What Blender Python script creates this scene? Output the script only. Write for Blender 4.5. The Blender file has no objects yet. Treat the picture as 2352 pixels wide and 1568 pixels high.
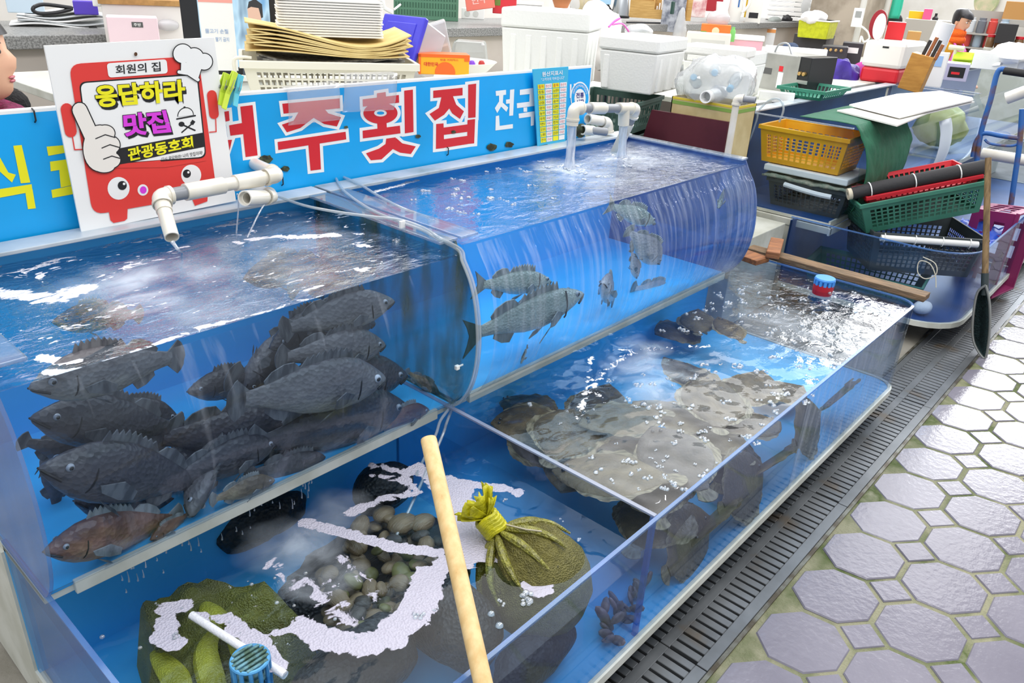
import bpy, math, random
from math import sin, cos, pi, radians, sqrt, atan2
from mathutils import Vector, Matrix, noise as mnoise
random.seed(7)
SC = bpy.context.scene
COL = SC.collection
V = Vector
# ------------------------------------------------------------------ camera, sky, lamps, exposure
RR = Matrix(((0.66496872, -0.74496592, 0.05331405), (-0.28808644, -0.32169946, -0.90195103), (0.68907388, 0.58441016, -0.42853466)))
CAM = V((-0.30011454, -1.40576826, 1.65)); FPX = 1798.93
cam = bpy.data.cameras.new('camera'); camo = bpy.data.objects.new('camera', cam); COL.objects.link(camo)
cam.sensor_width = 36.0; cam.lens = FPX / 2352 * 36; cam.clip_end = 100; cam.clip_start = 0.05
camo.matrix_world = Matrix.Translation(CAM) @ Matrix((RR[0], -RR[1], -RR[2])).transposed().to_4x4()
SC.camera = camo
SC.view_settings.view_transform = 'Standard'; SC.view_settings.look = 'None'; SC.view_settings.gamma = 1.0
SC.view_settings.use_curve_mapping = False; SC.view_settings.exposure = 0.48
SC.cycles.use_denoising = True; SC.cycles.max_bounces = 7; SC.cycles.transparent_max_bounces = 24
SC.cycles.caustics_reflective = False; SC.cycles.caustics_refractive = False; SC.cycles.sample_clamp_indirect = 4.0
world = bpy.data.worlds.new('market_sky'); SC.world = world; world.use_nodes = True
wn = world.node_tree.nodes; wl = world.node_tree.links
wbg = wn['Background']; wtc = wn.new('ShaderNodeTexCoord'); wsep = wn.new('ShaderNodeSeparateXYZ'); wramp = wn.new('ShaderNodeValToRGB')
wl.new(wtc.outputs['Generated'], wsep.inputs[0]); wl.new(wsep.outputs['Z'], wramp.inputs[0]); wl.new(wramp.outputs[0], wbg.inputs[0])
for i, (p, c) in enumerate(((0.0, (.42, .43, .45)), (0.12, (.80, .82, .86)), (0.45, (.62, .63, .66)), (1.0, (.66, .66, .68)))):
    e = wramp.color_ramp.elements[i] if i < 2 else wramp.color_ramp.elements.new(p)
    e.position = p; e.color = (*c, 1)
wbg.inputs[1].default_value = 0.85
def area(name, loc, rot, sx, sy, power, col=(1, 1, 1)):
    l = bpy.data.lights.new(name, 'AREA'); l.shape = 'RECTANGLE'; l.size = sx; l.size_y = sy; l.energy = power; l.color = col
    o = bpy.data.objects.new(name, l); o.location = loc; o.rotation_euler = rot; COL.objects.link(o); return o
area('ceiling_light_over_aisle', (1.6, -1.6, 4.2), (0, 0, 0), 8.0, 1.6, 120)
area('ceiling_light_over_stall', (4.0, 2.4, 4.4), (0, 0, 0), 10.0, 3.6, 230)
area('ceiling_light_far_stalls', (11.0, .5, 4.4), (0, 0, 0), 7.0, 3.0, 170)
area('daylight_at_hall_end', (15.0, 1.0, 4.1), (radians(76), 0, radians(90)), 6.0, 2.2, 520, (.96, .98, 1))
# ------------------------------------------------------------------ pixel of the photograph -> point of the place
def at(u, v, x=None, y=None, z=None):
    q = RR.transposed() @ V(((u - 1176) / FPX, (v - 784) / FPX, 1.0))
    t = (x - CAM.x) / q.x if x is not None else (y - CAM.y) / q.y if y is not None else (z - CAM.z) / q.z
    return CAM + q * t
def mpp(p):                                   # metres per pixel at a point
    return (RR @ (V(p) - CAM)).z / FPX
# ------------------------------------------------------------------ materials
def C(h):
    h = h.lstrip('#'); v = [int(h[i:i + 2], 16) / 255 for i in (0, 2, 4)]
    return tuple(((x / 12.92) if x <= .04045 else ((x + .055) / 1.055) ** 2.4) for x in v) + (1,)
MATS = {}
def N(nt, t, **k):
    n = nt.nodes.new('ShaderNode' + t)
    for a, b in k.items():
        if a.startswith('i_'): n.inputs[a[2:].replace('_', ' ')].default_value = b
        else: setattr(n, a, b)
    return n
def ramp(nt, fac, stops):
    r = N(nt, 'ValToRGB'); nt.links.new(fac, r.inputs[0])
    for i, (p, c) in enumerate(stops):
        e = r.color_ramp.elements[i] if i < 2 else r.color_ramp.elements.new(p)
        e.position = p; e.color = c if len(c) == 4 else (*c, 1)
    return r
def noise_tex(nt, scale, detail=3, stretch=None, coord='Object', kind='Noise', rough=.55, dist=0.0):
    tc = N(nt, 'TexCoord'); out = tc.outputs[coord]
    if stretch:
        mp = N(nt, 'Mapping'); mp.inputs['Scale'].default_value = stretch; nt.links.new(out, mp.inputs[0]); out = mp.outputs[0]
    if kind == 'Noise':
        n = N(nt, 'TexNoise'); n.inputs['Scale'].default_value = scale; n.inputs['Detail'].default_value = detail; n.inputs['Roughness'].default_value = rough; n.inputs['Distortion'].default_value = dist
        nt.links.new(out, n.inputs['Vector']); return n.outputs['Fac']
    n = N(nt, 'TexVoronoi'); n.inputs['Scale'].default_value = scale; nt.links.new(out, n.inputs['Vector']); return n.outputs['Distance']
def M(name, col, rough=.5, metal=0, c2=None, nscale=8, nlo=.4, nhi=.6, stretch=None, bump=None, spec=.5, coat=0, detail=4, dist=0, third=None):
    if name in MATS: return MATS[name]
    m = bpy.data.materials.new(name); m.use_nodes = True; nt = m.node_tree; b = nt.nodes['Principled BSDF']
    col = C(col) if isinstance(col, str) else col
    b.inputs['Base Color'].default_value = col; b.inputs['Roughness'].default_value = rough; b.inputs['Metallic'].default_value = metal
    b.inputs['Specular IOR Level'].default_value = spec; b.inputs['Coat Weight'].default_value = coat; b.inputs['Coat Roughness'].default_value = .08
    if c2:
        f = noise_tex(nt, nscale, detail, stretch, dist=dist)
        st = [(nlo, col), (nhi, C(c2))]
        if third: st.append((third[0], C(third[1])))
        nt.links.new(ramp(nt, f, st).outputs[0], b.inputs['Base Color'])
    if bump:
        f = noise_tex(nt, bump[0], 3, bump[2] if len(bump) > 2 else None, kind=bump[3] if len(bump) > 3 else 'Noise')
        bp = N(nt, 'Bump'); bp.inputs['Strength'].default_value = bump[1]; bp.inputs['Distance'].default_value = .01
        nt.links.new(f, bp.inputs['Height']); nt.links.new(bp.outputs[0], b.inputs['Normal'])
    MATS[name] = m; return m
def schlick(nt, f0, k, power=4.5, normal=None):
    lw = N(nt, 'LayerWeight'); lw.inputs['Blend'].default_value = .5
    if normal: nt.links.new(normal, lw.inputs['Normal'])
    p = N(nt, 'Math', operation='POWER'); p.inputs[1].default_value = power; nt.links.new(lw.outputs['Facing'], p.inputs[0])
    a = N(nt, 'Math', operation='MULTIPLY_ADD'); a.inputs[1].default_value = k; a.inputs[2].default_value = f0; a.use_clamp = True
    nt.links.new(p.outputs[0], a.inputs[0]); return a.outputs[0]
def clear(name, tint='#eef4f6', rough=.03, f0=.04, k=.7, haze=0.0, hazecol='#dfe6ee', bump=None, streak=None, power=4.5):
    """see-through plastic: tinted transparency under a mirror-like skin, with optional scuffed haze"""
    if name in MATS: return MATS[name]
    m = bpy.data.materials.new(name); m.use_nodes = True; nt = m.node_tree; nt.nodes.clear()
    out = N(nt, 'OutputMaterial'); tr = N(nt, 'BsdfTransparent'); tr.inputs[0].default_value = C(tint)
    gl = N(nt, 'BsdfGlossy'); gl.inputs['Roughness'].default_value = rough
    nrm = None
    if bump:
        bp = N(nt, 'Bump'); bp.inputs['Strength'].default_value = bump[1]; bp.inputs['Distance'].default_value = .01
        nt.links.new(noise_tex(nt, bump[0], 3, bump[2] if len(bump) > 2 else None), bp.inputs['Height']); nrm = bp.outputs[0]
        nt.links.new(nrm, gl.inputs['Normal'])
    base = tr.outputs[0]
    if haze or streak:
        df = N(nt, 'BsdfDiffuse'); df.inputs[0].default_value = C(hazecol); mx = N(nt, 'MixShader'); mx.inputs[0].default_value = haze
        nt.links.new(base, mx.inputs[1]); nt.links.new(df.outputs[0], mx.inputs[2]); base = mx.outputs[0]
        if streak:
            f = noise_tex(nt, streak[0], 4, streak[1]); rp = ramp(nt, f, [(streak[2], (haze,) * 3), (streak[3], (streak[4],) * 3)])
            nt.links.new(rp.outputs[0], mx.inputs[0])
    mx2 = N(nt, 'MixShader'); nt.links.new(schlick(nt, f0, k, power, nrm), mx2.inputs[0]); nt.links.new(base, mx2.inputs[1]); nt.links.new(gl.outputs[0], mx2.inputs[2])
    nt.links.new(mx2.outputs[0], out.inputs[0]); MATS[name] = m; return m
# ------------------------------------------------------------------ mesh helpers
class MB:
    def __init__(s): s.v = []; s.f = []; s.m = []; s.cm = 0
    def add(s, vs, fs):
        o = len(s.v); s.v += [V(p) for p in vs]; s.f += [tuple(i + o for i in f) for f in fs]; s.m += [s.cm] * len(fs); return s
    def mat(s, i): s.cm = i; return s
    def box(s, a, b, R=None):
        (x0, y0, z0), (x1, y1, z1) = a, b
        vs = [V((x, y, z)) for z in (z0, z1) for y in (y0, y1) for x in (x0, x1)]
        if R is not None: vs = [R @ p for p in vs]
        return s.add(vs, [(0, 2, 3, 1), (4, 5, 7, 6), (0, 1, 5, 4), (2, 6, 7, 3), (0, 4, 6, 2), (1, 3, 7, 5)])
    def frustum(s, a, b, zt, inset_b, R=None):      # box narrower at the bottom
        (x0, y0), (x1, y1) = a, b; i = inset_b; z0, z1 = zt
        vs = [V(p) for p in ((x0 + i, y0 + i, z0), (x1 - i, y0 + i, z0), (x0 + i, y1 - i, z0), (x1 - i, y1 - i, z0), (x0, y0, z1), (x1, y0, z1), (x0, y1, z1), (x1, y1, z1))]
        if R is not None: vs = [R @ p for p in vs]
        return s.add(vs, [(0, 2, 3, 1), (4, 5, 7, 6), (0, 1, 5, 4), (2, 6, 7, 3), (0, 4, 6, 2), (1, 3, 7, 5)])
    def rings(s, rings, cap0=True, cap1=True, closed=True):
        n = len(rings[0]); vs = [p for r in rings for p in r]; fs = []
        for i in range(len(rings) - 1):
            for j in range(n if closed else n - 1):
                k = (j + 1) % n; fs.append((i * n + j, i * n + k, (i + 1) * n + k, (i + 1) * n + j))
        if cap0: fs.append(tuple(range(n - 1, -1, -1)))
        if cap1: fs.append(tuple((len(rings) - 1) * n + j for j in range(n)))
        return s.add(vs, fs)
    def tube(s, pts, r, n=10, cap=True):
        pts = [V(p) for p in pts]; rs = r if isinstance(r, (list, tuple)) else [r] * len(pts); R = []; up = None
        for i, p in enumerate(pts):
            d = (pts[min(i + 1, len(pts) - 1)] - pts[max(i - 1, 0)]).normalized()
            if up is None: up = d.orthogonal().normalized()
            up = (up - d * up.dot(d)).normalized(); w = d.cross(up)
            R.append([p + (up * cos(2 * pi * j / n) + w * sin(2 * pi * j / n)) * rs[i] for j in range(n)])
        return s.rings(R, cap, cap)
    def pipe(s, pts, ro, ri, n=18):                 # hollow pipe, open ended
        pts = [V(p) for p in pts]; d = [(pts[min(i + 1, len(pts) - 1)] - pts[max(i - 1, 0)]).normalized() for i in range(len(pts))]
        up = d[0].orthogonal().normalized(); seq = []
        O = []; I = []
        for p, t in zip(pts, d):
            up = (up - t * up.dot(t)).normalized(); w = t.cross(up)
            O.append([p + (up * cos(2 * pi * j / n) + w * sin(2 * pi * j / n)) * ro for j in range(n)]); I.append([p + (up * cos(2 * pi * j / n) + w * sin(2 * pi * j / n)) * ri for j in range(n)])
        return s.rings(O + I[::-1] + [O[0]], False, False)
    def lathe(s, prof, c=(0, 0, 0), n=20, sx=1, sy=1, R=None):
        c = V(c); rg = []
        for r, z in prof:
            ring = [V((r * cos(2 * pi * j / n) * sx, r * sin(2 * pi * j / n) * sy, z)) for j in range(n)]
            rg.append([c + (R @ p if R is not None else p) for p in ring])
        return s.rings(rg, prof[0][0] > 1e-5, prof[-1][0] > 1e-5)
    def prism(s, poly, d):                           # polygon (3-D points) pushed along d
        n = len(poly); d = V(d); a = [V(p) for p in poly]; b = [p + d for p in a]
        return s.add(a + b, [tuple(range(n - 1, -1, -1)), tuple(range(n, 2 * n))] + [(i, (i + 1) % n, n + (i + 1) % n, n + i) for i in range(n)])
    def grid(s, fn, nu, nv):
        vs = [fn(i / nu, j / nv) for j in range(nv + 1) for i in range(nu + 1)]; w = nu + 1
        return s.add(vs, [(j * w + i, j * w + i + 1, (j + 1) * w + i + 1, (j + 1) * w + i) for j in range(nv) for i in range(nu)])
    def ball(s, c, r, n=12, m=8, R=None):
        r = V(r) if hasattr(r, '__len__') else V((r, r, r)); c = V(c); rg = []
        for i in range(m + 1):
            a = pi * i / m - pi / 2
            ring = [V((cos(a) * cos(2 * pi * j / n) * r.x, cos(a) * sin(2 * pi * j / n) * r.y, sin(a) * r.z)) for j in range(n)]
            rg.append([c + (R @ p if R is not None else p) for p in ring])
        return s.rings(rg, False, False)
    def build(s, name, mats, parent=None, smooth=False, bevel=0, loc=None, rot=None, solid=0, subd=0, segs=2, weld=False):
        me = bpy.data.meshes.new(name); me.from_pydata([tuple(p) for p in s.v], [], s.f)
        for m in (mats if isinstance(mats, (list, tuple)) else [mats]): me.materials.append(m)
        for p, mi in zip(me.polygons, s.m): p.material_index = mi; p.use_smooth = smooth
        me.update()
        o = bpy.data.objects.new(name, me); COL.objects.link(o)
        if parent: o.parent = parent
        if loc: o.location = loc
        if rot: o.rotation_euler = rot
        if weld: o.modifiers.new('weld', 'WELD').merge_threshold = 1e-5
        if solid: md = o.modifiers.new('thick', 'SOLIDIFY'); md.thickness = solid; md.offset = 0
        if bevel: md = o.modifiers.new('edge', 'BEVEL'); md.width = bevel; md.segments = segs; md.limit_method = 'ANGLE'
        if subd: md = o.modifiers.new('smooth', 'SUBSURF'); md.levels = subd; md.render_levels = subd
        if smooth and bevel == 0 and not subd:
            try: me.set_sharp_from_angle(angle=radians(42))
            except Exception: pass
        return o
def T(o, label=None, cat=None, group=None, kind=None):
    for k, v in (('label', label), ('category', cat), ('group', group), ('kind', kind)):
        if v: o[k] = v
    return o
def E(name, loc=(0, 0, 0), rz=0, label=None, cat=None, group=None, R=None):
    o = bpy.data.objects.new(name, None); COL.objects.link(o); o.empty_display_size = .05
    if R is not None: o.matrix_world = Matrix.Translation(V(loc)) @ R.to_4x4()
    else: o.location = loc; o.rotation_euler = (0, 0, rz)
    return T(o, label, cat, group)
def dup(r, loc=None, rz=None, label=None, group=None):
    c = r.copy(); COL.objects.link(c)
    if loc is not None: c.location = loc
    if rz is not None: c.rotation_euler = (0, 0, rz)
    if label: c['label'] = label
    if group: c['group'] = group
    for ch in list(r.children):
        d = ch.copy(); COL.objects.link(d); d.parent = c
        for g in list(ch.children):
            h = g.copy(); COL.objects.link(h); h.parent = d
    return c
def curve_pts(pts, n=8):                              # Catmull-Rom through points
    pts = [V(p) for p in pts]; out = []
    for i in range(len(pts) - 1):
        p0, p1, p2, p3 = pts[max(i - 1, 0)], pts[i], pts[i + 1], pts[min(i + 2, len(pts) - 1)]
        for k in range(n):
            t = k / n; out.append(.5 * ((2 * p1) + (p2 - p0) * t + (2 * p0 - 5 * p1 + 4 * p2 - p3) * t * t + (3 * p1 - p0 - 3 * p2 + p3) * t ** 3))
    return out + [pts[-1]]
# ------------------------------------------------------------------ shared materials
m_white = M('white_trim_board', '#d9dbd2', .45, c2='#c4c6ba', nscale=6)
m_mould = M('black_mould', '#23281c', .8, c2='#4a5238', nscale=60)
m_blue = M('tank_blue_paint', '#3fb0f0', .4, c2='#52bcf6', nscale=3, nlo=.3, nhi=.7)
m_blue_l = M('lower_tank_blue_paint', '#41b2f0', .4, c2='#5cc0f8', nscale=3, nlo=.3, nhi=.7)
m_navy = M('navy_tank_paint', '#1d4277', .4, c2='#24508c', nscale=3)
m_acr = clear('clear_acrylic', '#f3f8fc', .03, .018, .6)
m_acr_edge = clear('blue_acrylic_edge', '#9fc4f2', .12, .08, .5, haze=.30, hazecol='#86b4f4')
m_scuff = clear('scuffed_acrylic', '#dbe6f4', .10, .05, .6, haze=.10, hazecol='#aebfdc', streak=(14, (1, 1, .12), .45, .8, .28))
m_algae = clear('algae_stained_acrylic', '#c3dcdc', .15, .03, .4, haze=.12, hazecol='#6d7450', streak=(9, (1, 1.6, .35), .46, .72, .75))
m_pvc = M('white_pvc', '#e9e6dd', .28, c2='#dcd6c6', nscale=5, coat=.3)
m_pvcg = M('grey_pvc', '#8d9095', .3)
m_steel = M('steel', '#b4b8bb', .3, 1)
m_foam = M('foam_white', '#f2f2f4', .75, bump=(70, .3))
# ------------------------------------------------------------------ the ground: mortar bed, octagon pavers, drain channel
m_mortar = M('mossy_mortar', '#8f8d72', .85, c2='#4d5b2b', nscale=5, nlo=.42, nhi=.62, bump=(120, .6), third=(.8, '#b5b09a'))
m_paver = M('wet_stone_paver', '#75727e', .17, c2='#84818c', nscale=3.5, nlo=.3, nhi=.7, bump=(45, .12), third=(.9, '#5d5a54'))
fl = MB(); fl.box((-3, -6, -.2), (22, -.858, -.012)); fl.box((-3, -.60, -.2), (22, 8, -.004))
m_conc = M('grey_concrete', '#8e8a80', .6, c2='#7b776c', nscale=4, bump=(60, .25))
T(fl.build('floor', [m_conc]), kind='structure')
gb = MB(); gb.box((-3, -6, -.012), (22, -.872, -.004)); T(gb.build('floor_mortar', m_mortar), kind='structure')
pv = MB(); LA = V((.2485, .003, 0)); LB = V((.032, -.236, 0)); A0 = V((1.51, -1.0, 0))
def inset_poly(cx, pts, h, r):
    n = len(pts); lo = [cx + p for p in pts]; mid = [cx + p * (1 - .0) + V((0, 0, h - .004)) for p in pts]; top = [cx + p * (1 - r) + V((0, 0, h)) for p in pts]
    return lo, mid, top
ca = .135
for i in range(-8, 48):
    for j in range(0, 12):
        c = A0 + LA * i + LB * j + V((0, 0, -.006))
        if c.x < -.2 or c.x > 9.5: continue
        jt = lambda: random.uniform(-.004, .004)
        h = random.uniform(.005, .008)
        # octagon between grid nodes, small square at each node
        g = .008
        ax, by = LA * .5, LB * .5; k = .30
        poly = []
        for sx, sy in ((1, 1), (-1, 1), (-1, -1), (1, -1)):
            pr = [ax * (sx * (1 - g / .12)) + by * (sy * (1 - 2 * k)), ax * (sx * (1 - 2 * k)) + by * (sy * (1 - g / .12))]
            if sx * sy < 0: pr = pr[::-1]
            poly += pr
        lo, mid, top = inset_poly(c, poly, h, .03)
        pv.rings([lo, mid, top], False, True)
        c2 = c + ax + by; q = k * 2 - .085
        sq = [ax * q, by * q, ax * -q, by * -q]
        lo, mid, top = inset_poly(c2, sq, h, .05); pv.rings([lo, mid, top], False, True)
T(pv.build('floor_pavers', m_paver), kind='structure')
# drain: channel pit, kerb angle, slotted grate plates
ch = MB(); ch.box((-3, -.86, -.2), (22, -.60, -.14)); T(ch.build('floor_drain_pit', M('drain_dark', '#15171a', .6)), kind='structure')
kb = MB(); kb.box((-3, -.874, -.03), (22, -.862, .002)); kb.box((-3, -.602, -.03), (22, -.592, .002))
T(kb.build('trim_drain_edge', M('dirty_steel_edge', '#77786f', .4, .6, c2='#4c4436', nscale=14)), kind='structure')
m_grate = M('wet_grate_steel', '#777a7c', .38, .55, c2='#686b6d', nscale=5, third=(.75, '#6a5b46'))
gr = MB(); pit = .0345
def plate(g, x0, n):
    x1 = x0 + n * pit
    for a, b in ((-.860, -.826), (-.742, -.712), (-.630, -.603)): g.box((x0, a, -.016), (x1, b, 0))
    for k in range(n):
        for a, b in ((-.826, -.742), (-.712, -.630)):
            g.box((x0 + k * pit + .0095, a, -.016), (x0 + (k + 1) * pit, b, 0))
plate(gr, 0, 29)
gp = T(gr.build('drain_grate', m_grate, bevel=.0015, segs=1), 'slotted steel drain grate in front of the nearest tank, cut by the lower picture edge', 'drain grate', 'drain grates along the aisle')
L_ = 29 * pit + .004; gp.location = (.22, 0, 0)
gl_ = ['slotted steel drain grate below the corner of the flatfish tank', 'slotted steel drain grate under the rounded end of the next stall tank', 'slotted steel drain grate beside the leaning hand net', 'slotted steel drain grate just past the leaning hand net', 'farthest slotted steel drain grate along the far stall']
gl0 = 'slotted steel drain grate under the middle of the flatfish tank'
for k, lb in enumerate([gl0] + gl_[:4] + [gl_[4]]):
    d = dup(gp, (.22 + L_ * (k + 1), 0, 0), label=lb)
    last = d
# ------------------------------------------------------------------ fish tanks
PROF = [(-.004, 1.0), (-.030, .955), (-.060, .91), (-.082, .85), (-.095, .77), (-.096, .70), (-.085, .63), (-.062, .57), (-.030, .525), (-.004, .505)]
def prof_s(n=4):
    return [(p.x, p.y) for p in curve_pts([V((a, b, 0)) for a, b in PROF], n)]
def prof_y(z):
    for (y0, z0), (y1, z1) in zip(PROF, PROF[1:]):
        if z <= z0 and z >= z1: return y0 + (y1 - y0) * (z0 - z) / (z0 - z1)
    return 0
def end_pane(x0, x1, yb=.62, ztop=1.0, out=0.0):
    pr = prof_s(3); poly = [V((x0, y + out, min(z, ztop))) for y, z in pr] + [V((x0, yb, .505)), V((x0, yb, ztop))]
    mb = MB(); mb.prism(poly, (x1 - x0, 0, 0)); return mb
def front_pane(x0, x1, ztop, th=.006):
    pr = [(y, z) for y, z in prof_s(4) if z < ztop]; y0 = prof_y(ztop); pr = [(y0, ztop)] + pr
    o = [[V((x0, y, z)), V((x1, y, z))] for y, z in pr]; i = [[V((x0, y + th, z)), V((x1, y + th, z))] for y, z in pr]
    mb = MB(); n = len(pr)
    ring = [p for p in pr] + [(y + th, z) for y, z in pr[::-1]]
    mb.rings([[V((x0, y, z)) for y, z in ring], [V((x1, y, z)) for y, z in ring]], False, False)
    return mb
def upper_tank(x0, x1, level, paint, label, flL=.065, flR=.065, strip=None, cab=True, scuffL=m_acr, matR=m_acr, fpane=True, endR=True):
    t = E('fish_tank', ((x0 + x1) / 2, .3, .478), 0, label, 'fish tank'); off = V((-(x0 + x1) / 2, -.3, -.478))
    def P(mb, name, mats, **k):
        for p in mb.v: p += off
        return mb.build(name, mats, t, **k)
    b = MB(); b.box((x0, .004, .482), (x1, .66, .498)); P(b, 'base_board', m_white)
    b = MB(); s0, s1 = strip or (x0, x1); b.box((s0, -.008, .478), (s1, .004, .510)); sk = P(b, 'front_strip', m_white, bevel=.002)
    b = MB(); b.box((x0 + .006, .002, .498), (x1 - .006, .62, .506)); P(b, 'floor_panel', paint)
    b = MB(); b.box((x0, .615, .498), (x1, .635, 1.0)); P(b, 'back_panel', paint)
    P(end_pane(x0, x0 + .007), 'end_pane', scuffL, smooth=True)
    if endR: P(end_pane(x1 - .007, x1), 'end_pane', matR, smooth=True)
    if fpane: P(front_pane(x0 + .007, x1 - .007, level + .002), 'front_pane', m_acr, smooth=True)
    # flat rim strips round the top
    if flL: b = MB(); b.box((x0, -.012, 1.0), (x0 + flL, .62, 1.008)); P(b, 'rim_strip', m_acr_rim, bevel=.002)
    if flR: b = MB(); b.box((x1 - flR, -.012, 1.0), (x1, .62, 1.008)); P(b, 'rim_strip', m_acr_rim, bevel=.002)
    b = MB(); b.box((x0, .555, 1.0), (x1, .635, 1.010)); P(b, 'back_rim', m_rimw, bevel=.002)
    return t
m_acr_rim = clear('rim_acrylic', '#dfe9f4', .06, .12, .75, haze=.16, hazecol='#c9d6e4')
m_rimw = M('grey_white_rim', '#c3cbd2', .3, c2='#aab6c0', nscale=5, third=(.8, '#6a7052'))
m_blueacr = clear('wet_blue_acrylic', '#86a8dc', .06, .05, .8, haze=.30, hazecol='#7d9ad6', streak=(12, (1, 1, .15), .4, .8, .55))  # wet streaks, plus mirrored blue tank water painted in as tint and haze
tankA = upper_tank(0, 1.100, .962, m_blue, 'front left upper fish tank full of dark rockfish', strip=(.055, 1.04), matR=m_algae, scuffL=m_scuff)
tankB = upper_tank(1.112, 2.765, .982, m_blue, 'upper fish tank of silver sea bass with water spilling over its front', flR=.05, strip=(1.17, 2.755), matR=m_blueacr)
# cabinet below: white end board, back
b = MB(); b.box((-.006, .225, 0), (.006, .68, .478)); b.box((0, .66, 0), (2.76, .68, .478)); b.box((2.745, .30, 0), (2.765, .68, .478)); b.box((.006, .45, .45), (2.745, .66, .478))
T(b.build('tank_cabinet', m_white), 'white board cabinet under the two near upper fish tanks', 'cabinet')
m_rail = M('dirty_ledge', '#3c4436', .6, c2='#7d8a78', nscale=22, nlo=.45, nhi=.6)
b = MB(); b.box((-.5, .637, .96), (2.72, .70, 1.004)); T(b.build('sign_ledge', m_rail), 'dirty black ledge along the foot of the blue shop sign', 'ledge')
# ---- lower tank: outline of the glass with a rounded far corner
ZB, ZT = .125, .508
def lower_tank(x0, x1, yf, yb, r, dividers, paint, label, ZT=ZT, rl=.03):
    t = E('fish_tank', ((x0 + x1) / 2, (yf + yb) / 2, ZB - .03), 0, label, 'fish tank'); off = V((-(x0 + x1) / 2, -(yf + yb) / 2, -(ZB - .03)))
    def P(mb, name, mats, **k):
        for p in mb.v: p += off
        return mb.build(name, mats, t, **k)
    def outline(d, rr):
        pts = [V((x0 + d, yb, 0))]
        for k in range(7):
            a = pi + pi / 2 * k / 6; pts.append(V((x0 + rl + cos(a) * (rl - d), yf + rl + sin(a) * (rl - d), 0)))
        for k in range(13):
            a = -pi / 2 + pi / 2 * k / 12; pts.append(V((x1 - rr + cos(a) * (rr - d), yf + rr + sin(a) * (rr - d), 0)))
        pts.append(V((x1 - d, yb, 0))); return pts
    o = outline(0, r); i = outline(.010, r); Zv = lambda z: V((0, 0, z))
    mb = MB(); n = len(o)
    for a, b_ in ((o, 1), (i, -1)):
        mb.rings([[p + Zv(ZB) for p in a], [p + Zv(ZT - .006) for p in a]][::b_], False, False, closed=False)
    P(mb, 'glass_wall', m_acr_l, smooth=True)
    mb = MB(); mb.rings([[p + Zv(ZT - .006) for p in o], [p + Zv(ZT) for p in o], [p + Zv(ZT) for p in i], [p + Zv(ZT - .006) for p in i]], False, False, closed=False)
    P(mb, 'top_edge', m_acr_edge, smooth=False)
    o2 = outline(-.006, r); mb = MB(); mb.rings([[p + Zv(ZB - .022) for p in o2], [p + Zv(ZB + .006) for p in o2], [p + Zv(ZB + .006) for p in i], [p + Zv(ZB - .022) for p in i], [p + Zv(ZB - .022) for p in o2]], False, False, closed=False)
    P(mb, 'bottom_trim', m_white)
    mb = MB(); mb.prism([p + Zv(ZB - .014) for p in i], (0, 0, .016)); P(mb, 'floor_panel', paint)
    mb = MB(); mb.box((x0, yb - .012, ZB), (x1, yb, ZT - .02)); P(mb, 'back_panel', paint)
    for d in dividers:
        mb = MB(); mb.box((d - .005, yf + .011, ZB), (d + .005, yb - .012, ZT - .004)); dv = P(mb, 'divider', m_acr_l)
        mb = MB(); mb.box((d - .006, yf + .011, ZT - .004), (d + .006, yb - .012, ZT + .001)); mb.v = [p + off for p in mb.v]; mb.build('top_edge', m_acr_edge2, dv)
        mb = MB(); mb.box((d - .0065, yf + .010, ZB), (d + .0065, yf + .022, ZT - .006)); mb.v = [p + off for p in mb.v]; mb.build('glued_edge', m_acr_edge, dv)
    # feet under the tray
    for fx in (x0 + .25, (x0 + x1) / 2, x1 - .25):
        mb = MB(); mb.box((fx - .03, yf + .30, 0), (fx + .03, yf + .36, ZB - .014)); P(mb, 'foot', m_navy)
    return t
m_acr_l = clear('lower_acrylic', '#e6eef8', .04, .025, .6, haze=.02, hazecol='#93a4c4', streak=(10, (1, 1, .2), .55, .85, .10))
m_acr_edge2 = clear('worn_acrylic_edge', '#c8d2e2', .15, .08, .5, haze=.45, hazecol='#b4bcd0')
tankC = lower_tank(0, 3.075, -.723, .225, .09, [1.078], m_blue_l, 'long lower fish tank with flatfish and shellfish compartments')
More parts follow.
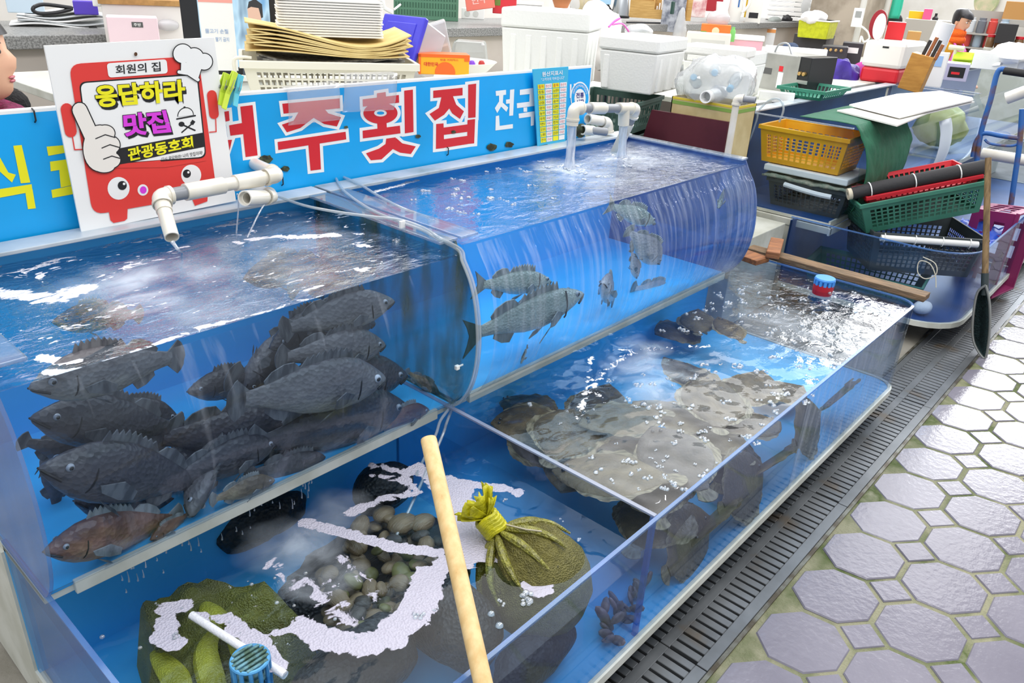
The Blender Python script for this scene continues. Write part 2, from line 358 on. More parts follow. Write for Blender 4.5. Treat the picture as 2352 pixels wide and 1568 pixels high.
# ------------------------------------------------------------------ flat printing on a plane y = const, traced in photo pixels
def flatmat(n, h, rough=.45): return M(n, h, rough)
k_white = flatmat('print_white', '#f4f4f2'); k_red = flatmat('print_red', '#d6202c'); k_blue = flatmat('print_sky_blue', '#08a6ec', .35)
k_yellow = flatmat('print_yellow', '#f2ea1a'); k_black = flatmat('print_black', '#1b1b1e'); k_mag = flatmat('print_magenta', '#dd3fdc')
k_coral = flatmat('print_coral_red', '#e23c36'); k_skin = flatmat('print_cream', '#efe9e0'); k_navy = flatmat('print_navy', '#2c2d80')
k_pink = flatmat('print_rose', '#e58b90')
class Print:
    """collects flat shapes on one board plane; sc, ox, oy turn crop pixels into photo pixels"""
    def __init__(s, y, sc=1, ox=0, oy=0): s.y, s.sc, s.ox, s.oy = y, sc, ox, oy; s.n = 0
    def w(s, p, l): return at(s.ox + p[0] / s.sc, s.oy + p[1] / s.sc, y=s.y - .0004 - .0005 * l)
    def poly(s, mb, pts, l): l += .022 * (len(mb.f) % 60); mb.add([s.w(p, l) for p in pts], [tuple(range(len(pts)))])
    def ell(s, mb, c, rx, ry, l, n=28): s.poly(mb, [(c[0] + cos(2 * pi * k / n) * rx, c[1] + sin(2 * pi * k / n) * ry) for k in range(n)], l)
    def ring(s, mb, c, rx, ry, qx, qy, l, n=36):
        a = [s.w((c[0] + cos(2 * pi * k / n) * rx, c[1] + sin(2 * pi * k / n) * ry), l) for k in range(n)]
        b = [s.w((c[0] + cos(2 * pi * k / n) * qx, c[1] + sin(2 * pi * k / n) * qy), l) for k in range(n)]
        mb.add(a + b, [(k, (k + 1) % n, n + (k + 1) % n, n + k) for k in range(n)])
    def line(s, mb, pts, wd, l, capr=True):
        pts = [V((*p, 0)) for p in pts]
        for i in range(len(pts) - 1):
            d = (pts[i + 1] - pts[i]).normalized(); n = V((-d.y, d.x, 0)) * wd / 2
            s.poly(mb, [tuple((pts[i] + n)[:2]), tuple((pts[i + 1] + n)[:2]), tuple((pts[i + 1] - n)[:2]), tuple((pts[i] - n)[:2])], l)
        if capr:
            for p in pts: s.ell(mb, (p.x, p.y), wd / 2, wd / 2, l, 14)
    def grow(s, pts, d):
        P = [V((*p, 0)) for p in pts]; n = len(P)
        ar = sum(P[i].x * P[(i + 1) % n].y - P[(i + 1) % n].x * P[i].y for i in range(n)); sg = 1 if ar > 0 else -1; out = []
        for i in range(n):
            e1 = (P[i] - P[i - 1]).normalized(); e2 = (P[(i + 1) % n] - P[i]).normalized()
            n1 = V((e1.y, -e1.x, 0)) * sg; n2 = V((e2.y, -e2.x, 0)) * sg; m = (n1 + n2)
            if m.length < .2: m = n1
            m.normalize(); k = min(1 / max(m.dot(n1), .5), 1.6); q = P[i] + m * d * k; out.append((q.x, q.y))
        return out
    def rrect(s, q, r, n=5):                      # rounded quad from 4 corners
        out = []
        for i in range(4):
            p = V((*q[i], 0)); a = V((*q[i - 1], 0)); b = V((*q[(i + 1) % 4], 0))
            a = p + (a - p).normalized() * r; b = p + (b - p).normalized() * r
            for k in range(n + 1):
                t = k / n; c = a * (1 - t) ** 2 + p * 2 * t * (1 - t) + b * t * t; out.append((c.x, c.y))
        return out
    def text(s, mb, body, quad, l, bold=.0, shift=(0, 0)):
        c = bpy.data.curves.new('t', 'FONT'); c.body = body; c.offset = bold; c.resolution_u = 3
        o = bpy.data.objects.new('t', c); COL.objects.link(o)
        bpy.context.view_layer.update()
        me = bpy.data.meshes.new_from_object(o.evaluated_get(bpy.context.evaluated_depsgraph_get()))
        xs = [v.co.x for v in me.vertices]; ys = [v.co.y for v in me.vertices]
        if xs:
            x0, x1, y0, y1 = min(xs), max(xs), min(ys), max(ys); q = [V((*p, 0)) for p in quad]; vs = []
            for v in me.vertices:
                a = (v.co.x - x0) / (x1 - x0); b = (y1 - v.co.y) / (y1 - y0)
                p = (q[0] * (1 - a) + q[1] * a) * (1 - b) + (q[3] * (1 - a) + q[2] * a) * b
                vs.append(s.w((p.x + shift[0], p.y + shift[1]), l))
            mb.add(vs, [tuple(p.vertices) for p in me.polygons])
        bpy.data.objects.remove(o); bpy.data.curves.remove(c); bpy.data.meshes.remove(me)
# ---- the long blue shop sign
SY = .645
b = MB(); b.box((-.62, SY, 1.0), (2.535, SY + .018, 1.302))
sign = b.build('shop_sign', k_white, bevel=.002); T(sign, 'long sky blue shop sign with big red white-edged letters behind the tanks', 'sign')
b = MB(); b.add([(-.62, SY - .0004, 1.002), (2.528, SY - .0004, 1.002), (2.528, SY - .0004, 1.293), (-.62, SY - .0004, 1.293)], [(0, 1, 2, 3)])
m_signblue = M('sign_sky_blue', '#04a8f0', .35, c2='#0ea0e2', nscale=2.0)
b.build('blue_face', m_signblue, sign)
p2 = Print(SY, 3.267, 500, 0)
polys = [[(170, 800), (262, 788), (300, 1165), (210, 1178)], [(86, 940), (186, 922), (192, 1005), (96, 1018)], [(50, 838), (84, 832), (90, 905), (60, 912)], [(76, 1050), (108, 1048), (90, 1128)],
 [(485, 778), (915, 738), (918, 812), (495, 852)], [(610, 835), (725, 825), (725, 880), (620, 960), (520, 992), (482, 935), (570, 905)], [(690, 830), (800, 815), (830, 850), (925, 880), (895, 948), (800, 930), (715, 880)],
 [(450, 1065), (960, 988), (965, 1045), (455, 1125)], [(680, 1080), (765, 1068), (775, 1270), (697, 1280)],
 [(1195, 700), (1260, 690), (1265, 735), (1195, 742)], [(1088, 745), (1360, 712), (1362, 770), (1090, 800)], [(1195, 900), (1265, 890), (1270, 965), (1200, 970)], [(1088, 980), (1368, 942), (1372, 1000), (1090, 1038)],
 [(1400, 680), (1465, 672), (1470, 990), (1405, 1000)], [(1265, 1040), (1335, 1030), (1345, 1090), (1230, 1195), (1150, 1202), (1113, 1150), (1210, 1115), (1260, 1080)], [(1300, 1085), (1340, 1035), (1385, 1075), (1487, 1098), (1450, 1155), (1370, 1145), (1300, 1110)],
 [(1618, 680), (1838, 658), (1838, 715), (1618, 735)], [(1680, 725), (1765, 715), (1765, 780), (1700, 860), (1630, 905), (1590, 855), (1660, 810)], [(1725, 790), (1765, 720), (1790, 785), (1848, 835), (1818, 892), (1760, 850)],
 [(1880, 635), (1940, 627), (1935, 880), (1880, 885)], [(1640, 930), (1695, 925), (1700, 1110), (1638, 1117)], [(1875, 900), (1932, 893), (1925, 1075), (1872, 1080)], [(1690, 958), (1880, 932), (1880, 988), (1695, 1012)], [(1690, 1045), (1880, 1018), (1880, 1080), (1690, 1110)]]
for g0, g1 in ((0, 4), (4, 9), (9, 16), (16, 24)):
    lo = MB(); lr = MB()
    for i, q in enumerate(polys[g0:g1]): p2.poly(lo, p2.grow(q, 23), 1 + .03 * (g0 % 2)); p2.poly(lr, q, 2.4 + .02 * i)
    if g0 == 9: p2.ring(lo, (1222, 848), 152, 102, 28, 12, 1.5); p2.ring(lr, (1222, 848), 128, 80, 48, 26, 3.2)
    lo.build('letter_outline', k_white, lr.build('lettering', k_red, sign))
p3 = Print(SY, 3.564, 1100, 0); lw = MB()
for i, q in enumerate([[(137, 745), (222, 735), (222, 775), (140, 785)], [(165, 780), (200, 775), (195, 850), (150, 925), (130, 885), (165, 830)], [(185, 830), (240, 880), (225, 915), (180, 870)], [(255, 735), (290, 730), (280, 945), (248, 948)], [(222, 815), (262, 810), (260, 845), (222, 850)],
 [(138, 950), (165, 945), (170, 1030), (278, 1015), (278, 1050), (135, 1068)], [(335, 735), (455, 718), (455, 765), (335, 778)], [(415, 760), (455, 760), (450, 850), (412, 855)], [(310, 845), (470, 825), (470, 865), (312, 885)], [(365, 880), (395, 878), (395, 915), (365, 915)], [(325, 930), (455, 910), (455, 950), (328, 968)], [(425, 950), (455, 945), (450, 1025), (425, 1030)],
 [(745, 690), (758, 688), (757, 800), (745, 802)], [(776, 685), (794, 683), (791, 800), (776, 802)]]):
    if i == 12: lw.build('lettering', k_white, sign); lw = MB()
    p3.poly(lw, q, 2 + .02 * i)
lw.build('lettering', k_white, sign)
bw = MB(); p3.ell(bw, (828, 800), 78, 132, 3); p3.ell(bw, (828, 805), 46, 78, 5); bd = bw.build('badge', k_white, sign)
bb = MB(); p3.ell(bb, (828, 800), 70, 120, 4); bb.build('badge_ring', k_blue, bd)
bt = MB(); p3.text(bt, '전통', [(796, 760), (860, 755), (860, 800), (796, 805)], 6, .03); p3.text(bt, '시장', [(796, 815), (860, 810), (860, 860), (796, 865)], 6, .03); bt.build('badge_lettering', k_navy, bd)
bt = MB()
for k, chh in enumerate('전통시장소득공제대상업소'):
    a = radians(205 + k * 130 / 11); cx, cy = 828 + cos(a) * 58, 800 + sin(a) * 100
    p3.text(bt, chh, [(cx - 7, cy - 11), (cx + 7, cy - 11), (cx + 7, cy + 11), (cx - 7, cy + 11)], 6)
bt.build('badge_lettering', k_white, bd)
p1 = Print(SY, 2.6136, 0, 0)
for grp in ([[(-60, 960), (0, 945), (50, 1035), (95, 1048), (72, 1095), (0, 1030)], [(80, 875), (130, 870), (182, 1095), (125, 1100)], [(-100, 1150), (190, 1105), (195, 1150), (-100, 1205)], [(150, 1140), (195, 1135), (215, 1250), (168, 1255)]],
 [[(280, 880), (420, 868), (420, 912), (290, 935)], [(300, 970), (430, 952), (430, 1008), (305, 1028)], [(355, 1010), (410, 1005), (440, 1110), (365, 1125)], [(308, 1140), (460, 1108), (465, 1160), (315, 1188)]]):
    ly = MB()
    for i, q in enumerate(grp): p1.poly(ly, q, 2 + .02 * i)
    ly.build('lettering', k_yellow, sign)

# dirt: mould patches along the foot of the sign
for (u, v, r) in ((960, 313, 9), (795, 292, 7), (610, 365, 22), (655, 388, 14), (300, 500, 16), (1130, 338, 18), (1170, 332, 14), (1042, 303, 8)):
    n = 14; q = [(u + cos(2 * pi * k / n) * r * .75 * random.uniform(.8, 1.1), v + sin(2 * pi * k / n) * r * .5 * random.uniform(.7, 1.1)) for k in range(n)]
    sp = MB(); Print(SY).poly(sp, q, 7); sp.build('mould_stain', m_mould, sign)
for u, v in ((78, 262), (1028, 345), (648, 412)):      # black cable ties
    c = at(u, v, y=SY - .004); b = MB(); b.tube([c + V((0, .006, .012)), c + V((0, -.004, .008)), c + V((0, -.004, -.014)), c + V((0, .006, -.02))], .002, 6)
    b.build('cable_tie', k_black, sign)
# ---- leaning white notice board with the red picture
PY = .600
pp = Print(PY, 2.6136, 0, 0)
cor = [(267, 275), (1286, 225), (1418, 1206), (491, 1396)]
b = MB(); b.prism([pp.w(q, 0) + V((0, .0012, 0)) for q in cor], (0, .006, 0))
board = b.build('notice_board', k_white); T(board, 'white notice board with a red television picture propped before the blue sign', 'notice board')
L = {}
def A(nm): return L.setdefault(nm, MB())
pp.poly(A('red'), pp.rrect([(413, 385), (1190, 335), (1302, 1160), (556, 1290)], 75), 1)
for f in ([(652, 1262), (766, 1250), (764, 1312), (748, 1325), (682, 1338), (663, 1322)], [(1148, 1180), (1248, 1160), (1245, 1208), (1170, 1235)]): pp.poly(A('red'), f, 1.1)
pp.line(A('red'), [(400, 655), (425, 788)], 72, 1.2); pp.line(A('red'), [(1272, 570), (1285, 685)], 58, 1.2)
pp.line(A('red'), [(435, 820), (448, 898), (492, 896)], 7, 1.2); pp.line(A('red'), [(1295, 715), (1298, 790), (1258, 793)], 6, 1.2)
pp.poly(A('black'), pp.rrect([(473, 492), (1188, 440), (1240, 948), (538, 1000)], 45), 2)
pp.poly(A('white'), pp.rrect([(482, 500), (1180, 450), (1232, 940), (546, 990)], 42), 3)
pp.poly(A('red'), [(690, 985), (960, 962), (985, 988), (1236, 948), (1236, 965), (990, 1004), (540, 1010), (546, 1000)], 3.3)
pp.poly(A('black'), [(690, 895), (1222, 795), (1232, 880), (1000, 926), (790, 975), (700, 990)], 4)
pp.poly(A('white'), pp.rrect([(640, 380), (1000, 355), (1008, 440), (652, 466)], 22), 3)
pp.text(A('black'), '회원의 집', [(692, 392), (962, 370), (966, 427), (697, 447)], 5, .012)
def shadowed(body, quad, top, bold, d):
    for k in (1, .5): pp.text(A('black'), body, quad, 5 + .2 * (1 - k), bold + .035, (d[0] * k, d[1] * k))
    pp.text(A('black'), body, pp.grow(quad, 4), 5.6, bold + .02); pp.text(A(top), body, quad, 7, bold)
shadowed('응답하라', [(562, 512), (1108, 475), (1116, 606), (584, 648)], 'yellow', .038, (8, 17))
shadowed('맛집', [(738, 684), (995, 660), (1032, 795), (745, 822)], 'magenta', .038, (10, 15))
pp.text(A('yellow2'), '관광동호회', [(762, 890), (1155, 815), (1162, 888), (772, 970)], 6, .032)
pp.text(A('black'), '다시 응답하라! 나의 맛집이여!', [(970, 946), (1215, 903), (1217, 928), (973, 969)], 5, .004)
# serving dome, spoon and fork
pp.poly(A('black'), [(1066 + 48 + cos(pi + pi * k / 12) * 50, 700 - 10 * k / 12 + sin(pi + pi * k / 12) * 52) for k in range(13)], 4); pp.poly(A('white'), [(1066 + 48 + cos(pi + pi * k / 12) * 45, 700 - 10 * k / 12 + sin(pi + pi * k / 12) * 46) for k in range(13)], 5)
pp.line(A('black'), [(1062, 714), (1172, 694)], 9, 4); pp.ell(A('black'), (1108, 645), 7, 7, 4)
pp.line(A('black'), [(1095, 748), (1170, 782)], 9, 4); pp.ell(A('black'), (1090, 745), 18, 15, 4); pp.line(A('black'), [(1092, 794), (1150, 745)], 8, 4); pp.line(A('black'), [(1150, 745), (1164, 724)], 22, 4, False)
# eyes and mouth
pp.ell(A('white'), (712, 1130), 66, 68, 2); pp.ell(A('black'), (734, 1113), 27, 27, 3); pp.ell(A('white'), (745, 1103), 8, 8, 4)
pp.ell(A('white'), (1148, 1050), 60, 62, 2); pp.ell(A('black'), (1122, 1042), 24, 25, 3); pp.ell(A('white'), (1131, 1034), 7, 7, 4)
pp.ell(A('white'), (858, 1140), 32, 34, 2); pp.ell(A('mouth'), (860, 1140), 20, 22, 3)
for nm, mt in (('red', k_coral), ('black', k_black), ('white', k_white), ('yellow', k_yellow), ('magenta', k_mag), ('yellow2', k_yellow), ('mouth', k_mag)):
    L[nm].build({'red': 'red_picture', 'black': 'black_print', 'white': 'white_print', 'yellow': 'lettering', 'magenta': 'lettering', 'yellow2': 'lettering', 'mouth': 'mouth_print'}[nm], mt, board)
# chef hat and thumb
hb = MB(); hw = MB()
for x, y, r in ((1097, 322, 62), (1165, 345, 62), (1226, 370, 54)): pp.ell(hb, (x, y), r, r, 8); pp.ell(hw, (x, y), r - 6, r - 6, 9)
hp = [(1088, 370), (1214, 395), (1190, 470), (1150, 452), (1086, 430)]; pp.poly(hb, pp.grow(hp, 5), 8); pp.poly(hw, hp, 9)
pp.line(hb, [(1075, 432), (1130, 440), (1188, 478)], 30, 8.3); pp.line(hw, [(1075, 432), (1130, 440), (1188, 478)], 20, 9.3)
ho = hw.build('chef_hat_picture', k_white, board); hb.build('outline', k_black, ho)
tb = MB(); tw = MB()
def blob(c, rx, ry): pp.ell(tb, c, rx + 6, ry + 6, 8); pp.ell(tw, c, rx, ry, 9)
pp.line(tb, [(478, 660), (515, 740), (570, 860)], 100, 8); pp.line(tw, [(478, 660), (515, 740), (570, 860)], 86, 9)
blob((600, 890), 100, 138); blob((630, 800), 58, 48); blob((655, 870), 64, 56); blob((650, 960), 72, 52); blob((625, 1000), 62, 34)
for ln in ([(575, 832), (632, 808), (690, 825)], [(612, 888), (660, 868), (718, 885)], [(622, 955), (672, 936), (720, 950)]): pp.line(tb, ln, 6, 10)
to = tw.build('thumb_picture', k_skin, board); tb.build('outline', k_black, to)
b = MB(); pp.ell(b, (815, 325), 10, 12, 6); b.build('rust_spot', M('rust', '#5a3a22', .8), board)
# ---- narrow blue and yellow origin list in front of the sign
OY = .622; po = Print(OY, 3.564, 1100, 0)
b = MB(); b.prism([po.w(q, 0) + V((0, .0008, 0)) for q in ((443, 567), (735, 545), (706, 1240), (487, 1262))], (0, .004, 0))
ol = b.build('origin_list', M('list_pale_blue', '#3fb6de', .4)); T(ol, 'narrow pale blue and yellow origin list hung on the right part of the blue sign', 'notice board')
def lerp4(q, a, b_): 
    q = [V((*p, 0)) for p in q]; r = (q[0] * (1 - a) + q[1] * a) * (1 - b_) + (q[3] * (1 - a) + q[2] * a) * b_; return (r.x, r.y)
tq = [(478, 690), (723, 668), (702, 1140), (505, 1172)]
cells = [MB() for _ in range(4)]; txs = [MB() for _ in range(4)]; hdr = MB()
rows = [('품목', '원산지', '품목', '원산지'), ('참돔', '국내산', '능성어', '국내산'), ('돌돔', '국내산', '점성어', '국내산'), ('감성돔', '국내산', '숭어', '국내산'), ('광어', '국내산', '다금바리', '국내산'), ('농어', '국내산', '아나고', '국내산'), ('우럭', '국내산', '가오리', '국내산'), ('이면수', '국내산', '한치', '국내산'), ('도다리', '국내산', '장어', '국내산'), ('노래미', '국내산', '갑오징어', '국내산'), ('전어', '국내산', '', '')]
for r, row in enumerate(rows):
    for c, tx in enumerate(row):
        e = .012; q = [lerp4(tq, c / 4 + e, r / 11 + e / 2), lerp4(tq, (c + 1) / 4 - e, r / 11 + e / 2), lerp4(tq, (c + 1) / 4 - e, (r + 1) / 11 - e / 2), lerp4(tq, c / 4 + e, (r + 1) / 11 - e / 2)]
        po.poly(cells[c], q, 1)
        if tx:
            m = .035; h = .018; q = [lerp4(tq, c / 4 + m, r / 11 + h), lerp4(tq, (c + 1) / 4 - m, r / 11 + h), lerp4(tq, (c + 1) / 4 - m, (r + 1) / 11 - h), lerp4(tq, c / 4 + m, (r + 1) / 11 - h)]
            po.text(hdr if r == 0 else txs[c], tx, q, 2)
hdr.build('lettering', k_red, ol)
for c in range(4): cells[c].build(('yellow_column', 'white_column')[c % 2], (k_yellow, k_white)[c % 2], ol); txs[c].build('lettering', (k_black, k_red)[c % 2], ol)
b = MB(); po.text(b, '원산지표시', [(517, 588), (683, 574), (685, 612), (518, 628)], 2, .02); b.build('lettering', k_white, ol); b = MB(); po.text(b, '"고객과의 약속입니다"', [(510, 640), (700, 622), (700, 650), (512, 664)], 2); b.build('lettering', k_white, ol)
b = MB(); po.poly(b, [(490, 1195), (560, 1180), (600, 1205), (640, 1175), (707, 1185), (705, 1240), (487, 1262)], 3); b.build('mould_stain', m_mould, ol)
# ---- two clear plastic sheets clipped over the sign
m_sheet = clear('clear_plastic_sheet', '#fbfbfc', .12, .03, .4, haze=.12, hazecol='#ffffff', bump=(30, .3))
def sheet(cor, y, lab):
    q = [at(u, v, y=y) for u, v in cor]; b = MB()
    b.grid(lambda a, c: ((q[0] * (1 - a) + q[1] * a) * (1 - c) + (q[3] * (1 - a) + q[2] * a) * c) + V((0, -.006 * sin(c * 3), 0)), 6, 6)
    b.add([q[0] + V((0, .03, .002)), q[1] + V((0, .03, .002)), q[1], q[0]], [(0, 1, 2, 3)])
    o = b.build('plastic_sheet', m_sheet, smooth=True, solid=.0015); return T(o, lab, 'plastic sheet')
sheet([(658, 204), (778, 190), (780, 275), (662, 288)], .632, 'clear plastic sheet hanging over the first full red letter of the blue sign')
sheet([(790, 172), (912, 168), (904, 252), (786, 258)], .624, 'crumpled clear plastic sheet hanging over the middle red letters of the sign')
# ---- clothes pegs clipped to the sign's edge
def peg(u0, v0, u1, v1, y, colr, lab, nm='clothes_peg'):
    a, c = at(u0, v0, y=y), at(u1, v1, y=y + .0); ax = (c - a); Ln = ax.length; ax.normalize(); nn = V((0, -1, 0)); sd = ax.cross(nn).normalized()
    R = Matrix((sd, nn, ax)).transposed(); e = E(nm, (a + c) / 2, 0, lab, 'clothes peg', 'pegs on the sign edge', R=R)
    m = M('peg_' + colr[1:], colr, .35)
    for sgn in (-1, 1):
        b = MB(); pr = [(-.5, .004), (-.3, .006), (-.1, .010), (.1, .008), (.35, .014), (.5, .018)]
        rg = [[V((-.007, sgn * (y_ - .003), t * Ln)), V((.007, sgn * (y_ - .003), t * Ln)), V((.007, sgn * (y_ + .002), t * Ln)), V((-.007, sgn * (y_ + .002), t * Ln))] for t, y_ in pr]
        b.rings(rg); b.build('jaw', m, e, bevel=.001)
    b = MB(); b.tube([(-.009, 0, -.05 * Ln), (.009, 0, -.05 * Ln)], .004, 8); b.tube([(0, .012, -.3 * Ln), (0, .014, 0), (0, -.012, 0), (0, -.014, -.3 * Ln)], .001, 5); b.build('spring', m_steel, e)
    return e
peg(520, 168, 498, 240, .60, '#bcd63a', 'lime green clothes peg, nearest to the white notice board')
peg(540, 165, 506, 248, .588, '#c9df45', 'lime green clothes peg in front of the other lime one')
peg(553, 172, 532, 242, .606, '#5fc4d8', 'turquoise clothes peg on the top edge of the sign')
# ------------------------------------------------------------------ water surfaces with foam
def water_mat(name, tint, wave=(16, .5), wstretch=(1, 1, 1), fscale=22, fstretch=(1, 1, 1), amp=1.1, f0=.05, k=.9, milkcol='#d7dfe8', rough=.02, dist=.4, refl='#ffffff', foamcol='#f3f3f7', chop=None):
    m = bpy.data.materials.new(name); m.use_nodes = True; nt = m.node_tree; nt.nodes.clear(); lk = nt.links.new
    out = N(nt, 'OutputMaterial'); tr = N(nt, 'BsdfTransparent'); tr.inputs[0].default_value = C(tint)
    gl = N(nt, 'BsdfGlossy'); gl.inputs['Roughness'].default_value = rough; gl.inputs[0].default_value = C(refl)
    n1 = noise_tex(nt, wave[0], 4, wstretch, dist=dist); n2 = noise_tex(nt, wave[0] * 3.1, 3, wstretch, dist=.2)
    ad = N(nt, 'Math', operation='MULTIPLY_ADD'); ad.inputs[1].default_value = .35; lk(n2, ad.inputs[0]); lk(n1, ad.inputs[2])
    bp = N(nt, 'Bump'); bp.inputs['Strength'].default_value = wave[1]; bp.inputs['Distance'].default_value = .02; lk(ad.outputs[0], bp.inputs['Height'])
    if chop:                                          # calm water turning choppy along the tank
        tc = N(nt, 'TexCoord'); sx = N(nt, 'SeparateXYZ'); lk(tc.outputs['Object'], sx.inputs[0]); mr = N(nt, 'MapRange', interpolation_type='SMOOTHSTEP')
        for k_, v_ in zip(('From Min', 'From Max', 'To Min', 'To Max'), chop): mr.inputs[k_].default_value = v_
        lk(sx.outputs['X'], mr.inputs['Value']); lk(mr.outputs[0], bp.inputs['Strength'])
    lk(bp.outputs[0], gl.inputs['Normal'])
    wm = N(nt, 'MixShader'); lk(schlick(nt, f0, k, 4.0, bp.outputs[0]), wm.inputs[0]); lk(tr.outputs[0], wm.inputs[1]); lk(gl.outputs[0], wm.inputs[2])
    at_ = N(nt, 'Attribute', attribute_name='foam'); at2 = N(nt, 'Attribute', attribute_name='milk')
    # milky clouds of fine bubbles
    mk = N(nt, 'BsdfDiffuse'); mk.inputs[0].default_value = C(milkcol)
    nm = noise_tex(nt, 9, 5, fstretch, dist=.8); mm = N(nt, 'Math', operation='MULTIPLY'); rp = ramp(nt, nm, [(.3, (.1,) * 3), (.7, (1,) * 3)]); lk(rp.outputs[0], mm.inputs[0]); lk(at2.outputs['Fac'], mm.inputs[1])
    w2 = N(nt, 'MixShader'); lk(mm.outputs[0], w2.inputs[0]); lk(wm.outputs[0], w2.inputs[1]); lk(mk.outputs[0], w2.inputs[2])
    # foam
    nf = noise_tex(nt, fscale, 5, fstretch, rough=.6, dist=1.2); vf = noise_tex(nt, fscale * 3.2, 2, fstretch, kind='Voronoi')
    a1 = N(nt, 'Math', operation='MULTIPLY_ADD'); a1.inputs[1].default_value = amp; lk(nf, a1.inputs[0]); lk(at_.outputs['Fac'], a1.inputs[2])
    a2 = N(nt, 'Math', operation='MULTIPLY_ADD'); a2.inputs[1].default_value = -.14; lk(vf, a2.inputs[0]); lk(a1.outputs[0], a2.inputs[2])
    sm = N(nt, 'MapRange', interpolation_type='SMOOTHSTEP'); sm.inputs['From Min'].default_value = 1.0; sm.inputs['From Max'].default_value = 1.06; lk(a2.outputs[0], sm.inputs['Value'])
    fb = N(nt, 'BsdfPrincipled'); fb.inputs['Base Color'].default_value = C(foamcol); fb.inputs['Roughness'].default_value = .5
    b2 = N(nt, 'Bump'); b2.inputs['Strength'].default_value = .5; b2.inputs['Distance'].default_value = .006; vb = noise_tex(nt, 190, 2, None, kind='Voronoi'); lk(vb, b2.inputs['Height']); lk(b2.outputs[0], fb.inputs['Normal'])
    w3 = N(nt, 'MixShader'); lk(sm.outputs[0], w3.inputs[0]); lk(w2.outputs[0], w3.inputs[1]); lk(fb.outputs[0], w3.inputs[2]); lk(w3.outputs[0], out.inputs[0]); return m
def seg_d(p, a, b):
    d = b - a; t = max(0, min(1, (p - a).dot(d) / max(d.dot(d), 1e-9))); return (p - (a + d * t)).length
def water(name, x0, x1, y0, y1, z, mat, label, base=.2, strokes=(), milk=(), nx=150, ny=80, wv=.003, corner=0, noise_amp=.12, gain=.74, fall=3):
    """strokes: (photo-pixel polyline, radius px, strength)"""
    S = []
    for pl, r, st in strokes:
        P = [at(u, v, z=z) for u, v in pl]; S.append(([q.xy for q in P], r * (1.3 if fall < 2 else 1) * mpp(P[len(P) // 2]), .18 + (st - .18) * gain))
    K = [(at(u, v, z=z).xy, r * mpp(at(u, v, z=z)), st) for u, v, r, st in milk]
    def co(a, c):
        x = x0 + (x1 - x0) * a; y = y0 + (y1 - y0) * c
        if corner and x > x1 - corner and y < y0 + corner:
            dx, dy = x - (x1 - corner), (y0 + corner) - y; m = max(dx, dy); q = sqrt(dx * dx + dy * dy)
            if q > 1e-6: x = x1 - corner + dx * m / q; y = y0 + corner - dy * m / q
        h = mnoise.noise(V((x * 9, y * 12, z * 3))) * wv + mnoise.noise(V((x * 22, y * 30, 5))) * wv * .5
        e = min(x - x0, x1 - x, y - y0, y1 - y); return V((x, y, z + h * min(1, e / .03)))
    b = MB(); b.grid(co, nx, ny); o = b.build(name, mat, smooth=True)
    me = o.data; fa = me.attributes.new('foam', 'FLOAT', 'POINT'); ma = me.attributes.new('milk', 'FLOAT', 'POINT')
    F = []; MK = []
    for v in me.vertices:
        p = v.co.xy; f = base + mnoise.noise(V((p.x * 5, p.y * 7, z))) * noise_amp
        for P, r, st in S:
            d = min(seg_d(p, P[i], P[i + 1]) for i in range(len(P) - 1)) if len(P) > 1 else (p - P[0]).length
            if d < r * 1.6: f = max(f, base + (st - base) * max(0, 1 - (d / (r * 1.6)) ** fall)) if st > base else min(f, base + (st - base) * max(0, 1 - (d / (r * 1.6)) ** fall))
        q = 0
        for c, r, st in K:
            d = (p - c).length + r * .55 * mnoise.noise(V((p.x * 16, p.y * 16, 7)))
            if d < r * 1.7: q = max(q, st * .85 * max(0, 1 - max(d, 0) / (r * 1.7)) ** .8)
        F.append(f); MK.append(q)
    fa.data.foreach_set('value', F); ma.data.foreach_set('value', MK)
    return T(o, label, 'water', kind='stuff')
wmA = water_mat('tank_water_dark', '#e0ebf3', (15, .32), (1, 1.8, 1), 20, (.75, 1.5, 1), 1.25, f0=.065, k=1.35, foamcol='#e4e4ee')
water('tank_water', .008, 1.092, prof_y(.962) + .006, .614, .962, wmA, 'rippled foamy water filling the dark rockfish tank', .27,
      strokes=[([(0, 640), (120, 600), (240, 560), (380, 545), (520, 515), (640, 490)], 14, .55), ([(0, 670), (60, 680), (130, 685), (190, 660)], 24, .75), ([(20, 640), (70, 620)], 14, .5), ([(75, 590), (90, 640)], 8, .5), ([(95, 775), (170, 785)], 10, .5),
               ([(95, 822), (175, 830)], 12, .95), ([(110, 855), (200, 850)], 12, .9), ([(195, 850), (330, 800), (470, 750), (620, 712), (740, 680)], 7, .62), ([(230, 640), (330, 600), (460, 590)], 14, .5), ([(530, 560), (600, 545), (700, 540)], 10, .55), ([(670, 545), (770, 540)], 11, .8), ([(820, 560), (870, 575)], 10, .72), ([(830, 620), (850, 600)], 12, .85), ([(700, 620), (790, 625)], 6, .5),
               ([(420, 640), (560, 620), (700, 600), (840, 590)], 45, .30)],
      milk=[(290, 640, 75, .9), (340, 690, 80, .7), (640, 560, 130, .4), (720, 630, 120, .32), (480, 700, 130, .34), (430, 620, 90, .5), (640, 500, 40, .3), (150, 680, 60, .3)])
wmB = water_mat('tank_water_clear', '#e2f3fc', (13, .30), (1, 1.8, 1), 24, (1, 1.6, 1), 1.2, f0=.022, k=1.2, chop=(1.2, 2.6, .22, .6))
sB = [([(860, 440), (920, 425), (960, 412)], 6, .75), ([(820, 440), (900, 415), (1200, 352), (1420, 328)], 6, .5), ([(900, 520), (960, 530), (1020, 520)], 9, .5)]
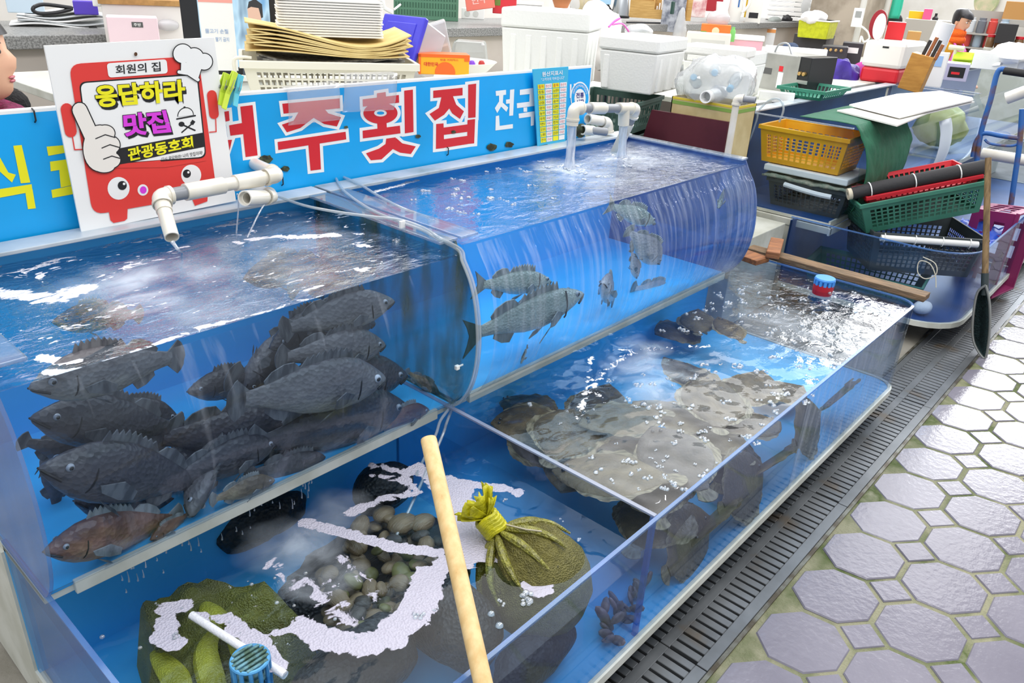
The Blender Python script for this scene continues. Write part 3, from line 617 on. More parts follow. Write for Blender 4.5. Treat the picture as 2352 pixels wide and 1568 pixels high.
water('tank_water', 1.120, 2.756, prof_y(.982) + .006, .614, .982, wmB, 'churning bright blue water of the sea bass tank under two pouring pipes', .16, strokes=sB + [([(1300, 385)], 40, .55), ([(1431, 360)], 35, .5)],
      milk=[(1306, 388, 60, .95), (1340, 398, 90, .5), (1431, 362, 70, .8), (1500, 350, 110, .35)], nx=190)
wmC = water_mat('lower_water_clear', '#eef5fa', (11, .16), (1, 1.3, 1), 26, (1, 1.2, 1), 1.15, f0=.02, k=.9, chop=(1.7, 2.75, .035, .30))
sC = [([(1330, 960), (1345, 900), (1390, 850), (1440, 815), (1500, 795)], 9, .62), ([(1360, 820), (1350, 870), (1385, 925)], 8, .6), ([(1400, 805), (1520, 800), (1640, 795)], 8, .55), ([(1750, 700), (1900, 705)], 6, .5), ([(1520, 780), (1700, 720), (1850, 650)], 40, .30), ([(1600, 730), (1780, 640)], 60, .30), ([(1600, 1085), (1500, 1165)], 9, .5)]
water('tank_water', 1.083, 3.062, -.712, .212, .496, wmC, 'glittering water brimming in the flatfish compartment', .15, strokes=sC, milk=[(1480, 850, 60, .75), (1500, 900, 50, .5), (1790, 740, 60, .4), (1480, 800, 40, .6)], nx=200, ny=110, corner=.08)
wmD = water_mat('lower_water_dark', '#e2edf4', (10, .05), (1, 1, 1), 17, (1, 1, 1), 0.95, f0=.02, k=.7, foamcol='#bebac8')
ring = [(960, 1075), (1010, 1105), (1060, 1130), (1060, 1200), (1080, 1250), (1060, 1280), (1000, 1310), (980, 1370), (960, 1420), (900, 1470), (820, 1480), (740, 1470), (690, 1440)]
sD = [(ring[:2], 18, .85), (ring[1:4], 26, .95), (ring[3:6], 30, .95), (ring[5:8], 24, .95), ([(985, 1320), (960, 1400), (900, 1450)], 30, .97), (ring[9:13], 26, .95), ([(1060, 1110), (1120, 1115), (1190, 1128)], 14, .9), ([(1080, 1270), (1150, 1265), (1210, 1290), (1235, 1345)], 28, .95), ([(700, 1200), (800, 1225), (900, 1255), (1010, 1270)], 14, .92), ([(860, 1090), (930, 1100), (960, 1130), (880, 1145), (800, 1180)], 13, .75), ([(860, 1070), (940, 1085)], 15, .72),
      ([(375, 1400), (430, 1390)], 17, .9), ([(385, 1420), (375, 1460), (400, 1475)], 20, .92), ([(450, 1412), (520, 1420), (560, 1440)], 14, .75), ([(540, 1440), (600, 1480), (640, 1530)], 18, .9), ([(690, 1340), (760, 1390), (820, 1420)], 30, .62), ([(620, 1300), (700, 1340), (760, 1340)], 26, .60), ([(460, 1380), (560, 1390), (660, 1400)], 22, .42), ([(720, 1440), (640, 1450)], 14, .8), ([(780, 1280), (850, 1340), (880, 1400)], 22, .58), ([(300, 1320), (700, 1300)], 20, .3)]
water('tank_water', .012, 1.072, -.712, .212, .402, wmD, 'dark water with rings of white foam over the shellfish compartment', .18, strokes=sD, milk=[(700, 1250, 60, .8), (740, 1320, 55, .6), (640, 1250, 60, .4), (780, 1180, 60, .35)], nx=210, ny=165, wv=.002, gain=1.0, fall=1.7)
# ---- bubbles: small clear domes with bright rims
m_bub = clear('water_bubble', '#f2f7fb', .03, .14, 1.0, haze=.10, hazecol='#ffffff', power=2.2)
def bubbles(z, spots, label, seed=1):
    rnd = random.Random(seed); b = MB()
    for u, v, n, r in spots:
        c = at(u, v, z=z); s = mpp(c)
        for k in range(n):
            a = rnd.uniform(0, 6.28); d = r * s * sqrt(rnd.random()) * (1 if n > 1 else 0); q = r * s * rnd.uniform(.22, .5) if n > 1 else r * s
            b.lathe([(q, -.0005), (q * .92, q * .35), (q * .62, q * .68), (q * .25, q * .84), (0, q * .88)], (c.x + cos(a) * d, c.y + sin(a) * d, z + .001), 9)
    o = b.build('bubbles', m_bub, smooth=True); return T(o, label, 'bubbles', kind='stuff')
rnd = random.Random(3)
def inpoly(p, q):
    r = False
    for i in range(len(q)):
        (x0, y0), (x1, y1) = q[i - 1], q[i]
        if (y0 > p[1]) != (y1 > p[1]) and p[0] < (x1 - x0) * (p[1] - y0) / (y1 - y0) + x0: r = not r
    return r
def scatter(poly, n, r0, r1, n0=3, n1=8):
    xs = [p[0] for p in poly]; ys = [p[1] for p in poly]; out = []
    while len(out) < n:
        p = (rnd.uniform(min(xs), max(xs)), rnd.uniform(min(ys), max(ys)))
        if inpoly(p, poly): out.append((p[0], p[1], rnd.randint(n0, n1), rnd.uniform(r0, r1)))
    return out
bubbles(.982, scatter([(900, 440), (1250, 365), (1500, 370), (1250, 470), (1000, 520)], 46, 4, 11), 'clusters of clear bubbles on the sea bass tank water')
bubbles(.962, [(910, 555, 7, 12), (880, 605, 5, 10), (730, 590, 3, 6), (775, 480, 3, 6), (560, 470, 2, 5)], 'few clear bubbles at the right end of the rockfish tank water')
bubbles(.496, scatter([(1180, 930), (1420, 870), (1650, 800), (1950, 800), (1800, 1000), (1520, 1160), (1300, 1060)], 95, 4, 13) + scatter([(1500, 760), (1700, 640), (2050, 680), (1900, 800)], 60, 5, 11), 'clusters of clear bubbles floating over the flatfish')
bubbles(.402, [(1210, 1375, 12, 20), (1150, 1385, 4, 10), (1128, 1410, 1, 9), (1147, 1437, 1, 10), (960, 1410, 8, 14), (1215, 1300, 9, 16), (405, 1460, 6, 10), (235, 1463, 1, 6), (322, 1488, 1, 5), (1160, 1150, 5, 8), (1330, 1240, 4, 8), (1290, 1195, 3, 6), (1000, 1400, 4, 7)] + scatter([(300, 1400), (700, 1300), (1000, 1450), (600, 1500)], 25, 2, 6, 1, 3), 'clear bubbles at the foam edges over the shellfish')
# ---- film of water running down the front of the sea bass tank
m_film = clear('running_water_film', '#f2f9fe', .05, .02, .5, haze=.0, hazecol='#dfeafa', bump=(30, .5, (1.6, 1, .08)), streak=(34, (1.5, .3, .06), .45, .85, .30))
m_film2 = clear('thin_water_film', '#f2f6fa', .05, .015, .4, haze=.0, hazecol='#cfd8e6', bump=(30, .3, (1.4, 1, .1)), streak=(20, (1.3, .3, .09), .58, .85, .28))
def film(x0, x1, ztop, mat, lab, out=.005, zbot=.53):
    pr = [(y, z) for y, z in prof_s(4) if zbot < z < ztop]; b = MB(); n = len(pr)
    b.grid(lambda a, c: V((x0 + (x1 - x0) * a, pr[min(int(c * (n - 1) + .5), n - 1)][0] - out - .0015 * (1 + mnoise.noise(V((x0 + a * 30, c * 3, 2)))), pr[min(int(c * (n - 1) + .5), n - 1)][1])), 60, n - 1)
    o = b.build('water_film', mat, smooth=True); return T(o, lab, 'water', kind='stuff')
film(1.16, 2.75, .984, m_film, 'streaked sheet of water running down the front of the sea bass tank')
film(.10, .95, .963, m_film2, 'thin sheet of water running down the front of the rockfish tank')
b = MB(); b.grid(lambda a, c: V((1.95 + .85 * a, -.7235 - .0012 * (1 + mnoise.noise(V((a * 26, c * 3, 5)))), .505 - .37 * c)), 60, 16)
T(b.build('water_film', m_film, smooth=True), 'thin water spilling over the front pane at the far half of the flatfish tank', 'water', kind='stuff')
# drips under the left front strip
b = MB(); rnd = random.Random(5)
for k in range(34):
    x = rnd.uniform(.14, .62); z = rnd.uniform(.42, .475); l = rnd.uniform(.006, .03); b.tube([(x, -.006, z + l), (x + .001, -.006, z + l * .4), (x, -.006, z)], [.0006, .0012, .0022], 6)
T(b.build('water_drips', m_bub, smooth=True), 'water drips falling from the white strip of the rockfish tank', 'water', kind='stuff')
# ------------------------------------------------------------------ pipes and pouring water
def fitting(mb, pts, ro, ri=None, n=18): mb.pipe(pts, ro, ri or ro * .82, n)
def elbow(mb, p, d0, d1, r, L=.03, n=6):
    """white elbow: enters along d0, leaves along d1"""
    p = V(p); d0 = V(d0).normalized(); d1 = V(d1).normalized(); pts = [p - d0 * L]
    a, c = p - d0 * L * .5, p + d1 * L * .5
    for k in range(n + 1):
        t = k / n; pts.append(a * (1 - t) ** 2 + p * 2 * t * (1 - t) + c * t * t)
    pts.append(p + d1 * L); mb.pipe(pts, r, r * .84)
    for q, d in ((p - d0 * L, d0), (p + d1 * L, -d1)): mb.pipe([q, q + d * .008], r * 1.12, r * .9)
# pipe over the rockfish tank
yA = .47
p0 = at(368, 452, y=yA); p1 = at(640, 402, y=yA + .02); ro = .017
e = E('water_pipe', p0, 0, 'white plastic elbow pipe dripping into the rockfish tank before the notice board', 'water pipe'); OFF = -p0
def PB(mb, nm, mt, par=e, **k):
    for i, p in enumerate(mb.v): mb.v[i] = p + OFF
    return mb.build(nm, mt, par, smooth=True, **k)
def lerp(a, b_, t): return a * (1 - t) + b_ * t
dH = (p1 - p0).normalized(); tip = at(395, 545, y=yA - .11); dD = (tip - p0).normalized()
b = MB(); elbow(b, p0, -dH, dD, ro * 1.25, .028); PB(b, 'elbow', m_pvc)
b = MB(); b.pipe([lerp(p0, p1, .08), lerp(p0, p1, .24)], ro, ro * .8); PB(b, 'grey_pipe', m_pvcg)
b = MB(); b.pipe([lerp(p0, p1, .19), lerp(p0, p1, .50)], ro * 1.28, ro * .8); b.pipe([lerp(p0, p1, .60), lerp(p0, p1, .84)], ro * 1.28, ro * .8); PB(b, 'sleeve', m_pvc)
b = MB(); b.pipe([lerp(p0, p1, .4), lerp(p0, p1, .95)], ro, ro * .8); PB(b, 'pipe', m_pvc)
b = MB(); elbow(b, p1 - dH * .004, dH, (0.15, 1, 0), ro * 1.25, .04); b.pipe([p1 + V((.005, .03, 0)), p1 + V((.02, .155, 0))], ro, ro * .8); PB(b, 'elbow', m_pvc)
b = MB(); b.pipe([p0 + dD * .02, tip], ro, ro * .84); b.pipe([p0 + dD * .025, p0 + dD * .05], ro * 1.12, ro * .9); PB(b, 'spout', m_pvc)
w = MB(); sp0 = tip + dD * .0; w.tube(curve_pts([sp0 - V((0, 0, .012)), sp0 + V((.006, -.012, -.03)), at(418, 580, z=.962)], 5), [.006, .005, .0045, .004, .004, .0035, .003, .0028, .0028, .0025, .0025][:11], 8)
m_stream = clear('water_stream', '#eef5fb', .05, .12, .9, haze=.22, hazecol='#f4f8ff', bump=(60, .6, (1, 1, .15)), streak=(60, (1.4, 1.4, .1), .35, .75, .75), power=3)
T(w.build('water_stream', m_stream, smooth=True), 'thin trickle of water from the elbow pipe of the rockfish tank', 'water', kind='stuff')
yS = .50; q0 = at(622, 452, y=yS); q1 = at(562, 455, y=yS - .06)
e2 = E('water_pipe', q0, 0, 'short white pipe stub pointing left below the long elbow pipe', 'water pipe'); OFF = -q0
b = MB(); elbow(b, q0 + V((.004, 0, 0)), (q0 - q1), (.2, 1, 0), ro * 1.15, .03); PB(b, 'elbow', m_pvc, e2)
b = MB(); b.pipe([q1, lerp(q1, q0, .7)], ro * 1.2, ro); b.pipe([lerp(q1, q0, .1), lerp(q1, q0, .8)], ro, ro * .8); PB(b, 'spout', m_pvc, e2)
b = MB(); b.pipe([q0 + V((.008, .02, 0)), q0 + V((.02, .13, 0))], ro, ro * .8); PB(b, 'pipe', m_pvc, e2)
for u0, v0, u1, v1 in ((545, 445, 543, 535), (607, 470, 568, 545)):
    a = at(u0, v0, y=.46); c = at(u1, v1, z=.963); w = MB(); w.tube(curve_pts([a, lerp(a, c, .4) + V((.006, 0, .012)), c], 6), .0022, 6)
    T(w.build('water_stream', m_stream, smooth=True), 'hair thin water jet ' + ('falling straight beside the white pipe stub' if u0 == 545 else 'curving left below the white pipe stub'), 'water', kind='stuff')
# pipes over the sea bass tank
s1 = at(1308, 386, z=.982); s2 = at(1428, 360, z=.982); yB1, yB2 = s1.y, s2.y
o1 = at(1314, 288, y=yB1); o2 = at(1432, 287, y=yB2); h1 = at(1318, 248, y=yB1); h2 = at(1434, 249, y=yB2); rb = .0195
e3 = E('water_pipe', h1, 0, 'white and grey plastic pipe pouring two streams into the sea bass tank', 'water pipe'); OFF = -h1
dB = (h2 - h1).normalized(); h3 = h2 + dB * .085
b = MB(); elbow(b, h1, (0, 0, 1), dB, rb * 1.15, .045); PB(b, 'elbow', m_pvc, e3)
b = MB(); b.pipe([h1 + V((0, 0, -.03)), o1], rb * 1.15, rb); PB(b, 'spout', m_pvc, e3)
b = MB(); b.pipe([h1 + dB * .03, h2 + dB * .06], rb * .85, rb * .6); PB(b, 'grey_pipe', m_pvcg, e3)
b = MB(); b.pipe([lerp(h1, h2, .30), lerp(h1, h2, .58)], rb * 1.12, rb * .8); PB(b, 'sleeve', m_pvc, e3)
b = MB(); b.pipe([h2 - dB * .045, h2 + dB * .05], rb * 1.15, rb * .8); b.pipe([h2, o2], rb * 1.15, rb * .9); PB(b, 'tee', m_pvc, e3)
dn = (V((.02, .10, -.22))).normalized(); b = MB(); elbow(b, h3, dB, dn, rb * 1.15, .04); PB(b, 'elbow', m_pvc, e3)
b = MB(); b.pipe([h3 + dn * .035, h3 + dn * .085], rb * .95, rb * .7); PB(b, 'grey_pipe', m_pvcg, e3)
b = MB(); b.pipe([h3 + dn * .07, h3 + dn * .22], rb * 1.1, rb * .8); PB(b, 'pipe', m_pvc, e3)
yC = .60; g0 = at(1408, 290, y=yC)
e4 = E('water_pipe', g0, 0, 'dirty white pipe joint with a cut grey pipe end behind the two pouring streams', 'water pipe'); OFF = -g0
a = at(1350, 273, y=yC + .01); b = MB(); b.pipe([a, lerp(a, at(1395, 280, y=yC), .8)], rb * 1.1, rb * .8); PB(b, 'pipe', m_pvc, e4)
b = MB(); elbow(b, at(1395, 281, y=yC), (1, 0, -.08), (.1, -.1, -1), rb * 1.3, .045); PB(b, 'elbow', m_pvc, e4)
b = MB(); b.pipe([at(1338, 298, y=yC - .02), at(1362, 300, y=yC - .03)], rb * 1.05, rb * .8); PB(b, 'sleeve', m_pvc, e4)
b = MB(); b.pipe([at(1355, 299, y=yC - .03), at(1392, 303, y=yC - .06)], rb * .85, rb * .66); PB(b, 'grey_pipe', m_pvcg, e4)
b = MB(); b.ball(at(1334, 300, y=yC), (.03, .02, .03)); PB(b, 'slime', m_mould, e4)
for o_, s_, lb in ((o1, s1, 'wide white stream of water pouring from the left pipe end'), (o2, s2, 'wide white stream of water pouring from the tee pipe')):
    b = MB(); n = 12; rg = []
    for i in range(9):
        t = i / 8; c = lerp(o_ + V((0, 0, .004)), s_, t); rg.append([c + V((cos(2 * pi * j / n), sin(2 * pi * j / n), 0)) * rb * (.95 + .12 * sin(j * 2.3 + i * .3)) * (1 - .15 * t if t < .8 else .9 + (t - .8) * 2.2) for j in range(n)])
    b.rings(rg, True, False); T(b.build('water_stream', m_stream, smooth=True), lb, 'water', kind='stuff')
# ---- air hoses
m_hose = clear('milky_hose', '#dfe9ee', .12, .10, .6, haze=.30, hazecol='#e8eef2')
zt = 1.016
hA = [at(u, v, z=zt) for u, v in ((768, 402), (790, 438), (850, 480), (915, 508), (970, 528), (1000, 545))]
hB = [at(u, v, z=zt + .004) for u, v in ((640, 452), (700, 472), (770, 486), (850, 497), (920, 505), (975, 524), (1008, 545))]
hC = [at(u, v, z=zt) for u, v in ((772, 400), (820, 420), (870, 450), (925, 478))]
def down(x): return [V((x + .004, y - .012, z)) for y, z in prof_s(2)[1:]]
tailA = [at(1012, 965, y=-.02), at(1000, 1000, y=-.03), at(968, 1065, y=-.05), at(957, 1090, z=.41)]
tailB = [at(1026, 970, y=-.025), at(1012, 1010, y=-.04), at(940, 1170, z=.38), at(905, 1240, z=.36)]
for pts, lb in ((hA + down(1.082) + tailA, 'clear air hose from the sign foot over the tank joint into the shellfish water'), (hB + down(1.092) + tailB, 'clear air hose from the white pipe stub over the tank joint'), (hC + [at(985, 500, z=.99)], 'short clear air hose lying over the tank joint into the sea bass tank')):
    b = MB(); b.tube(curve_pts(pts, 5), .0042, 8); T(b.build('air_hose', m_hose, smooth=True), lb, 'hose')
b = MB(); c = at(1050, 843, y=-.09); b.box(c - V((.007, .006, .006)), c + V((.005, .004, .006))); b.box(c + V((.005, -.002, -.002)), c + V((.022, .001, .003)))
T(b.build('hose_clip', k_white, bevel=.001), 'small white clip holding the air hoses on the tank front', 'clip')
b = MB(); c = at(924, 512, z=1.02); b.box(c - V((.008, .004, .016)), c + V((.008, .004, .006))); T(b.build('hose_clip', k_white, bevel=.001), 'small white clip on the hoses on top of the tank joint', 'clip')
# ------------------------------------------------------------------ fish
def fish_mat(name, back, side, belly, scale=1.0, rough=.38, sc=90, mott=.5):
    m = bpy.data.materials.new(name); m.use_nodes = True; nt = m.node_tree; b = nt.nodes['Principled BSDF']; lk = nt.links.new
    tc = N(nt, 'TexCoord'); sp = N(nt, 'SeparateXYZ'); lk(tc.outputs['Generated'], sp.inputs[0])
    nz = noise_tex(nt, 26, 4); ma = N(nt, 'Math', operation='MULTIPLY_ADD'); ma.inputs[1].default_value = mott; lk(nz, ma.inputs[0]); lk(sp.outputs['Z'], ma.inputs[2])
    sb = N(nt, 'Math', operation='SUBTRACT'); sb.inputs[1].default_value = mott * .5; lk(ma.outputs[0], sb.inputs[0])
    lk(ramp(nt, sb.outputs[0], [(.18, C(belly)), (.42, C(side)), (.72, C(back))]).outputs[0], b.inputs['Base Color'])
    b.inputs['Roughness'].default_value = rough
    v = noise_tex(nt, sc, 2, (1, 1, 1.2), kind='Voronoi'); bp = N(nt, 'Bump'); bp.inputs['Strength'].default_value = .5; bp.inputs['Distance'].default_value = .004
    lk(v, bp.inputs['Height']); lk(bp.outputs[0], b.inputs['Normal']); return m
fm_rock = fish_mat('rockfish_skin', '#57555a', '#7a787a', '#a19d96'); fm_rock2 = fish_mat('rockfish_skin_dark', '#38373e', '#4c4a50', '#68656a')
fm_mott = fish_mat('mottled_rockfish_skin', '#55483c', '#8a7a62', '#b3a689', mott=1.3); fm_red = fish_mat('reddish_rockfish_skin', '#5d4038', '#85604f', '#a58a72', mott=.9)
fm_bass = fish_mat('sea_bass_skin', '#7d857e', '#b9beb8', '#e6e9e8', rough=.3, sc=120, mott=.25); fm_bream = fish_mat('bream_skin', '#85828c', '#b5b2b8', '#d8d5d5', sc=100, mott=.3)
m_fin = M('fin_rays', '#45464c', .5, c2='#6d6e72', nscale=60, stretch=(1, 1, .2)); m_finl = M('pale_fin_rays', '#6b7072', .5, c2='#8d9294', nscale=60, stretch=(1, 1, .2))
m_mouth = M('fish_mouth', '#1c1a1e', .6); m_eye = M('fish_eye', '#14151a', .08, coat=1); m_iris = M('fish_iris', '#8a8f9a', .2, coat=1); m_irisy = M('fish_iris_pale', '#c4c8d2', .15, coat=1)
ROCK = dict(t=[0, .02, .06, .12, .2, .3, .42, .55, .68, .78, .86, .9], top=[.005, .03, .062, .105, .15, .178, .18, .155, .112, .075, .054, .05], bot=[.005, .03, .055, .095, .13, .15, .152, .14, .098, .064, .05, .048], w=[.008, .03, .05, .072, .088, .094, .088, .072, .05, .032, .02, .014])
BASS = dict(t=[0, .02, .06, .12, .2, .3, .42, .55, .68, .78, .86, .9], top=[.004, .018, .04, .065, .092, .112, .118, .106, .08, .055, .042, .038], bot=[.004, .016, .034, .06, .085, .105, .112, .10, .07, .048, .038, .035], w=[.006, .02, .036, .052, .064, .068, .064, .054, .038, .026, .016, .012])
BREAM = dict(t=[0, .02, .06, .12, .2, .3, .42, .55, .68, .78, .86, .9], top=[.005, .03, .08, .14, .19, .215, .21, .175, .12, .072, .048, .044], bot=[.005, .03, .06, .10, .14, .165, .17, .15, .10, .06, .044, .042], w=[.008, .03, .048, .064, .076, .08, .074, .06, .042, .028, .018, .012])
def fish(name, head, tail, label, prof=ROCK, mats=(fm_rock, m_fin, m_mouth), group=None, bend=.0, roll=0, iris=m_iris, up=(0, 0, 1), eye=1.0, seed=0, tailw=1.0, cat='fish'):
    head, tail = V(head), V(tail); fx = (head - tail); L = fx.length; fx.normalize(); side = V(up).cross(fx).normalized(); upv = fx.cross(side)
    if roll: q = Matrix.Rotation(roll, 3, fx); side, upv = q @ side, q @ upv
    R = Matrix((fx, side, upv)).transposed(); ctr = (head + tail) / 2; rd = random.Random(seed)
    X = lambda t: L * (.5 - t)
    Y = lambda t: bend * L * (sin((t - .35) * 2.6) ** 2 if t > .35 else 0) * (1 if t > .35 else 0)
    b = MB(); n = 18; rg = []
    for t, tp, bt, w in zip(prof['t'], prof['top'], prof['bot'], prof['w']):
        ring = []
        for j in range(n):
            a = 2 * pi * j / n; cs, sn = cos(a), sin(a)
            ring.append(V((X(t), Y(t) + w * L * cs * (1 - .22 * sn * sn), (tp if sn > 0 else bt) * L * sn)))
        rg.append(ring)
    b.rings(rg)
    b.mat(1); th = .0035
    def fin(pts, wob=0):
        P = [V((X(t), Y(t) + wob, z * L)) for t, z in pts]; b.prism([p - V((0, th / 2, 0)) for p in P], (0, th, 0))
    # tail fan with a ragged rounded edge
    tw = tailw; tf = [(.87, .045)] + [(.9 + .10 * cos(a) * (1 + rd.uniform(-.04, .03)), .135 * tw * sin(a)) for a in [radians(62 - 124 * k / 14) for k in range(15)]] + [(.87, -.045)]
    if tailw > 1.2: tf = [(.87, .036), (1.02, .125), (.985, .06), (.965, 0), (.985, -.06), (1.02, -.125), (.87, -.036)]
    fin(tf)
    pt = lambda t: next(a + (c - a) * (t - t0) / (t1 - t0) for t0, t1, a, c in zip(prof['t'], prof['t'][1:], prof['top'], prof['top'][1:]) if t0 <= t <= t1)
    pb = lambda t: next(a + (c - a) * (t - t0) / (t1 - t0) for t0, t1, a, c in zip(prof['t'], prof['t'][1:], prof['bot'], prof['bot'][1:]) if t0 <= t <= t1)
    # spiny dorsal: zigzag crest, then the soft rounded rear dorsal
    dp = [(.25, pt(.25) - .01)]
    for k in range(9):
        t = .27 + .035 * k; dp += [(t, pt(t) + .062 - .003 * abs(k - 3)), (t + .02, pt(t) + .035 - .003 * abs(k - 3))]
    fin(dp + [(.60, pt(.6) - .01)])
    fin([(.58, pt(.58) - .01), (.63, pt(.63) + .05), (.69, pt(.69) + .065), (.76, pt(.76) + .055), (.80, pt(.8) + .02), (.79, pt(.79) - .01)])
    fin([(.62, -pb(.62) + .01), (.66, -pb(.66) - .06), (.72, -pb(.72) - .06), (.78, -pb(.78) - .03), (.77, -pb(.77) + .01)])
    wq = prof['w'][4] * L
    for sg in (-1, 1):                                   # pectoral and belly fins
        P = [V((X(.27), sg * wq * 1.02, -.03 * L)), V((X(.36), sg * wq * 1.5, .015 * L)), V((X(.43), sg * wq * 1.7, -.02 * L)), V((X(.43), sg * wq * 1.6, -.07 * L)), V((X(.37), sg * wq * 1.3, -.085 * L)), V((X(.29), sg * wq * 1.0, -.065 * L))]
        b.prism(P, (0, th, 0))
        P = [V((X(.33), sg * wq * .4, -.12 * L)), V((X(.42), sg * wq * .7, -.155 * L)), V((X(.46), sg * wq * .7, -.19 * L)), V((X(.40), sg * wq * .5, -.165 * L))]; b.prism(P, (0, th, 0))
    b.mat(2)                                             # mouth slit and gill edge
    for sg in (-1, 1):
        wm = lambda t: next(a + (c - a) * (t - t0) / (t1 - t0) for t0, t1, a, c in zip(prof['t'], prof['t'][1:], prof['w'], prof['w'][1:]) if t0 <= t <= t1)
        b.tube([V((X(t), sg * (wm(t) * L * .97 + .0005), -(.004 + t * .32) * L)) for t in (.004, .03, .06, .09)], .0022 * L / .3, 5)
        b.tube([V((X(.215 + .02 * cos(a)), sg * wm(.215) * L * (cos(a * .9) * .94 + .07), sin(a) * .10 * L)) for a in [radians(-65 + 130 * k / 6) for k in range(7)]], .0016 * L / .3, 5)
    o = b.build(name, list(mats), smooth=True); o.matrix_world = Matrix.Translation(ctr) @ R.to_4x4()
    for sg in (-1, 1):
        te = .105; r = .021 * L * eye; eb = MB(); wy = .062 * L if prof is not BASS else .042 * L
        Rm = Matrix.Rotation(sg * -pi / 2, 3, 'X')
        eb.mat(0).lathe([(r, -.25 * r), (r * .95, .1 * r), (r * .7, .38 * r), (r * .52, .46 * r)], (X(te), sg * wy, .035 * L), 16, R=Rm)
        eb.mat(1).lathe([(r * .52, .46 * r), (r * .35, .58 * r), (0, .62 * r)], (X(te), sg * wy, .035 * L), 16, R=Rm)
        eb.build('eye', [iris, m_eye], o, smooth=True)
    return T(o, label, cat, group)
def pz(u, v, y): return at(u, v, y=y)
RF = 'rockfish in the near upper tank'; D2 = (fm_rock2, m_fin, m_mouth); MT = (fm_mott, m_finl, m_mouth); RD = (fm_red, m_finl, m_mouth); D1 = (fm_rock, m_fin, m_mouth)
fish('rockfish', pz(66, 892, .02), pz(424, 815, .06), 'grey rockfish facing left just under the foam at the left end of the tank', mats=D1, group=RF, seed=1, eye=1.2)
fish('rockfish', pz(885, 868, -.015), pz(520, 925, .02), 'big grey rockfish with a pale cloudy eye, facing right at the tank front', mats=D1, group=RF, seed=2, iris=m_irisy, eye=1.25)
fish('rockfish', pz(934, 860, .09), pz(620, 905, .12), 'dark rockfish whose head shows behind the pale eyed one', mats=D2, group=RF, seed=3)
fish('rockfish', pz(884, 790, .07), pz(640, 830, .08), 'rockfish with raised spiny back fin above the pale eyed one', mats=D1, group=RF, seed=4, bend=.05)
fish('rockfish', pz(905, 690, .06), pz(640, 760, .14), 'rockfish with open mouth at the water line on the right', mats=D1, group=RF, seed=5, eye=1.2)
fish('rockfish', pz(860, 740, .22), pz(660, 760, .20), 'dark rockfish behind the one at the water line', mats=D2, group=RF, seed=6)
fish('rockfish', pz(932, 930, .03), pz(560, 1030, .05), 'dark rockfish lying low under the pale eyed one', mats=D2, group=RF, seed=7)
fish('rockfish', pz(70, 960, .12), pz(420, 985, .16), 'dark rockfish facing left below the leftmost grey one', mats=D2, group=RF, seed=8)
fish('rockfish', pz(90, 1075, .02), pz(480, 1110, .06), 'large dark rockfish filling the lower left of the tank', mats=D2, group=RF, seed=9)
fish('rockfish', pz(438, 1185, .0), pz(500, 960, .20), 'rockfish diving head down to the front strip, face towards the glass', mats=D1, group=RF, seed=10, up=(0, -.9, .4), eye=1.1)
fish('rockfish', pz(700, 985, .14), pz(330, 1010, .16), 'dark rockfish facing right in the middle of the heap', mats=D2, group=RF, seed=11)
fish('rockfish', pz(560, 900, .25), pz(690, 720, .25), 'black rockfish standing upright deep behind the others', mats=D2, group=RF, seed=12, up=(1, -.2, .2))
fish('rockfish', pz(800, 1000, .12), pz(470, 1075, .12), 'dark rockfish resting under the heap on the right', mats=D2, group=RF, seed=13)
fish('rockfish', pz(640, 1010, .05), pz(360, 1120, .06), 'dark rockfish sloping down to the left in the middle front', mats=D2, group=RF, seed=14)
fish('rockfish', pz(410, 960, .28), pz(180, 930, .30), 'dark rockfish far back on the left of the tank', mats=D2, group=RF, seed=15)
fish('rockfish', pz(760, 930, .25), pz(520, 860, .26), 'dark rockfish far back in the middle of the tank', mats=D2, group=RF, seed=16)
fish('rockfish', pz(1010, 905, .06), pz(930, 850, .16), 'mottled tan rockfish at the right end of the tank', mats=MT, group=RF, seed=17, up=(.2, -.2, 1))
fish('rockfish', pz(985, 940, .01), pz(850, 985, .01), 'reddish brown rockfish lying along the front strip on the right', mats=RD, group=RF, seed=18)
fish('rockfish', pz(630, 1100, .0), pz(480, 1150, .0), 'tan speckled rockfish lying along the front strip near the diving one', mats=MT, group=RF, seed=19)
fish('rockfish', pz(345, 1240, .0), pz(440, 1175, .03), 'orange brown rockfish with its head down at the front strip', mats=RD, group=RF, seed=20)
fish('rockfish', pz(100, 1268, .0), pz(420, 1185, .04), 'mottled red brown rockfish lying in the lower left corner', mats=RD, group=RF, seed=21)
fish('rockfish', pz(530, 1030, .10), pz(580, 1075, .04), 'pale tan rockfish belly behind the diving one', mats=MT, group=RF, seed=22, up=(.4, .3, .8))
fish('rockfish', pz(120, 1000, .30), pz(130, 1180, .28), 'dark rockfish upright behind the left pane', mats=D2, group=RF, seed=23, up=(1, 0, 0))
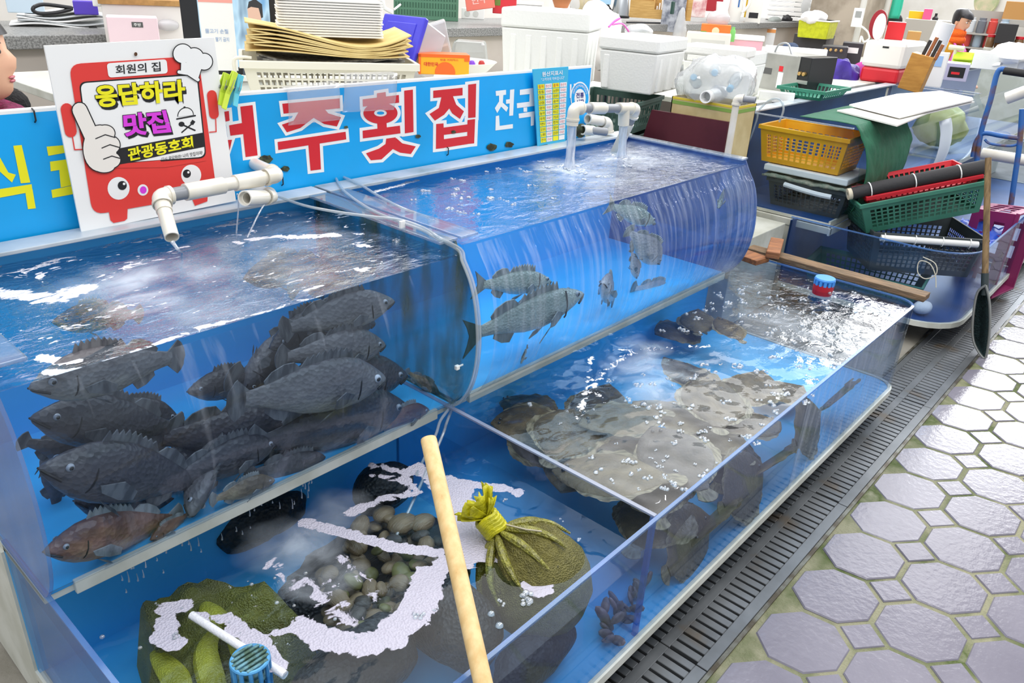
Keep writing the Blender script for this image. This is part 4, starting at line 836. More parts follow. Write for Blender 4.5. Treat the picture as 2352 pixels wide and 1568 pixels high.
for i_, (h_, t_, lb) in enumerate(((((250, 1060, .22), (40, 1010, .24)), 0, 'dark rockfish deep in the left half behind the large one'), (((300, 1110, .14), (560, 1050, .18)), 0, 'dark rockfish under the middle of the heap facing left'), (((820, 900, .20), (560, 960, .22)), 0, 'dark rockfish at mid depth behind the pale eyed one'), (((620, 800, .18), (820, 690, .22)), 0, 'dark rockfish facing left behind the spiny one'),
        (((170, 1150, .10), (430, 1160, .12)), 0, 'dark rockfish just above the lower left corner'), (((930, 960, .16), (700, 1000, .18)), 0, 'dark rockfish low behind the right part of the heap'), (((760, 1060, .02), (560, 1090, .04)), 0, 'dark rockfish low at the glass right of the diving one'), (((430, 900, .34), (640, 860, .34)), 0, 'dark rockfish farthest back near the middle'), (((560, 640, .40), (760, 600, .42)), 0, 'dark rockfish near the surface at the back'), (((860, 610, .35), (660, 660, .30)), 0, 'dark rockfish just under the surface foam on the right'), (((120, 740, .30), (330, 720, .32)), 0, 'dark rockfish just under the surface on the left'))):
    fish('rockfish', pz(*h_[0]), pz(*h_[1]), lb, mats=D2 if i_ < 8 else RD, group=RF, seed=60 + i_)
SB = 'sea bass in the far upper tank'; BS = (fm_bass, m_finl, m_mouth); BR = (fm_bream, m_finl, m_mouth)
fish('sea_bass', pz(1338, 672, -.01), pz(1085, 785, .0), 'silver sea bass facing right at the front of the bright blue tank', BASS, BS, SB, bend=.06, tailw=1.3, seed=31)
fish('sea_bass', pz(1265, 645, .10), pz(1090, 655, .12), 'grey sea bass just behind the silver one at the front', BASS, BS, SB, tailw=1.3, seed=32)
fish('sea_bass', pz(1505, 512, .06), pz(1395, 470, .10), 'silver sea bass swimming right under the water line', BASS, BS, SB, tailw=1.3, seed=33)
fish('sea_bream', pz(1515, 605, .02), pz(1440, 525, .06), 'grey bream heading down in the middle of the bright tank', BREAM, BR, seed=34, up=(.6, -.3, .7))
fish('sea_bream', pz(1462, 640, .10), pz(1450, 570, .12), 'small dark bream swimming down beside the larger grey bream', BREAM, BR, seed=35, up=(1, -.2, .2))
fish('sea_bream', pz(1384, 650, .02), pz(1410, 690, .10), 'small grey bream facing the glass low in the tank', BREAM, BR, seed=36)
fish('sea_bream', pz(1538, 680, .10), pz(1450, 660, .14), 'blurry grey bream low on the right behind the falling water', BREAM, BR, seed=37)
fish('sea_bass', pz(1650, 478, .03), pz(1665, 430, .08), 'small dark fish near the far end of the bright tank', BASS, BS, SB, tailw=1.3, seed=38)
fish('sea_bass', pz(1196, 835, .0), pz(1212, 795, .02), 'small brownish fish near the bottom strip of the bright tank', BASS, BS, SB, tailw=1.3, seed=39)
fish('sea_bass', pz(1600, 620, .20), pz(1700, 560, .25), 'pale sea bass behind the falling water on the right', BASS, BS, SB, tailw=1.3, seed=40)
# ---- flatfish
def flat_mat(name, a, c, e):
    return M(name, a, .45, c2=c, nscale=16, nlo=.38, nhi=.62, bump=(90, .35), third=(.8, e), detail=6)
ff = [flat_mat('flatfish_brown', '#6f5e42', '#4a3f2e', '#86745a'), flat_mat('flatfish_olive', '#74664a', '#554a34', '#8b7d60'), flat_mat('flatfish_grey', '#5c5246', '#443d36', '#766a58')]
m_ffin = M('flatfish_fin', '#8c8268', .5, c2='#5d543f', nscale=30, stretch=(1, 4, 1))
def flatfish(c, ang, L, label, k=0, tilt=(0, 0), bendz=.0, W=.31):
    b = MB(); rg = []; n = 20; th = .075
    ts = [0, .03, .08, .15, .25, .36, .48, .6, .72, .82, .88]; ws = [.012, .06, .13, .2, .26, .3, W, .27, .18, .085, .055]
    for t, w in zip(ts, ws):
        x = L * (.5 - t); zz = bendz * L * (t - .45) ** 2; f = (1 - abs(t - .4) * 1.3); h = th * L * max(.12, f)
        rg.append([V((x, w * L * cos(2 * pi * j / n), zz + h * (.55 if sin(2 * pi * j / n) > 0 else .25) * sin(2 * pi * j / n))) for j in range(n)])
    b.rings(rg); b.mat(1)
    for sg in (-1, 1):                                   # frilled fringe fins and tail
        o = []; i_ = []
        for q in range(25):
            t = .14 + .68 * q / 24; w = next(a + (d - a) * (t - t0) / (t1 - t0) for t0, t1, a, d in zip(ts, ts[1:], ws, ws[1:]) if t0 <= t <= t1)
            zz = bendz * L * (t - .45) ** 2; i_.append(V((L * (.5 - t), sg * w * L * .97, zz)))
            o.append(V((L * (.5 - t) - .01 * L, sg * (w + .06 * sin(pi * q / 24) + (.008 if q % 2 else 0)) * L, zz + .01 * L * sin(q * 1.1))))
        b.rings([i_, o], False, False, closed=False)
    tl = [V((L * (.5 - .86), .05 * L, 0))] + [V((L * (.5 - .9) - .11 * L * cos(a), .10 * L * sin(a), bendz * L * .3)) for a in [radians(60 - 120 * q / 8) for q in range(9)]] + [V((L * (.5 - .86), -.05 * L, 0))]
    b.prism(tl, (0, 0, .003))
    o = b.build('flatfish', [ff[k % 3], m_ffin], smooth=True); o.location = c; o.rotation_euler = (tilt[0], tilt[1], ang)
    eb = MB()
    for sx, sy in ((.09, .03), (.11, -.035)):
        eb.lathe([(.017 * L, 0), (.014 * L, .012 * L), (.006 * L, .018 * L), (0, .019 * L)], (L * (.5 - sx), sy * L, .028 * L), 12)
    eb.build('eyes', m_eye, o, smooth=True)
    return T(o, label, 'fish', 'flatfish in the low tank')
FF = [((1300, 1000), .34, 20, .36, 'flatfish with a dark edge nearest the dividing pane'), ((1420, 1090), .37, 120, .38, 'olive flatfish lying against the front corner of the dividing pane'), ((1560, 1060), .385, 60, .36, 'olive flatfish pressed to the front pane beside the divider'),
 ((1640, 930), .36, 35, .36, 'flatfish below the bubbles with its head to the far end'), ((1440, 960), .36, 150, .34, 'brown flatfish in the middle of the pile'), ((1600, 870), .30, 80, .34, 'brown flatfish bordering the open blue patch'),
 ((1720, 900), .32, 10, .32, 'flatfish whose frilled edge reaches the front pane'), ((1330, 1050), .30, 200, .34, 'flatfish partly under the one at the divider'), ((1500, 1120), .33, 40, .34, 'flatfish tucked under the olive pair at the front'),
 ((1220, 930), .25, 100, .28, 'dark flatfish under the overhang of the upper tank'), ((1700, 690), .26, 30, .26, 'small flatfish alone near the far end of the tank'), ((1560, 760), .22, 160, .30, 'flatfish on the blue floor behind the foam line'),
 ((1780, 900), .20, -20, .32, 'flatfish standing on the floor against the front pane'), ((1480, 1010), .22, 70, .36, 'flatfish at the bottom of the pile'), ((1370, 940), .24, 20, .33, 'flatfish under the bubbly brown one'), ((1880, 640), .28, 60, .22, 'small flatfish beside the red and blue cap'), ((1500, 1200), .24, 10, .34, 'flatfish on the floor seen through the front pane by the divider'), ((1260, 1020), .27, 80, .36, 'flatfish at the foot of the dividing pane on the shaded side'), ((1700, 970), .30, -30, .34, 'flatfish whose tail points at the blue gap by the front pane'), ((1570, 960), .31, 110, .36, 'flatfish in the middle of the pile under a bubble cluster'), ((1450, 1070), .33, 15, .38, 'broad flatfish across the pile near the divider'), ((1230, 970), .30, 140, .30, 'flatfish near the divider at the shaded corner'), ((1640, 1000), .28, 75, .34, 'flatfish at the right of the pile close to the front pane'), ((1660, 1050), .20, 25, .36, 'flatfish resting on the floor along the front pane')]
for i, (u, v, a, L_f, tl, lb) in enumerate(((1570, 1275, 8, .34, 62, 'flatfish leaning on the front pane close to the divider'), (1640, 1200, 186, .32, 55, 'flatfish leaning on the front pane, second from the divider'), (1700, 1120, 4, .34, 60, 'flatfish leaning on the front pane below the front foam edge'), (1775, 1060, 178, .30, 50, 'flatfish leaning on the front pane in the middle of the tank'), (1850, 985, 6, .32, 64, 'flatfish leaning on the front pane under the overflowing water'), (1930, 905, 184, .28, 56, 'flatfish leaning on the front pane nearest the rounded corner'))):
    c = at(u, v, y=-.655); c.z = max(c.z, .16 + .12 * sin(radians(tl)) * .3); c.x = min(c.x, 2.75); flatfish(c, radians(a), L_f, lb, i, (radians(tl), 0), .05)
for i, ((u, v), z, a, L_f, lb) in enumerate(FF):
    c = at(u, v, z=z); c.y = max(min(c.y, .1), -.56); c.x = min(max(c.x, 1.28), 2.7)
    flatfish(c, radians(a), L_f, lb, i, (radians(random.uniform(-9, 9)), radians(random.uniform(-8, 8))), random.uniform(-.1, .12))
# ------------------------------------------------------------------ shellfish compartment
m_net = M('olive_net_cloth', '#5f5a26', .6, c2='#726c32', nscale=60, bump=(260, .6, (1, 1, 1), 'Voronoi'), third=(.75, '#37361a'))
m_netL = M('bright_yellow_net', '#c9c21a', .45, c2='#a8a418', nscale=40, bump=(120, .4)); m_netM = M('olive_pleat', '#8d8a30', .45, c2='#6d6a28', nscale=80, bump=(200, .5, (1, 1, 1), 'Voronoi'), coat=.4)
kn = at(1140, 1218, z=.43); bc = V((.878, -.535, .318))
e = E('net_bag', (bc.x, bc.y, .13), 0, 'bulging olive net bag tied with a bright yellow knot, half out of the water', 'net bag'); OF = V((-bc.x, -bc.y, -.13))
def nb(mb, nm, mt, par, **k):
    mb.v = [p + OF for p in mb.v]; return mb.build(nm, mt, par, smooth=True, **k)
ax = (kn - bc).normalized(); xx = ax.orthogonal().normalized(); Rb = Matrix((xx, ax.cross(xx), ax)).transposed(); H = (kn - bc).length
b = MB(); rg = []; n = 40
for r, z in ((.0, -.125), (.05, -.12), (.095, -.09), (.125, -.04), (.134, .0), (.128, .04), (.108, .082), (.082, .115), (.052, H * .80), (.026, H * .93), (.014, H)):
    pl = 0 if z < .04 else min(1, (z - .04) / .06) * .17
    rg.append([bc + Rb @ V((r * cos(2 * pi * j / n) * (1 + pl * cos(11 * 2 * pi * j / n)), r * sin(2 * pi * j / n) * (1 + pl * cos(11 * 2 * pi * j / n)), z)) for j in range(n)])
for r_ in rg:
    for p in r_: p += V((mnoise.noise(p * 9), mnoise.noise(p * 9 + V((5, 0, 0))), mnoise.noise(p * 9 + V((0, 5, 0))))) * .006; p.z = max(p.z, .135); p.y = max(p.y, -.705)
b.rings(rg, True, False); nb(b, 'bag_body', m_net, e)
b = MB()
for j in range(11):
    a = 2 * pi * j / 11 + .1; pr = [(.014, H), (.034, H * .92), (.062, H * .83), (.092, .115), (.118, .085), (.134, .045)]
    if cos(a - 2.2) > .75: continue
    pts = [bc + Rb @ V((r * cos(a), r * sin(a), z)) for r, z in pr]; b.tube(curve_pts(pts, 4), [.003 + .008 * sin(pi * min(1, k / 19)) for k in range(21)], 8)
nb(b, 'pleats', m_netM, e)
b = MB()
for k in range(5):
    b.tube([kn + Rb @ V((.026 * cos(t), .026 * sin(t), .002 + k * .009 + .003 * sin(3 * t))) for t in [2 * pi * q / 16 for q in range(17)]], .0075, 7)
b.ball(kn + ax * .02, (.024, .024, .026)); nb(b, 'knot', m_netL, e)
b = MB(); q0 = kn + ax * .04
for k in range(9):
    a = k * 2.4; d = (Rb @ V((cos(a) * .8, sin(a) * .8, .35 + .2 * (k % 3)))).normalized(); s_ = d.cross(ax).normalized(); l = .045 + .012 * (k % 3)
    b.grid(lambda u_, v_: q0 + d * l * u_ + s_ * (.012 + .022 * u_) * (v_ - .5) * 2 + ax * (.010 * sin(v_ * 9 + k) * u_ + .012 * u_ * u_), 5, 5)
nb(b, 'frill', m_netL, e, solid=.002)
b = MB(); b.tube([kn + Rb @ V((.03, -.01, 0)), kn + Rb @ V((.07, -.05, -.03)), kn + Rb @ V((.10, -.07, -.05))], .002, 5); nb(b, 'string', M('twine', '#b8b09a', .7), e)
# dark mesh bags with shells inside
m_dnet = M('black_mesh', '#141516', .55, c2='#26282c', nscale=40, bump=(110, .5, (1, 1, 1), 'Voronoi'))
m_clam = M('clam_shell', '#8d7a5e', .4, c2='#6a5844', nscale=14, bump=(60, .4, (1, 6, 1)), third=(.8, '#b9a888')); m_clam2 = M('dark_shell', '#4c463f', .4, c2='#34302d', nscale=14, bump=(60, .4, (1, 6, 1)), third=(.8, '#7b6f60')); m_clam3 = M('olive_shell', '#7d7a4a', .4, c2='#5f5c3a', nscale=14, third=(.8, '#9d9a6a'))
def lump(name, c, r, mt, label, cat, seed=0, amp=.16, fr=14):
    b = MB(); b.ball(c, r, 26, 16); 
    for p in b.v:
        d = p - V(c); k = 1 + amp * (mnoise.noise(p * fr + V((seed, 0, 0))) + .5 * mnoise.noise(p * fr * 2.3 + V((0, seed, 0)))); q = V(c) + d * k; p.x, p.y, p.z = q.x, max(q.y, -.708), max(q.z, .13)
    o = b.build(name, mt, smooth=True); return T(o, label, cat)
lump('mesh_bag', at(1040, 1430, z=.30) + V((0, 0, .0)), (.085, .13, .10), m_dnet, 'black mesh bag standing behind the wooden handle', 'net bag', 3)
lump('mesh_bag', at(830, 1530, z=.30), (.15, .085, .085), m_dnet, 'black mesh bag of shells by the lower picture edge', 'net bag', 5)
lump('mesh_bag', at(880, 1120, z=.28), (.10, .07, .07), m_dnet, 'black mesh bag under the foam near the air hoses', 'net bag', 9)
lump('mesh_bag', at(600, 1190, z=.24), (.14, .07, .07), m_dnet, 'black mesh bag in the shade under the rockfish tank', 'net bag', 12)
lump('mesh_bag', at(1230, 1500, z=.2), (.14, .06, .065), m_dnet, 'dark mesh bag on the floor against the front pane', 'net bag', 14)
lump('mesh_bag', at(720, 1380, z=.22), (.10, .09, .06), m_dnet, 'dark mesh bag under the pebbly clams', 'net bag', 15)
# olive net sack spread over shells, on the left
m_kelp = M('olive_mesh_sack', '#7c7a33', .5, c2='#5c5a30', nscale=7, nlo=.35, nhi=.65, bump=(240, .6, (1, 1, 1), 'Voronoi'), third=(.8, '#94913a'))
m_kelpy = M('yellow_olive_fold', '#a8a430', .5, c2='#8f8c2c', nscale=20, bump=(240, .4, (1, 1, 1), 'Voronoi'))
out = [at(u, v, z=.33) for u, v in ((285, 1390), (330, 1345), (470, 1305), (600, 1318), (700, 1370), (745, 1430), (700, 1500), (640, 1590), (520, 1660), (380, 1680), (300, 1600), (320, 1500))]
cx = sum((p for p in out), V()) / len(out)
def sack(u, v):
    t = u * len(out); i = int(t) % len(out); f = t - int(t); r = out[i] * (1 - f) + out[(i + 1) % len(out)] * f
    p = cx * (1 - v) + r * v; z = .345 + .045 * mnoise.noise(V((p.x * 11, p.y * 11, 1))) + .03 * mnoise.noise(V((p.x * 25, p.y * 25, 4))) - (.20 * max(0, v - .8) / .2 if v > .8 else 0)
    return V((max(p.x, .016), min(max(p.y, -.70), .19), max(min(z, .385), .13)))
b = MB(); b.grid(sack, 60, 22); o = b.build('mesh_sack', m_kelp, smooth=True); T(o, 'spread olive mesh sack over shells in the left of the low tank', 'net bag')
for pl in ([(465, 1370), (490, 1400), (510, 1420)], [(500, 1420), (470, 1480), (490, 1568), (500, 1600)], [(350, 1480), (400, 1540), (420, 1600)], [(530, 1440), (560, 1480), (570, 1520)]):
    P = [at(u, v, z=.385) for u, v in pl]; b = MB(); C_ = curve_pts(P, 5); m_ = len(C_)
    b.tube(C_, [.006 + .02 * sin(pi * (k + .5) / m_) for k in range(m_)], 8); 
    for p in b.v: p.z = .365 + (p.z - .385) * .5
    b.build('fold', m_kelpy, o, smooth=True)
# clams, cockles and stones: one kind each, then copies
def clam(mt, nm):
    b = MB()
    for sg in (-1, 1):
        rg = []
        for z, r in ((0, 1), (.22, .96), (.42, .8), (.58, .5), (.66, .2)):
            rg.append([V((.021 * r * cos(a) * (1 + .12 * cos(a)), .017 * r * sin(a) * (1 + .04 * sin(a * 9)), sg * .017 * z + .013)) for a in [2 * pi * k / 20 for k in range(20)]])
        b.rings(rg, False, True)
    return b.build(nm, mt, smooth=True)
rnd = random.Random(11); protos = [(clam(m_clam, 'clam'), 'brown ridged clam in the heap between the foam rings', 'brown clams'), (clam(m_clam2, 'clam'), 'dark clam in the heap between the foam rings', 'dark clams'), (clam(m_clam3, 'clam'), 'olive clam in the heap between the foam rings', 'olive clams')]
pos = []
while len(pos) < 110:
    p = (rnd.uniform(740, 1030), rnd.uniform(1190, 1490))
    if inpoly(p, [(830, 1200), (960, 1200), (1020, 1240), (1010, 1300), (960, 1340), (930, 1420), (860, 1470), (760, 1440), (740, 1330)]): pos.append(p)
for i, p in enumerate(pos):
    pr, lb, gp_ = protos[(0, 0, 1, 0, 2, 1, 0)[i % 7]]
    c = at(p[0], p[1], z=.335 + rnd.uniform(-.035, .02)); o = pr if i == pr.get('n', -1) else pr.copy()
    if o is not pr: COL.objects.link(o)
    s_ = rnd.uniform(.8, 1.35); o.location = c; o.scale = (s_, s_, s_); o.rotation_euler = (rnd.uniform(-.7, .7), rnd.uniform(-.7, .7), rnd.uniform(0, 6.28)); T(o, lb, 'clam', gp_)
for pr, lb, gp_ in protos: pr.location = at(900 + 20 * len(pr.name), 1330, z=.325); T(pr, lb, 'clam', gp_)
for (u, v, s_) in ((922, 1222, 1.9), (968, 1218, 1.7), (880, 1195, 1.5)):
    o = protos[0][0].copy(); COL.objects.link(o); o.location = at(u, v, z=.34); o.scale = (s_,) * 3; T(o, 'large tan clam beside the blue gap in the foam, ' + {922: 'left one of two', 968: 'right one of two', 880: 'partly under foam'}[u], 'clam', None); 
    if 'group' in o: del o['group']
b = MB(); b.ball((0, 0, 0), (.27, .20, .05), 44, 18)   # the bed of shells under them
for p in b.v: p *= 1 + .12 * mnoise.noise(p * 16) + .08 * mnoise.noise(p * 40)
c = at(880, 1320, z=.215); o = b.build('shell_bed', m_clam2, smooth=True, loc=c); T(o, 'dark bed of packed shells under the clams', 'shells', kind='stuff')
# mussel cluster seen through the front pane
m_mus = M('mussel_shell', '#5a4c58', .35, c2='#8a7c84', nscale=20, third=(.8, '#40363f'))
b = MB(); b.lathe([(0, 0), (.006, .004), (.011, .016), (.012, .028), (.008, .042), (0, .048)], n=12, sy=.6); mu = b.build('mussel', m_mus, smooth=True)
for i in range(26):
    o = mu if i == 0 else mu.copy()
    if i: COL.objects.link(o)
    c = at(rnd.uniform(1385, 1455), rnd.uniform(1390, 1530), y=-.655 + rnd.uniform(-.03, .03)); c.z = max(c.z, .135); o.location = c; o.rotation_euler = (rnd.uniform(-1, 1), rnd.uniform(-1, 1), rnd.uniform(0, 6)); s_ = rnd.uniform(.8, 1.2); o.scale = (s_,) * 3
    T(o, 'purplish mussel in the cluster behind the front pane near the divider', 'mussel', 'mussels behind the front pane')
# white stick and blue plastic cage
b = MB(); a, c = at(440, 1412, z=.405), at(655, 1550, z=.40); b.tube([a, lerp(a, c, .5), c], .0085, 10); T(b.build('plastic_stick', M('white_stick', '#e6e6ea', .35, bump=(120, .3)), smooth=True), 'white plastic stick floating across the olive sack', 'stick')
cg = at(578, 1545, z=.40); e = E('plastic_cage', cg, 0, 'small round blue plastic cage with slatted top at the lower picture edge', 'float cage'); mb_ = M('cage_blue', '#5aa6d8', .4, c2='#3f84b8', nscale=20); md = M('cage_slime', '#3f5b4a', .6, c2='#6a9aa8', nscale=40)
b = MB()
for k in range(12):
    a = 2 * pi * k / 12; b.tube([(.034 * cos(a), .034 * sin(a), -.06), (.034 * cos(a), .034 * sin(a), .036)], .0042, 6)
b.build('bars', mb_, e, smooth=True)
b = MB()
for z in (.036, -.06): b.tube([(.034 * cos(a), .034 * sin(a), z) for a in [2 * pi * k / 24 for k in range(25)]], .004, 7)
b.build('hoops', mb_, e, smooth=True)
b = MB()
for k in range(6):
    y = -.026 + .0105 * k; w_ = sqrt(max(.034 ** 2 - y * y, 0)); b.box((-w_, y - .003, .034), (w_, y + .003, .041))
b.build('top_slats', md, e, bevel=.001)
b = MB(); b.tube([(.027 * cos(a), .027 * sin(a), .0) for a in [2 * pi * k / 24 for k in range(25)]], .005, 7); b.ball((0, 0, -.02), (.024, .024, .03)); b.build('core', md, e, smooth=True)
# wooden net handle leaning over the front pane
hT = at(984, 1007, y=-.42); hQ = at(1101, 1530, y=-.748); dh = (hQ - hT).normalized(); hB_ = hT + dh * (hT.z - .03) / -dh.z
m_wood = M('handle_wood', '#e2c690', .5, c2='#cfab70', nscale=9, stretch=(6, 6, .5), nlo=.35, nhi=.7, third=(.85, '#8a6a3a'))
e = E('wooden_pole', hT, 0, 'round pale wooden pole leaning over the front pane of the low tank', 'wooden pole')
b = MB(); b.tube([V((0, 0, 0)), dh * .004, (hB_ - hT) * .5, hB_ - hT], [.0155, .0165, .0172, .0178], 24); b.build('pole', m_wood, e, smooth=True)
nw = dh.orthogonal().normalized(); b = MB(); Rz = Matrix((nw, dh.cross(nw), dh)).transposed(); b.lathe([(.0150, -.0006), (0, -.0007)], (0, 0, 0), 24, R=Rz); b.build('cut_end', M('pale_cut_wood', '#ecd3a4', .6), e)
# float cap in the flatfish tank
c = V((2.93, -.375, .497)); e = E('float_cap', c, 0, 'small round float with blue toothed rim and red base near the plank', 'float')
b = MB(); b.lathe([(.040, -.02), (.042, .0), (.042, .024)], n=24); b.build('red_base', M('cap_red', '#c4202c', .35), e, smooth=True)
b = MB(); b.lathe([(.041, .040), (.043, .046), (.040, .052), (0, .052)], n=24)
for k in range(14):
    a = 2 * pi * k / 14; R_ = Matrix.Rotation(a, 3, 'Z'); b.box((.034, -.0055, .022), (.043, .0055, .042), R_)
b.lathe([(.033, .02), (.033, .042)], n=24); b.build('blue_rim', M('cap_blue', '#4d9ae6', .35), e, smooth=True)
# ------------------------------------------------------------------ planks at the end of the near tank
m_plank = M('old_plank', '#85694a', .7, c2='#5d4a34', nscale=7, stretch=(8, 1, 8), bump=(30, .5, (8, 1, 8)), third=(.8, '#a8906a')); m_plank2 = M('reddish_plank', '#a3683a', .6, c2='#7a4a2a', nscale=6, stretch=(8, 1, 8), bump=(30, .4, (8, 1, 8)), third=(.85, '#c08a58'))
b = MB(); b.box((3.078, -.735, .508), (3.155, .06, .534)); T(b.build('plank', m_plank, bevel=.003), 'long weathered plank lying over the far end of the flatfish tank', 'plank')
a, c = at(1740, 568, z=.56), at(1810, 545, z=.56)
e = b = MB(); R_ = Matrix.Rotation(radians(28), 3, 'Z'); b.box((-.12, -.03, -.016), (.12, .03, .016)); T(b.build('wood_block', m_plank2, bevel=.004, loc=(3.13, -.055, .551), rot=(0, 0, radians(20))), 'short thick wooden block lying across the weathered plank', 'wood block')
b = MB(); b.box((-.16, -.05, -.012), (.16, .05, .012)); T(b.build('plank', m_plank2, bevel=.003, loc=(3.02, .09, .521), rot=(0, 0, radians(80))), 'orange brown board behind the wooden block at the tank corner', 'plank')
# ------------------------------------------------------------------ next stall's tanks
tankD = upper_tank(3.95, 6.40, .985, m_navy, 'empty upper fish tank of the next stall with a yellow basket inside', flL=.012, flR=.05)
b = MB(); b.box((3.945, .19, 0), (3.957, .66, .478)); b.box((3.957, .64, 0), (6.40, .66, .478)); T(b.build('tank_cabinet', m_white), 'white board cabinet under the tank holding the yellow basket', 'cabinet')
b = MB(); b.box((3.94, -.02, .440), (3.955, .66, .476)); b.box((3.93, -.02, .436), (6.4, -.008, .476)); T(b.build('tank_shelf', m_white, bevel=.002), 'white edge board under the tank holding the yellow basket', 'board')
tankE = lower_tank(3.88, 8.2, -.735, .185, .07, [], m_navy, 'low tank of the next stall filled with green and black crates', rl=.24)
tankF = upper_tank(6.52, 9.3, .97, M('pale_tank', '#9aa6c4', .4), 'clear upper tank of the far stall behind the hand truck', flL=.05)
b = MB(); b.box((6.52, .2, 0), (9.3, .66, .478)); T(b.build('tank_cabinet', m_white), 'white cabinet under the far stall tank', 'cabinet')
def basket(name, w, d, h, mt, label, cat, loc, rot, group=None, slots=(10, 5), rim=.018, lip=True, th=.004, taper=.03):
    """open crate: four slotted walls, floor, rolled rim; origin at base centre"""
    R0 = Matrix.Rotation(rot, 3, 'Z') if not isinstance(rot, Matrix) else rot
    e = E(name, loc, 0, label, cat, group, R=R0)
    def wall(p0, p1, q0, q1, nrm):               # bottom edge p0-p1, top edge q0-q1
        b = MB(); nx, ny = slots; F = lambda u, v: (p0 * (1 - u) + p1 * u) * (1 - v) + (q0 * (1 - u) + q1 * u) * v
        xs = [0, .05] + [.05 + .9 * (k + f) / nx for k in range(nx) for f in (.3, 1.0)] + [1]; ys = [0, .12] + [.12 + .64 * (k + f) / ny for k in range(ny) for f in (.25, 1.0)] + [1]
        vs = [F(u, v) for v in ys for u in xs]; W_ = len(xs); fs = []
        for j in range(len(ys) - 1):
            for i in range(W_ - 1):
                hole = 1 <= i < W_ - 2 and 1 <= j < len(ys) - 2 and (i % 2 == 0) and (j % 2 == 0)
                if not hole: fs.append((j * W_ + i, j * W_ + i + 1, (j + 1) * W_ + i + 1, (j + 1) * W_ + i))
        b.add(vs, fs); return b
    t = taper; B = [V((-w / 2 + t, -d / 2 + t, 0)), V((w / 2 - t, -d / 2 + t, 0)), V((w / 2 - t, d / 2 - t, 0)), V((-w / 2 + t, d / 2 - t, 0))]; U = [V((-w / 2, -d / 2, h)), V((w / 2, -d / 2, h)), V((w / 2, d / 2, h)), V((-w / 2, d / 2, h))]
    for i in range(4):
        j = (i + 1) % 4; sl = wall(B[i], B[j], U[i], U[j], 0); sl.build('slotted_side', mt, e, solid=th)
    b = MB(); b.box(B[0], B[2] + V((0, 0, .005))); b.build('floor_panel', mt, e)
    b = MB(); r = rim; o = [p + V((sx * r * .5, sy * r * .5, 0)) for p, (sx, sy) in zip(U, ((-1, -1), (1, -1), (1, 1), (-1, 1)))]
    i_ = [p - V((sx * .003, sy * .003, 0)) for p, (sx, sy) in zip(U, ((-1, -1), (1, -1), (1, 1), (-1, 1)))]
    dz = V((0, 0, r)); rr = [[p - dz for p in o], [p + V((0, 0, .002)) for p in o], [p + V((0, 0, .002)) for p in i_], [p - dz for p in i_]]
    b.rings(rr + [rr[0]], False, False); b.build('rim', mt, e, bevel=.003)
    return e
m_yel = M('basket_yellow', '#f0b012', .4, c2='#e6a20e', nscale=4); m_gcr = M('crate_green', '#2f6b58', .5, c2='#3b7a66', nscale=5); m_dcr = M('crate_charcoal', '#3c4446', .55, c2='#31383b', nscale=5); m_rcr = M('crate_red', '#c4202e', .45); m_styro = M('foam_board', '#eeeeea', .8, bump=(90, .15))
yb = basket('basket', .33, .50, .20, m_yel, 'bright yellow slotted basket inside the empty upper tank', 'basket', (4.20, .275, .735), 0, slots=(12, 7), rim=.02)
b = MB(); b.box((-.19, -.24, 0), (.19, .24, .035)); T(b.build('foam_board', m_styro, bevel=.006, loc=(4.22, .22, .693)), 'white foam board between the yellow basket and the dark crate', 'foam board')
b = MB(); b.grid(lambda u, v: V((4.0 + .4 * u, -.03 + .48 * v, .672 + .012 * mnoise.noise(V((u * 7, v * 9, 3))))), 16, 20); T(b.build('sack_cloth', M('frayed_sack', '#a3a08c', .9, c2='#7d8a78', nscale=30, bump=(90, .8)), smooth=True, solid=.012), 'frayed grey sackcloth under the foam board', 'cloth')
dk = basket('basket', .36, .45, .155, m_dcr, 'dark grey crate with a white handle under the sackcloth', 'basket', (4.20, .19, .507), 0, slots=(14, 6))
b = MB(); b.tube(curve_pts([(-.195, .12, .135), (-.205, .02, .128), (-.205, -.08, .122), (-.195, -.15, .12)], 5), .014, 8); b.build('white_handle', k_white, dk, smooth=True)
# green cloth over the tank front
m_gcl = M('green_shade_cloth', '#1f6b4c', .75, c2='#185a40', nscale=30, stretch=(8, 1, 1), bump=(120, .5, (8, 1, 1)))
pr = [(.30, 1.016), (.18, 1.018), (.08, 1.02), (.0, 1.014)] + [(y - .016, z) for y, z in prof_s(3)[1:-6]]
def gcl(u, v):
    t = v * (len(pr) - 1); i = min(int(t), len(pr) - 2); f = t - i; y = pr[i][0] * (1 - f) + pr[i + 1][0] * f; z = pr[i][1] * (1 - f) + pr[i + 1][1] * f
    x = 4.00 + (.74 - .40 * max(0, v - .45)) * u; k = .012 * mnoise.noise(V((x * 14, v * 4, 2))); return V((x, y - abs(k), z + abs(k) * .6))
b = MB(); b.grid(gcl, 30, 40); T(b.build('shade_cloth', m_gcl, smooth=True, solid=.003), 'green shade cloth draped over the front of the tank with the yellow basket', 'cloth')
# white boards on top
m_card = M('white_corrugated_card', '#eceae4', .7); m_cut = M('card_cut_edge', '#b9a98a', .8, c2='#d8ccb0', nscale=90)
def card(pts, z, lab, th=.008):
    q = [at(u, v, z=z) for u, v in pts]; b = MB(); b.prism(q, (0, 0, th)); o = b.build('card_sheet', [m_card]); return T(o, lab, 'card sheet')
card([(1922, 256), (2060, 291), (2130, 262), (2238, 236), (2150, 230), (2040, 240)], 1.024, 'lower white card sheet with a torn brown edge over the far tank')
card([(1950, 243), (2066, 272), (2235, 232), (2232, 226), (2160, 211), (2060, 218)], 1.040, 'upper white card sheet on top of the torn one')
